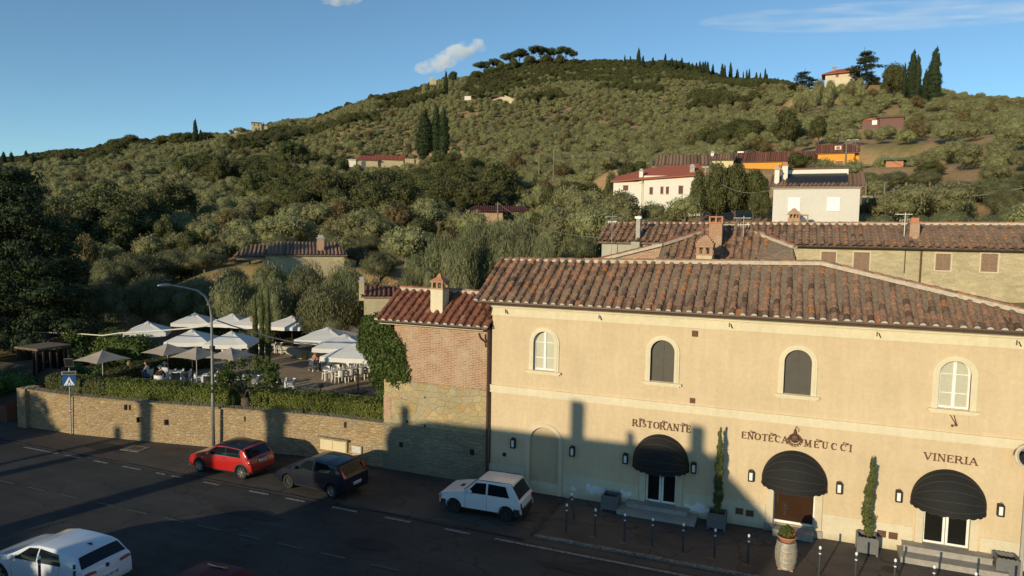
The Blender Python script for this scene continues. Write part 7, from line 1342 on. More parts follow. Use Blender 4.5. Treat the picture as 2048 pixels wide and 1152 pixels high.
# ------------------------------------------------------------------ terrace: hedges, parasols, tables, guests
TZ = 1.33
def hedge_mesh(name, path, w_, z0, z1, n, size, mat, seed=1):
    """clipped hedge along a path of (x, y): leaf sprays over all its faces with a solid heart"""
    g = np.random.default_rng(seed); P = np.array(path, float); seg = np.linalg.norm(np.diff(P, axis=0), axis=1); cum = np.concatenate([[0], np.cumsum(seg)]); Lt = cum[-1]
    s = g.uniform(0, Lt, n); i = np.clip(np.searchsorted(cum, s, 'right')-1, 0, len(seg)-1); u = (s-cum[i])/seg[i]; c = P[i]*(1-u)[:, None]+P[i+1]*u[:, None]; d = (P[i+1]-P[i])/seg[i][:, None]; nr = np.stack([-d[:, 1], d[:, 0]], 1)
    h = z1-z0; per = w_+2*h; q = g.uniform(0, per, n); side = np.where(q < h, -1, np.where(q < h+w_, 0, 1)); off = np.where(side == 0, q-h-w_/2, side*w_/2); zz = np.where(side == 0, z1, z0+g.uniform(0, h, n))
    wob = .04*np.sin(s*2.1)+.03*np.sin(s*5.3+zz*3); pos_ = np.concatenate([c+nr*(off+side*wob)[:, None], (zz+np.where(side == 0, wob, 0))[:, None]], 1)+g.normal(size=(n, 3))*.035
    nn = np.concatenate([nr*side[:, None], (side == 0).astype(float)[:, None]], 1)*.9+g.normal(size=(n, 3))*.55; nn /= np.linalg.norm(nn, axis=1)[:, None]; t = g.normal(size=(n, 3)); t -= nn*(t*nn).sum(1)[:, None]; t /= np.linalg.norm(t, axis=1)[:, None]; b = np.cross(nn, t); sz = size*g.uniform(.6, 1.4, n)[:, None]
    Q = np.stack([pos_-t*sz*.5, pos_+b*sz*.33, pos_+t*sz*.5, pos_-b*sz*.33], 1).reshape(-1, 3); mb = MB(); hw_ = w_/2-.06
    for k in range(len(P)-1):
        a, b_ = Vector((*P[k], 0)), Vector((*P[k+1], 0)); mb.bar(a+Vector((0, 0, (z0+z1)/2-.03)), b_+Vector((0, 0, (z0+z1)/2-.03)), w_-.1, h-.06)
    cv = np.array(mb.v); me = bpy.data.meshes.new(name); V = np.concatenate([Q, cv]); nf = n+len(mb.f); me.vertices.add(len(V)); me.vertices.foreach_set('co', V.ravel()); li = np.concatenate([np.arange(n*4), np.array(mb.f).ravel()+n*4]); me.loops.add(len(li)); me.loops.foreach_set('vertex_index', li); me.polygons.add(nf); me.polygons.foreach_set('loop_start', np.arange(nf)*4); me.polygons.foreach_set('loop_total', np.full(nf, 4)); me.update(calc_edges=True)
    vc = np.concatenate([np.clip(g.random(n)*.75+.25*(.5+.5*np.sin(s*1.3)), 0, 1), np.full(len(mb.f), .05)]); a = me.attributes.new('vc', 'FLOAT', 'FACE'); a.data.foreach_set('value', vc); me.materials.append(MATS[mat]); return me
def hedge(name, label, path, w_, z0, z1, n, size=.09, mat='hedge_leaf', seed=1, cat='hedge'):
    o = bpy.data.objects.new(name, hedge_mesh(name, path, w_, z0, z1, n, size, mat, seed)); COL.objects.link(o); return tag(o, label, cat)
hedge('clipped_hedge', 'long clipped green hedge on top of the street wall, right of the gnarled tree', [(-17.3, 1.0), (-20.5, .95), (-24.75, .32)], 1.0, 1.3, 2.78, 30000, .085, seed=2)
hedge('clipped_hedge', 'clipped green hedge behind the lamp post, left of the gnarled tree', [(-25.85, .10), (-26.2, .05), (-30, -.62), (-33.0, -1.15)], 1.0, 1.3, 2.8, 22000, .085, seed=3)
hedge('clipped_hedge', 'darker clipped hedge behind the crossing sign at the left end of the street wall', [(-33.1, -1.2), (-34.5, -1.35), (-37.2, -1.4)], 1.0, 1.3, 2.75, 13000, .085, 'oak_leaf', seed=4)
hedge('inner_hedge', 'dark inner hedge between the leftmost taupe parasol and the tables', [tuple(onz(x_, y_, 2.4)[:2]) for x_, y_ in ((208, 752), (262, 733), (345, 712), (420, 702))], .9, 1.3, 2.45, 12000, .09, 'oak_leaf', seed=5)
hedge('rear_hedge', 'tall dark hedge along the back of the terrace behind the white parasols', [(-27.5, 22.8), (-38, 21.5), (-48, 18.5)], 1.0, 1.3, 3.3, 24000, .10, 'oak_leaf', seed=6)
def blobtree(name, label, blobs, n, size, mat, cat, loc=(0, 0, 0), trunk=None, asp=1.5, up=0, core=.72, seed=3, tips=.25, group=None):
    t = thing(name, label, cat, loc, 0, group); o = bpy.data.objects.new('foliage', leaf_mesh('foliage', blobs, n, size, mat, asp, up, core, tips, seed)); COL.objects.link(o); o.parent = t
    if trunk: mb = MB(); [mb.tube(p, r_, 7) for p, r_ in trunk]; mb.build('trunk', 'bark', t, False, smooth=True)
    return t
P = onr(262, 700, 56); g = random.Random(8)
blobtree('leafy_bush', 'broad leafy green bush between the parasols and the left pavilion', [(g.uniform(-3.2, 3.), g.uniform(-1, 1), g.uniform(.6, 2.0), .95, .8, .7) for _ in range(16)], 9000, .17, 'bright_leaf', 'bush', (-43.2, 6.6, 1.3), [([(0, 0, 0), (0, 0, 1.2)], .08)])
blobtree('ground_shrub', 'low leafy shrub left of the leftmost taupe parasol', [(g.uniform(-1.6, 1.4), g.uniform(-.4, .4), g.uniform(.3, 1.), .5) for _ in range(8)], 3200, .12, 'bright_leaf', 'bush', (-40.2, 2.2, 1.3), [([(0, 0, 0), (0, 0, .6)], .05)])
# creeper on the annex corner
g = random.Random(5); bl = []
for px_, py_, rr in ((745, 655, .55), (770, 650, .5), (735, 675, .5), (760, 680, .65), (785, 685, .55), (750, 705, .6), (775, 712, .65), (797, 722, .5), (806, 740, .42), (765, 735, .6), (785, 745, .5), (755, 755, .45), (772, 768, .45), (765, 790, .35), (742, 690, .5), (800, 700, .38), (812, 755, .3), (792, 765, .3), (770, 665, .45), (728, 690, .4), (735, 645, .35), (758, 640, .35)): P = ony(px_, py_, .05 if px_ > 776 else .5); bl.append((P.x+17.3, P.y-.3, P.z-1.3, rr*.92, rr*.55, rr*.95))
blobtree('wisteria_creeper', 'tall green creeper climbing the left corner of the brick annex', bl, 15000, .15, 'ivy_leaf', 'climbing plant', (-17.3, .3, 1.3), [([(0, 0, 0), (.1, .1, 2), (0, 0, 4)], .09)], asp=2.2, up=-.4, core=.6, seed=9, tips=.4)
# gnarled tree in the hedge gap
P = ony(492, 805, .0); K = 1.; sp_ = ony(489, 795, .05); sp_.z = 1.35; g = random.Random(11); bl = []
for _ in range(60): a = g.uniform(0, 6.3); q = 1.9*math.sqrt(g.random()); bl.append((math.cos(a)*q, math.sin(a)*q*.8, 1.95+g.uniform(-.7, 1.35)*(1-q/3), g.uniform(.10, .26)))
lim = []
for k in range(12): a = g.uniform(0, 6.3); e = Vector((math.cos(a)*1.5, math.sin(a)*1.2, g.uniform(1.6, 3.2))); lim.append(([(0, 0, 1.0), e*.5+Vector((0, 0, .7)), e], [.06, .035, .012]))
blobtree('gnarled_tree', 'small tree with a thick gnarled trunk standing in the gap of the hedge', bl, 4300, .12, 'bright_leaf', 'tree', sp_, [([(.15, 0, -.3), (-.1, 0, .2), (.14, .05, .6), (0, 0, 1.05)], [.20, .26, .30, .20]), ([(-.15, 0, -.2), (.1, .08, .3), (-.12, 0, .8)], [.18, .2, .12])]+lim, asp=1.5, core=0, seed=12, tips=.8)
for i, (px_, top, w_) in enumerate(((511, 599, .20), (524, 583, .19), (536, 581, .22))):
    zt = ony(px_, top, 11.8).z; x = ony(px_, 690, 11.8).x; H = zt-1.3; bl = [(0, 0, .1+H*k/25, w_*(.5+.5*math.sin(min(1, k/25*3)*PI/2))*(1-(k/25)**3*.75), w_, .28) for k in range(26)]; bl = [(a, b, c, d, d, f) for a, b, c, d, e, f in bl]
    blobtree('slim_cypress', 'slim dark cypress rising among the white parasols, %s of three' % ('left', 'middle', 'right')[i], bl, 4200, .12, 'young_cypress_leaf', 'tree', (x, 11.8, 1.3), [([(0, 0, 0), (0, 0, 2)], .05)], asp=3, up=1.5, core=.85, seed=20+i, group='slim cypresses on the terrace')
# parasols
def white_parasol(t, s=1.3, tilt=0):
    H = 2.35; mb = MB(); h1 = .58; n = 6; 
    cor = [(-s, -s), (s, -s), (s, s), (-s, s)]; ring_ = []
    for k in range(4):
        a, b = cor[k], cor[(k+1) % 4]
        for j in range(n): u = j/n; sag = -.05*math.sin(PI*u); ring_.append((a[0]+(b[0]-a[0])*u, a[1]+(b[1]-a[1])*u, H+sag+.0))
    m_ = len(ring_); vs = list(ring_)
    for f, dz in ((.62, .25), (.2, .49)): vs += [(x*f, y*f, H+dz-(.03 if (i % n) else 0)) for i, (x, y, z) in enumerate(ring_)]
    vs.append((0, 0, H+h1)); fs = [(r_*m_+i, r_*m_+(i+1) % m_, (r_+1)*m_+(i+1) % m_, (r_+1)*m_+i) for r_ in range(2) for i in range(m_)]+[(2*m_+i, 2*m_+(i+1) % m_, 3*m_) for i in range(m_)]; mb.add(vs, fs); cn = mb.build('canopy', 'canvas_white', t, False)
    mb = MB(); lo = [(x*1.01, y*1.01, z-.24-(.02 if i % 2 else 0)) for i, (x, y, z) in enumerate(ring_)]; mb.add(ring_+lo, [(i, (i+1) % m_, m_+(i+1) % m_, m_+i) for i in range(m_)]); mb.build('valance', 'canvas_white', t, False)
    mb = MB(); c8 = [(math.cos(PI/4*k+PI/8)*.34, math.sin(PI/4*k+PI/8)*.34, H+.475) for k in range(8)]; mb.add(c8+[(0, 0, H+.66)], [(k, (k+1) % 8, 8) for k in range(8)]); mb.build('vent_cap', 'canvas_white', t, False)
    mb = MB(); mb.tube([(0, 0, 0), (0, 0, H+.74)], .03, 8); mb.box(-.35, .35, -.35, .35, 0, .06); mb.build('pole', 'gutter_dark', t, False)
    mb = MB(); [mb.tube([(0, 0, H+.5), (x*.98, y*.98, H-.03)], .012, 4) for x, y in cor]; mb.build('ribs', 'gutter_dark', t, False)
def taupe_parasol(t, s=1.02):
    H = 2.12; mb = MB(); cor = [(-s, -s), (s, -s), (s, s), (-s, s)]; vs = []; n = 8
    for k in range(4):
        a, b = cor[k], cor[(k+1) % 4]
        for j in range(n): u = j/n; q = 1-.06*math.sin(PI*u); vs.append(((a[0]+(b[0]-a[0])*u)*q, (a[1]+(b[1]-a[1])*u)*q, H+.03*math.sin(PI*u)))
    m_ = len(vs); vs += [(x*.5, y*.5, H+.24) for x, y, z in vs[:m_]]+[(0, 0, H+.52)]; mb.add(vs, [(i, (i+1) % m_, m_+(i+1) % m_, m_+i) for i in range(m_)]+[(m_+i, m_+(i+1) % m_, 2*m_) for i in range(m_)]); mb.build('canopy', 'canvas_taupe', t, False)
    mb = MB(); mb.tube([(0, 0, 0), (0, 0, H+.56)], .028, 8); mb.box(-.3, .3, -.3, .3, 0, .05); mb.build('pole', 'galvanised', t, False); mb = MB(); [mb.tube([(0, 0, H+.42), (x, y, H-.01)], .01, 4) for x, y in cor]; mb.build('ribs', 'galvanised', t, False)
wp = None
WP = [(390, 642, 30, 1.35, 'bluish white parasol at the back left, in the shade'), (465, 643, 22, 1.35, 'white parasol at the back beside the lamp post'), (512, 645, 20, 1.45, 'white parasol at the back behind the three slim cypresses'), (584, 648, 14, 1.6, 'white parasol at the back right, under the rounded olive'), (296, 661, 40, 1.3, 'white parasol behind the leafy bush, in the shade'), (384, 678, 30, 1.3, 'white parasol in the second row left of the lamp post'), (463, 682, 27, 1.35, 'white parasol in the second row right of the lamp post'), (655, 673, 20, 1.7, 'white parasol left of the creeper, upper one of the front three'), (690, 688, 26, 1.7, 'white parasol left of the creeper, middle one of the front three'), (716, 706, 14, 1.65, 'white parasol half under the creeper with leaf shadows on it'), (677, 655, 45, 1.25, 'beige white parasol farthest back near the creeper')]
for i, (px_, py_, rz, s_, l) in enumerate(WP):
    P = onz(px_, py_, TZ+2.35); P.z = TZ
    if wp is None: wp = thing('parasol', l, 'parasol', P, R(rz), 'white square parasols on the terrace'); wp['_o'] = (0, 0, 0); white_parasol(wp); wp.scale = (s_/1.3, s_/1.3, 1)
    else: dup(wp, P, R(rz), label=l, scale=(s_/1.3, s_/1.3, 1))
tp = None
for px_, py_, rz, l in ((205, 718, -4, 'taupe parasol, leftmost, behind the crossing sign'), (335, 703, -6, 'brown taupe parasol, upper one left of the lamp post'), (393, 711, 0, 'taupe parasol just left of the lamp post'), (462, 712, 4, 'taupe parasol behind the gnarled tree')):
    P = onz(px_, py_, TZ+2.15); P.z = TZ
    if tp is None: tp = thing('parasol', l, 'parasol', P, R(rz), 'taupe parasols on the terrace'); tp['_o'] = (0, 0, 0); taupe_parasol(tp)
    else: dup(tp, P, R(rz), label=l)
# furniture
def make_chair():
    t = thing('armchair', 'x', 'chair', (0, 0, 0), 0, 'white terrace chairs'); mb = MB(); mb.box(-.24, .24, -.22, .22, .42, .45); mb.build('seat', 'white_plastic', t, False)
    mb = MB(); n = 8; vs = []
    for k in range(n+1): a = PI*(.12+.76*k/n); x, y = .27*math.cos(a), .06+.21*math.sin(a); vs += [(x, y, .45), (x*1.06, y*1.12, .84-.04*abs(k-n/2)/n)]
    mb.add(vs, [(2*k, 2*k+2, 2*k+3, 2*k+1) for k in range(n)]); mb.build('backrest', 'white_plastic', t, False); mb = MB()
    for sx in (-1, 1): mb.box(sx*.27-.025, sx*.27+.025, -.2, .12, .62, .65)
    mb.build('armrest', 'white_plastic', t, False)
    for sx in (-1, 1):
        for sy in (-1, 1): mb = MB(); mb.bar((sx*.25, sy*.2, 0), (sx*.24, sy*.18, .62 if sy < 0 else .45), .04); mb.build('leg', 'white_plastic', t, False)
    return t
def make_table(L=.8, W=.8, n=1):
    t = thing('dining_table', 'x', 'table', (0, 0, 0), 0, 'terrace tables'); mb = MB(); mb.box(-L/2, L/2, -W/2, W/2, .71, .745); mb.build('tabletop', 'white_plastic', t, False)
    for sx in (-1, 1):
        for sy in (-1, 1): mb = MB(); mb.box(sx*(L/2-.05)-.03, sx*(L/2-.05)+.03, sy*(W/2-.05)-.03, sy*(W/2-.05)+.03, 0, .71); mb.build('leg', 'white_plastic', t, False)
    return t
def setting(P, L, W, rz, lab):
    o = MB(); M_ = Matrix.Translation(P) @ Matrix.Rotation(rz, 4, 'Z'); g = random.Random(int(P.x*10))
    for k in range(int(L/.4)):
        for sy in (-1, 1): x = -L/2+.25+k*.42+g.uniform(-.03, .03); o.lathe([(.0, .748), (.11, .75), (.12, .76)], (x, sy*W*.28, 0), 10); o.lathe([(.03, .748), (.008, .80), (.035, .85), (.03, .90)], (x+.14, sy*W*.15, 0), 7)
    o.xf(M_); ob = o.build('place_setting', 'frosted'); return tag(ob, lab, 'tableware', 'place settings on the terrace tables')
ch0 = make_chair(); tb0 = make_table(); first = [True, True]
def put_chair(P, rz, l):
    if first[0]: ch0.location = P; ch0.rotation_euler = (0, 0, rz); ch0['label'] = l; first[0] = False; return ch0
    return dup(ch0, P, rz, label=l)
def put_table(P, rz, l):
    if first[1]: tb0.location = P; tb0.rotation_euler = (0, 0, rz); tb0['label'] = l; first[1] = False; return tb0
    return dup(tb0, P, rz, label=l)
def floor_at(px_, py_, h=.75): P = onz(px_, py_, TZ+h); return Vector((P.x, P.y, TZ))
ax_ = R(35)
small = [(352, 742, 'left of the taupe pole'), (420, 748, 'just left of the lamp post'), (486, 755, 'behind the gnarled trunk'), (558, 761, 'right of the gnarled tree'), (275, 740, 'of the two guests'), (398, 690, 'under the parasol left of the lamp'), (372, 690, 'in shade farther left'), (470, 700, 'under the parasol right of the lamp'), (540, 688, 'beside the slim cypresses')]
for i, (px_, py_, l) in enumerate(small):
    P = floor_at(px_, py_); put_table(P, ax_, 'small white table '+l); setting(P, .8, .8, ax_, 'plates and glasses on the small white table '+l)
    for s_ in (-1, 1): d = Vector((math.cos(ax_), math.sin(ax_), 0))*.62*s_; put_chair(P+d, ax_+(R(-90) if s_ > 0 else R(90)), 'white armchair %s of the table %s' % ('right' if s_ > 0 else 'left', l))
A = floor_at(655, 741); B = floor_at(748, 727); d = (B-A); LT = d.length; rz_ = math.atan2(d.y, d.x); d.normalize(); nr = Vector((-d.y, d.x, 0)); lt = make_table(LT, .85); lt.location = (A+B)/2; lt.rotation_euler = (0, 0, rz_); lt['label'] = 'long white set table under the front white parasols'; setting((A+B)/2, LT, .85, rz_, 'plates, napkins and glasses along the long white table'); nC = int(LT/.72)
for k in range(nC):
    c = A+d*(.45+k*.72)
    put_chair(c-nr*.72, rz_+PI, 'white armchair on the near side of the long table, %s from the left' % ORD[k]); put_chair(c+nr*.72, rz_, 'white armchair on the far side of the long table, %s from the left' % ORD[k])
# the guests' table
G = floor_at(655, 716); t2 = make_table(1.5, .85); t2.location = G; t2.rotation_euler = (0, 0, rz_); t2['label'] = 'white table where the group of guests sits'; setting(G, 1.5, .85, rz_, 'plates and glasses before the seated guests')
# ---- people: one skinned body each
def person(P, rz, label, top, hair, seated=True, lean=.1, arm='table', legs='cloth_blue', hat=None, turn=0):
    t = thing('person', label, 'person', P, rz); t['_o'] = (0, 0, 0)
    if seated:
        J = {'pelvis': (0, 0, .50), 'waist': (0, .0-lean*.3, .72), 'chest': (0, -lean, .98), 'neck': (0, -lean-.01, 1.10), 'head0': (0, -lean-.02, 1.15)}
        for s_ in (-1, 1):
            J.update({'sh%d' % s_: (s_*.17, -lean, 1.03), 'el%d' % s_: (s_*.23, -lean-.16, .80) if arm == 'table' or s_ < 0 else (s_*.27, -lean-.22, 1.02), 'wr%d' % s_: (s_*.15, -lean-.38, .80) if arm == 'table' or s_ < 0 else (s_*.22, -lean-.30, 1.24), 'hp%d' % s_: (s_*.10, -.02, .49), 'kn%d' % s_: (s_*.13, -.44, .49), 'an%d' % s_: (s_*.13, -.42, .08), 'to%d' % s_: (s_*.14, -.58, .04)})
    else:
        J = {'pelvis': (0, 0, .92), 'waist': (0, -lean*.3, 1.12), 'chest': (0, -lean, 1.36), 'neck': (0, -lean, 1.50), 'head0': (0, -lean-.01, 1.55)}
        for s_ in (-1, 1): J.update({'sh%d' % s_: (s_*.18, -lean, 1.42), 'el%d' % s_: (s_*.24, -lean-.10, 1.14), 'wr%d' % s_: (s_*.18, -lean-.30, 1.10), 'hp%d' % s_: (s_*.10, 0, .90), 'kn%d' % s_: (s_*.11, -.03, .50), 'an%d' % s_: (s_*.12, .0, .08), 'to%d' % s_: (s_*.13, -.16, .04)})
    keys = list(J); E_ = [('pelvis', 'waist'), ('waist', 'chest'), ('chest', 'neck'), ('neck', 'head0')]
    for s_ in (-1, 1): E_ += [('chest', 'sh%d' % s_), ('sh%d' % s_, 'el%d' % s_), ('el%d' % s_, 'wr%d' % s_), ('pelvis', 'hp%d' % s_), ('hp%d' % s_, 'kn%d' % s_), ('kn%d' % s_, 'an%d' % s_), ('an%d' % s_, 'to%d' % s_)]
    rad = {'pelvis': (.15, .12), 'waist': (.135, .10), 'chest': (.155, .11), 'neck': (.055, .055), 'head0': (.06, .06), 'sh': (.065, .065), 'el': (.045, .045), 'wr': (.03, .03), 'hp': (.10, .10), 'kn': (.065, .065), 'an': (.04, .04), 'to': (.04, .03)}
    # hands: palm and five fingers as short chains off the wrist
    for s_ in (-1, 1):
        w = Vector(J['wr%d' % s_]); e = Vector(J['el%d' % s_]); f = (w-e).normalized(); sd = f.cross(Vector((0, 0, 1))).normalized(); dn = Vector((0, 0, -1)); J['pa%d' % s_] = tuple(w+f*.07); E_.append(('wr%d' % s_, 'pa%d' % s_)); rad['pa'] = (.03, .022)
        for q in range(5):
            k1, k2 = 'f%d%d' % (q, s_), 'g%d%d' % (q, s_); off = (-.03+q*.02) if q < 4 else 0; L_ = (.034, .042, .044, .036, .03)[q]
            a = w+f*(.11 if q < 4 else .05)+sd*(off if q < 4 else -.045*s_); J[k1] = tuple(a); J[k2] = tuple(a+f*L_*.8+dn*L_*.6); E_ += [('pa%d' % s_, k1), (k1, k2)]
    rad['f'] = (.010, .010); rad['g'] = (.008, .008); keys = list(J)
    me = bpy.data.meshes.new('body'); me.from_pydata([J[k] for k in keys], [(keys.index(a), keys.index(b)) for a, b in E_], []); o = bpy.data.objects.new('body', me); COL.objects.link(o)
    o.modifiers.new('s', 'SKIN'); lay = me.skin_vertices[0].data if me.skin_vertices else None
    if lay is None:
        bm = bmesh.new(); bm.from_mesh(me); bm.verts.layers.skin.verify(); bm.to_mesh(me); bm.free(); lay = me.skin_vertices[0].data
    for k, v in zip(keys, lay): kk = k if k in rad else (k[0] if k[0] in 'fg' and k[1:2].isdigit() else k[:2]); v.radius = rad[kk]; v.use_root = (k == 'pelvis')
    sm = o.modifiers.new('u', 'SUBSURF'); sm.levels = 1; sm.render_levels = 1
    dg = bpy.context.evaluated_depsgraph_get(); m2 = bpy.data.meshes.new_from_object(o.evaluated_get(dg)); o.modifiers.clear()
    # head: one surface with nose, brow, ears, joined to the neck
    bm = bmesh.new(); bm.from_mesh(m2); hc = Vector(J['head0'])+Vector((0, -.02, .115)); r0 = bmesh.ops.create_icosphere(bm, subdivisions=3, radius=1)
    for v in r0['verts']:
        c = v.co.copy(); x, y, z = c; sx, sy, sz = .076, .096, .118
        if z < -.2: sx *= 1-.28*(-z-.2); 
        p = Vector((x*sx, y*sy, z*sz))
        if y < -.8 and abs(x) < .22 and -.28 < z < .12: p.y -= .020*(1-abs(x)/.22)*(1-(z+.28)/.4*.6)
        if y < -.75 and .1 < z < .3 and .15 < abs(x) < .5: p.y += .008
        if y < -.7 and abs(z+.48) < .06 and abs(x) < .3: p.y += .006
        if abs(x) > .93 and abs(z) < .25 and abs(y) < .25: p.x *= 1.14
        v.co = hc+Matrix.Rotation(turn, 3, 'Z') @ p
    bm.to_mesh(m2); bm.free(); m2.materials.clear(); m2.materials.append(MATS['skin']); m2.shade_smooth(); o.data = m2; o.parent = t; o['_o'] = (0, 0, 0)
    # clothing hugging the body: pieces of the same surface pushed out a little
    def cloth(name, mat, cond, push):
        b2 = bmesh.new(); b2.from_mesh(m2); b2.normal_update(); dele = [f for f in b2.faces if not cond(f.calc_center_median())]; bmesh.ops.delete(b2, geom=dele, context='FACES')
        for v in b2.verts: v.co += v.normal*push
        mm = bpy.data.meshes.new(name); b2.to_mesh(mm); b2.free(); mm.materials.clear(); mm.materials.append(MATS[mat]); mm.shade_smooth(); c_ = bpy.data.objects.new(name, mm); COL.objects.link(c_); c_.parent = t; return c_
    zw = .62 if seated else .95; zn = J['neck'][2]-.02; el_z = J['el-1'][2]
    cloth('shirt', top, lambda c: c.z < zn and c.z > zw-(.0) and not (c.y < -lean-.24) and (c.z > zw+.05 or abs(c.y) < .2), .012); cloth('trousers', legs, lambda c: c.z <= zw+.01 and c.z > .14 and (c.z < el_z-.08), .012); cloth('shoes', 'black_plastic', lambda c: c.z <= .13, .008)
    mb = MB(); mb.ell((0, 0, 0), (.084, .104, .125), 14, 10); vs = []; keep = []
    hm = bpy.data.meshes.new('hair'); b3 = bmesh.new(); bmesh.ops.create_icosphere(b3, subdivisions=3, radius=1); bmesh.ops.delete(b3, geom=[f for f in b3.faces if (lambda c: c.z < .15 and c.y < .15 or c.z < -.45 or (c.y < -.55 and c.z < .45))(f.calc_center_median())], context='FACES')
    for v in b3.verts: v.co = hc+Matrix.Rotation(turn, 3, 'Z') @ Vector((v.co.x*.084, v.co.y*.104+.004, v.co.z*.126+.004))
    b3.to_mesh(hm); b3.free(); hm.materials.append(MATS[hair]); hm.shade_smooth(); ho = bpy.data.objects.new('hair', hm); COL.objects.link(ho); ho.parent = t
    if hat: mb = MB(); mb.lathe([(.17, .02), (.165, .032), (.095, .04), (.085, .11), (.05, .13), (0, .132)], hc+Vector((0, 0, .03)), 18); mb.build('hat', hat, t, False, smooth=30)
    return t
def seat_person(P, face, *a, **k): put_chair(P+Vector((0, 0, 0)), face, 'white armchair under %s' % k.pop('who')); return person(P+Vector((0, 0, -.03)), face, *a, **k)
# chair faces -y locally, as does the person
seat_person(G-nr*.72-d*.35, rz_+PI, 'seated person in a turquoise shirt seen from behind', 'cloth_turquoise', 'hair_dark', who='the guest in turquoise'); seat_person(G+nr*.72+d*.2, rz_, 'seated person in black with reddish hair leaning over the table', 'cloth_black', 'hair_blond', lean=.2, who='the guest in black with reddish hair'); seat_person(G-nr*.72+d*.40, rz_+PI, 'seated person in black beside the turquoise shirt', 'cloth_black', 'hair_dark', legs='cloth_black', who='the guest in black beside the turquoise shirt'); seat_person(G-d*1.1, rz_+R(90), 'seated person in a brown rose top at the left end of the table', 'cloth_rose', 'hair_blond', arm='up', who='the guest in the rose top')
person(G+nr*.95+d*.75, rz_+R(15), 'standing waiter in dark clothes between the seated group and the parasol', 'cloth_black', 'hair_dark', seated=False, legs='cloth_black')
GT = floor_at(275, 742); e_ = Vector((math.cos(ax_), math.sin(ax_), 0)); f_ = Vector((-e_.y, e_.x, 0))
person(GT+e_*.62+Vector((0, 0, -.03)), ax_-R(90)+0, 'seated person in a light shirt with brown hair behind the hedge', 'cloth_white', 'hair_dark'); person(GT-e_*.62+Vector((0, 0, -.03)), ax_+R(90), 'seated person with reddish hair and a blue top behind the hedge', 'cloth_blue', 'hair_blond')
GT2 = floor_at(325, 748); put_table(GT2, ax_, 'small white table of the guest in the straw hat'); put_chair(GT2+f_*.65, ax_, 'white armchair of the guest in the straw hat'); person(GT2+f_*.65+Vector((0, 0, -.03)), ax_, 'seated person in a wide pale straw hat and white shirt', 'cloth_white', 'hair_grey', hat='hat_straw'); put_chair(GT2-f_*.65, ax_+PI, 'white armchair of the guest with the small pale hat'); person(GT2-f_*.65+Vector((0, 0, -.03)), ax_+PI, 'seated person with a small pale hat just above the hedge', 'cloth_black', 'hair_grey', hat='hat_straw')
# low wall at the back, spot lamps, cable, pavilion, corten planter
lw = thing('low_garden_wall', 'low stone wall with a pale end block at the back of the terrace', 'wall', (-34, 17, 1.3)); P1, P2 = onz(560, 690, 1.9), onz(640, 706, 1.9); mb = MB(); mb.bar((P1.x, P1.y, 1.6), (P2.x, P2.y, 1.6), .5, .62); mb.build('wall', 'rough_plaster', lw); mb = MB(); mb.bar((P2.x-1.6, P2.y-.35, 1.7), (P2.x-1.1, P2.y-.42, 1.7), .5, .5); mb.build('end_block', 'row_stone', lw)
for px_, py_, l in ((641, 785, 'black spotlight on a short post above the hedge, right one'), (371, 765, 'black spotlight on a short post above the hedge left of the lamp post')):
    P = ony(px_, py_, 1.7 if px_ > 500 else .6); P.z = TZ; t = thing('garden_spotlight', l, 'spotlight', P, R(160), 'garden spotlights'); mb = MB(); mb.tube([(0, 0, 0), (0, 0, 1.55)], .03, 6); mb.build('post', 'black_metal', t, False); mb = MB(); mb.lathe([(.05, -.12), (.11, .0), (.12, .1), (.10, .1), (0, .08)], (0, 0, 1.68), 12, (0, -1, -.3)); mb.build('lamp_head', 'black_metal', t, False)
pts = [ony(x, y, Y) for x, y, Y in ((8, 662, 6), (60, 664, 6), (110, 665.5, 6), (165, 668, 5.5), (205, 671, 5), (240, 666, 4.5), (285, 663.5, 4), (330, 660.5, 3.5), (380, 656, 2.5), (410, 652, 1), (431, 644, -1.0))]; mb = MB(); mb.tube(pts, .038, 5); tag(mb.build('festoon_cable', 'cable_grey'), 'pale sagging cable running from the lamp post to the left edge', 'cable')
pts = [ony(x, y, Y) for x, y, Y in ((432, 640, -1.0), (460, 650, 1), (500, 662, 3), (540, 674, 5), (575, 682, 7), (610, 688, 9), (645, 686, 11))]; mb = MB(); mb.tube(pts, .038, 5); tag(mb.build('festoon_cable', 'cable_grey'), 'pale cable running from the lamp post to the parasols near the creeper', 'cable')
pv = thing('garden_pavilion', 'dark low pavilion with glazed front and sandy roof edge left of the leafy bush', 'pavilion', (-47, 6, 1.3)); A, B = onz(72, 700, 3.6), onz(140, 690, 3.6); dd = (B-A).normalized(); nn = Vector((-dd.y, dd.x, 0)); mb = MB(); mb.bar(Vector((A.x, A.y, 3.6))+nn*.9, Vector((B.x, B.y, 3.6))+nn*.9, 2.0, .12); mb.build('roof', 'thatch', pv)
for k in range(6): q = A.lerp(B, k/5); mb = MB(); mb.box(q.x-.04, q.x+.04, q.y-.04, q.y+.04, 1.3, 3.53); mb.build('post', 'gutter_dark', pv)
mb = MB(); mb.bar(Vector((A.x, A.y, 2.4))+nn*.3, Vector((B.x, B.y, 2.4))+nn*.3, .02, 2.0); mb.build('glass_front', 'dark_glass', pv)
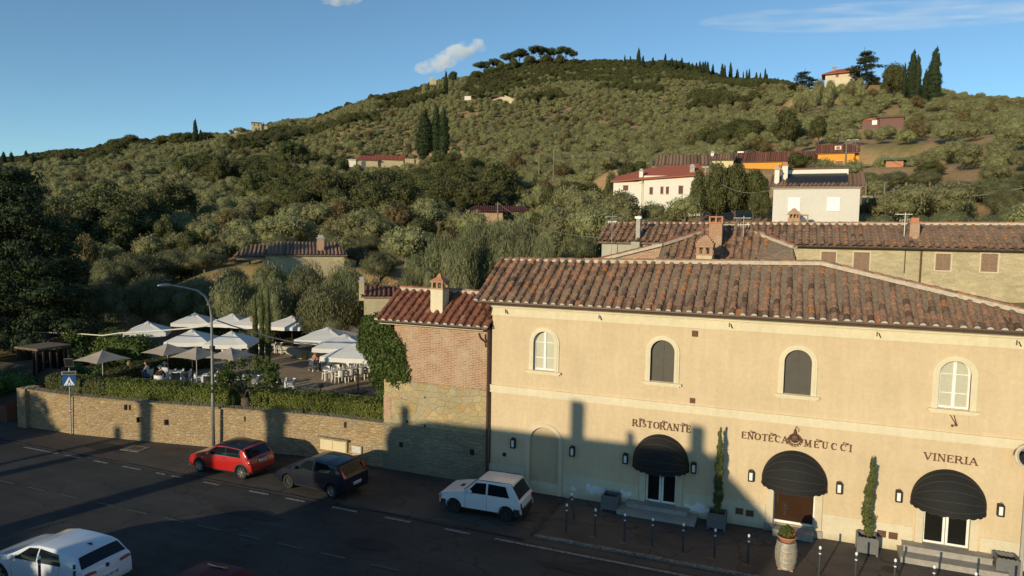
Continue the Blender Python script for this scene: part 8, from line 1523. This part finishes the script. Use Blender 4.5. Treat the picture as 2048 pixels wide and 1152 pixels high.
for px_, py_, s_, l in ((100, 748, .35, 'wide terracotta tub before the pavilion'), (93, 728, .3, 'terracotta pot behind the wide tub'), (132, 735, .28, 'tall terracotta jar with a pale band by the leafy bush')):
    P = onz(px_, py_, 1.35); t = thing('terracotta_pot', l, 'plant pot', P, 0, 'terracotta pots by the pavilion'); hh = 1.2 if px_ == 132 else .6; mb = MB(); mb.lathe([(s_*.7, 0), (s_, hh*.6), (s_*.9, hh*.9), (s_, hh), (s_*.8, hh), (0, hh*.9)], (0, 0, 0), 16); mb.build('pot', 'terracotta', t, False, smooth=30)
    o = bpy.data.objects.new('plant', leaf_mesh('plant', [(0, 0, hh+.25, .3), (.1, .1, hh+.45, .22)], 400, .12, 'ivy_leaf', 2, .3, .5, .4, seed=3)); COL.objects.link(o); o.parent = t
cp = thing('corten_planter', 'rust brown steel ramp wall at the left edge with greenery spilling over it', 'planter', (-41, -1.6, 0)); mb = MB(); A = onz(14, 838, .1); 
mb.prism([(-52, -2.6, -.02), (-39.9, -2.35, -.02), (-39.9, -2.35, .9), (-40.6, -2.37, .98), (-52, -2.6, 1.0)], (0, .06, 0)); mb.prism([(-39.9, -2.35, -.02), (-39.9, -2.35, 1.0), (-39.5, .8, 2.6), (-39.5, .8, -.02)], (.06, 0, 0)); mb.build('steel_panel', 'corten', cp); mb = MB(); mb.add([(-52, -2.5, .9), (-39.95, -2.3, .9), (-39.55, .8, 2.4), (-52, .8, 2.4)], [(0, 1, 2, 3)]); mb.build('soil', 'soil', cp)
g = random.Random(3); blobtree('spilling_shrub', 'dense green spreading shrub above the rust brown steel wall at the left edge', [(g.uniform(-5.5, 1.0), g.uniform(-1.7, 1.6), 0, .75, .7, .45) for _ in range(26)], 9000, .13, 'bright_leaf', 'bush', (-41.6, -.6, 1.75), None, seed=8)
# ------------------------------------------------------------------ clouds far above the hill
def cloud_mat(name, dens, scale, thr, soft, sc=(1, 1, 1)):
    m = bpy.data.materials.new(name); m.use_nodes = True; nt = m.node_tree; MATS[name] = m; nt.nodes.remove(nt.nodes['Principled BSDF'])
    v = nt.nodes.new('ShaderNodeVolumeScatter'); v.inputs['Color'].default_value = (1, 1, 1, 1); v.inputs['Anisotropy'].default_value = -.35
    tc = nt.nodes.new('ShaderNodeTexCoord'); mp = N(nt, 'ShaderNodeMapping'); mp.inputs['Scale'].default_value = sc; nt.links.new(tc.outputs['Object'], mp.inputs[0]); f = noise_(nt, mp.outputs[0], scale, 5, .6); r_ = N(nt, 'ShaderNodeMapRange'); nt.links.new(f, r_.inputs[0]); r_.inputs[1].default_value = thr; r_.inputs[2].default_value = thr+soft; r_.inputs[3].default_value = 0; r_.inputs[4].default_value = dens
    nt.links.new(r_.outputs[0], v.inputs['Density']); nt.links.new(v.outputs[0], nt.nodes['Material Output'].inputs['Volume']); return m
cloud_mat('cloud_thick', .026, .013, .43, .28); cloud_mat('cloud_thin', .0026, 2.6, .46, .3, (1, .5, 1))
S.cycles.volume_bounces = 3
def cloud(label, px_, py_, d, blobs, mat, dir_=(1, 0, .25)):
    c = CAM+ray(px_, py_).normalized()*d; mb = MB(); k = d/1400
    for x, z, r_, q in blobs: mb.ell(c+RT*(x*k)+Vector((0, 0, 1))*(z*k)+FWD*(q*k), (r_*k, r_*k*.8, r_*k*.62), 18, 12)
    mb.xf(Matrix.Translation(-c)); o = mb.build('cloud', mat, None, smooth=True); o.location = c; rm = o.modifiers.new('r', 'REMESH'); rm.mode = 'VOXEL'; rm.voxel_size = 3*k; return tag(o, label, 'cloud')
cloud('small white puffy cloud left of the hilltop', 900, 112, 4000, [(-48, -22, 20, 0), (-30, -16, 24, 4), (-8, -6, 26, 0), (12, 4, 26, -5), (32, 14, 24, 3), (50, 22, 17, 0), (58, 15, 12, 0), (-58, -24, 12, 0)], 'cloud_thick')
cloud('flat white cloud cut by the top edge', 680, 0, 4000, [(-24, 2, 16, 0), (-6, 0, 18, 0), (14, 2, 20, 3), (30, 4, 14, 0)], 'cloud_thick')
c = CAM+ray(1790, 32).normalized()*6000; k = 6000/1400; mb = MB(); mb.ell((0, 0, 0), (1, 1, 1), 32, 16); o = mb.build('wispy_cloud', 'cloud_thin', None, smooth=True); o.location = c; o.rotation_euler = (R(0), R(-3), _y); o.scale = (330*k, 40*k, 22*k); tag(o, 'long thin wisp of cloud at the top right', 'cloud')
for o in bpy.data.objects:
    if '_o' in o: del o['_o']
for o in bpy.data.objects:
    if o.parent is None and 'label' in o and not 4 <= len(o['label'].replace('-', ' ').split()) <= 16: print('LABEL', o.name, o['label'])
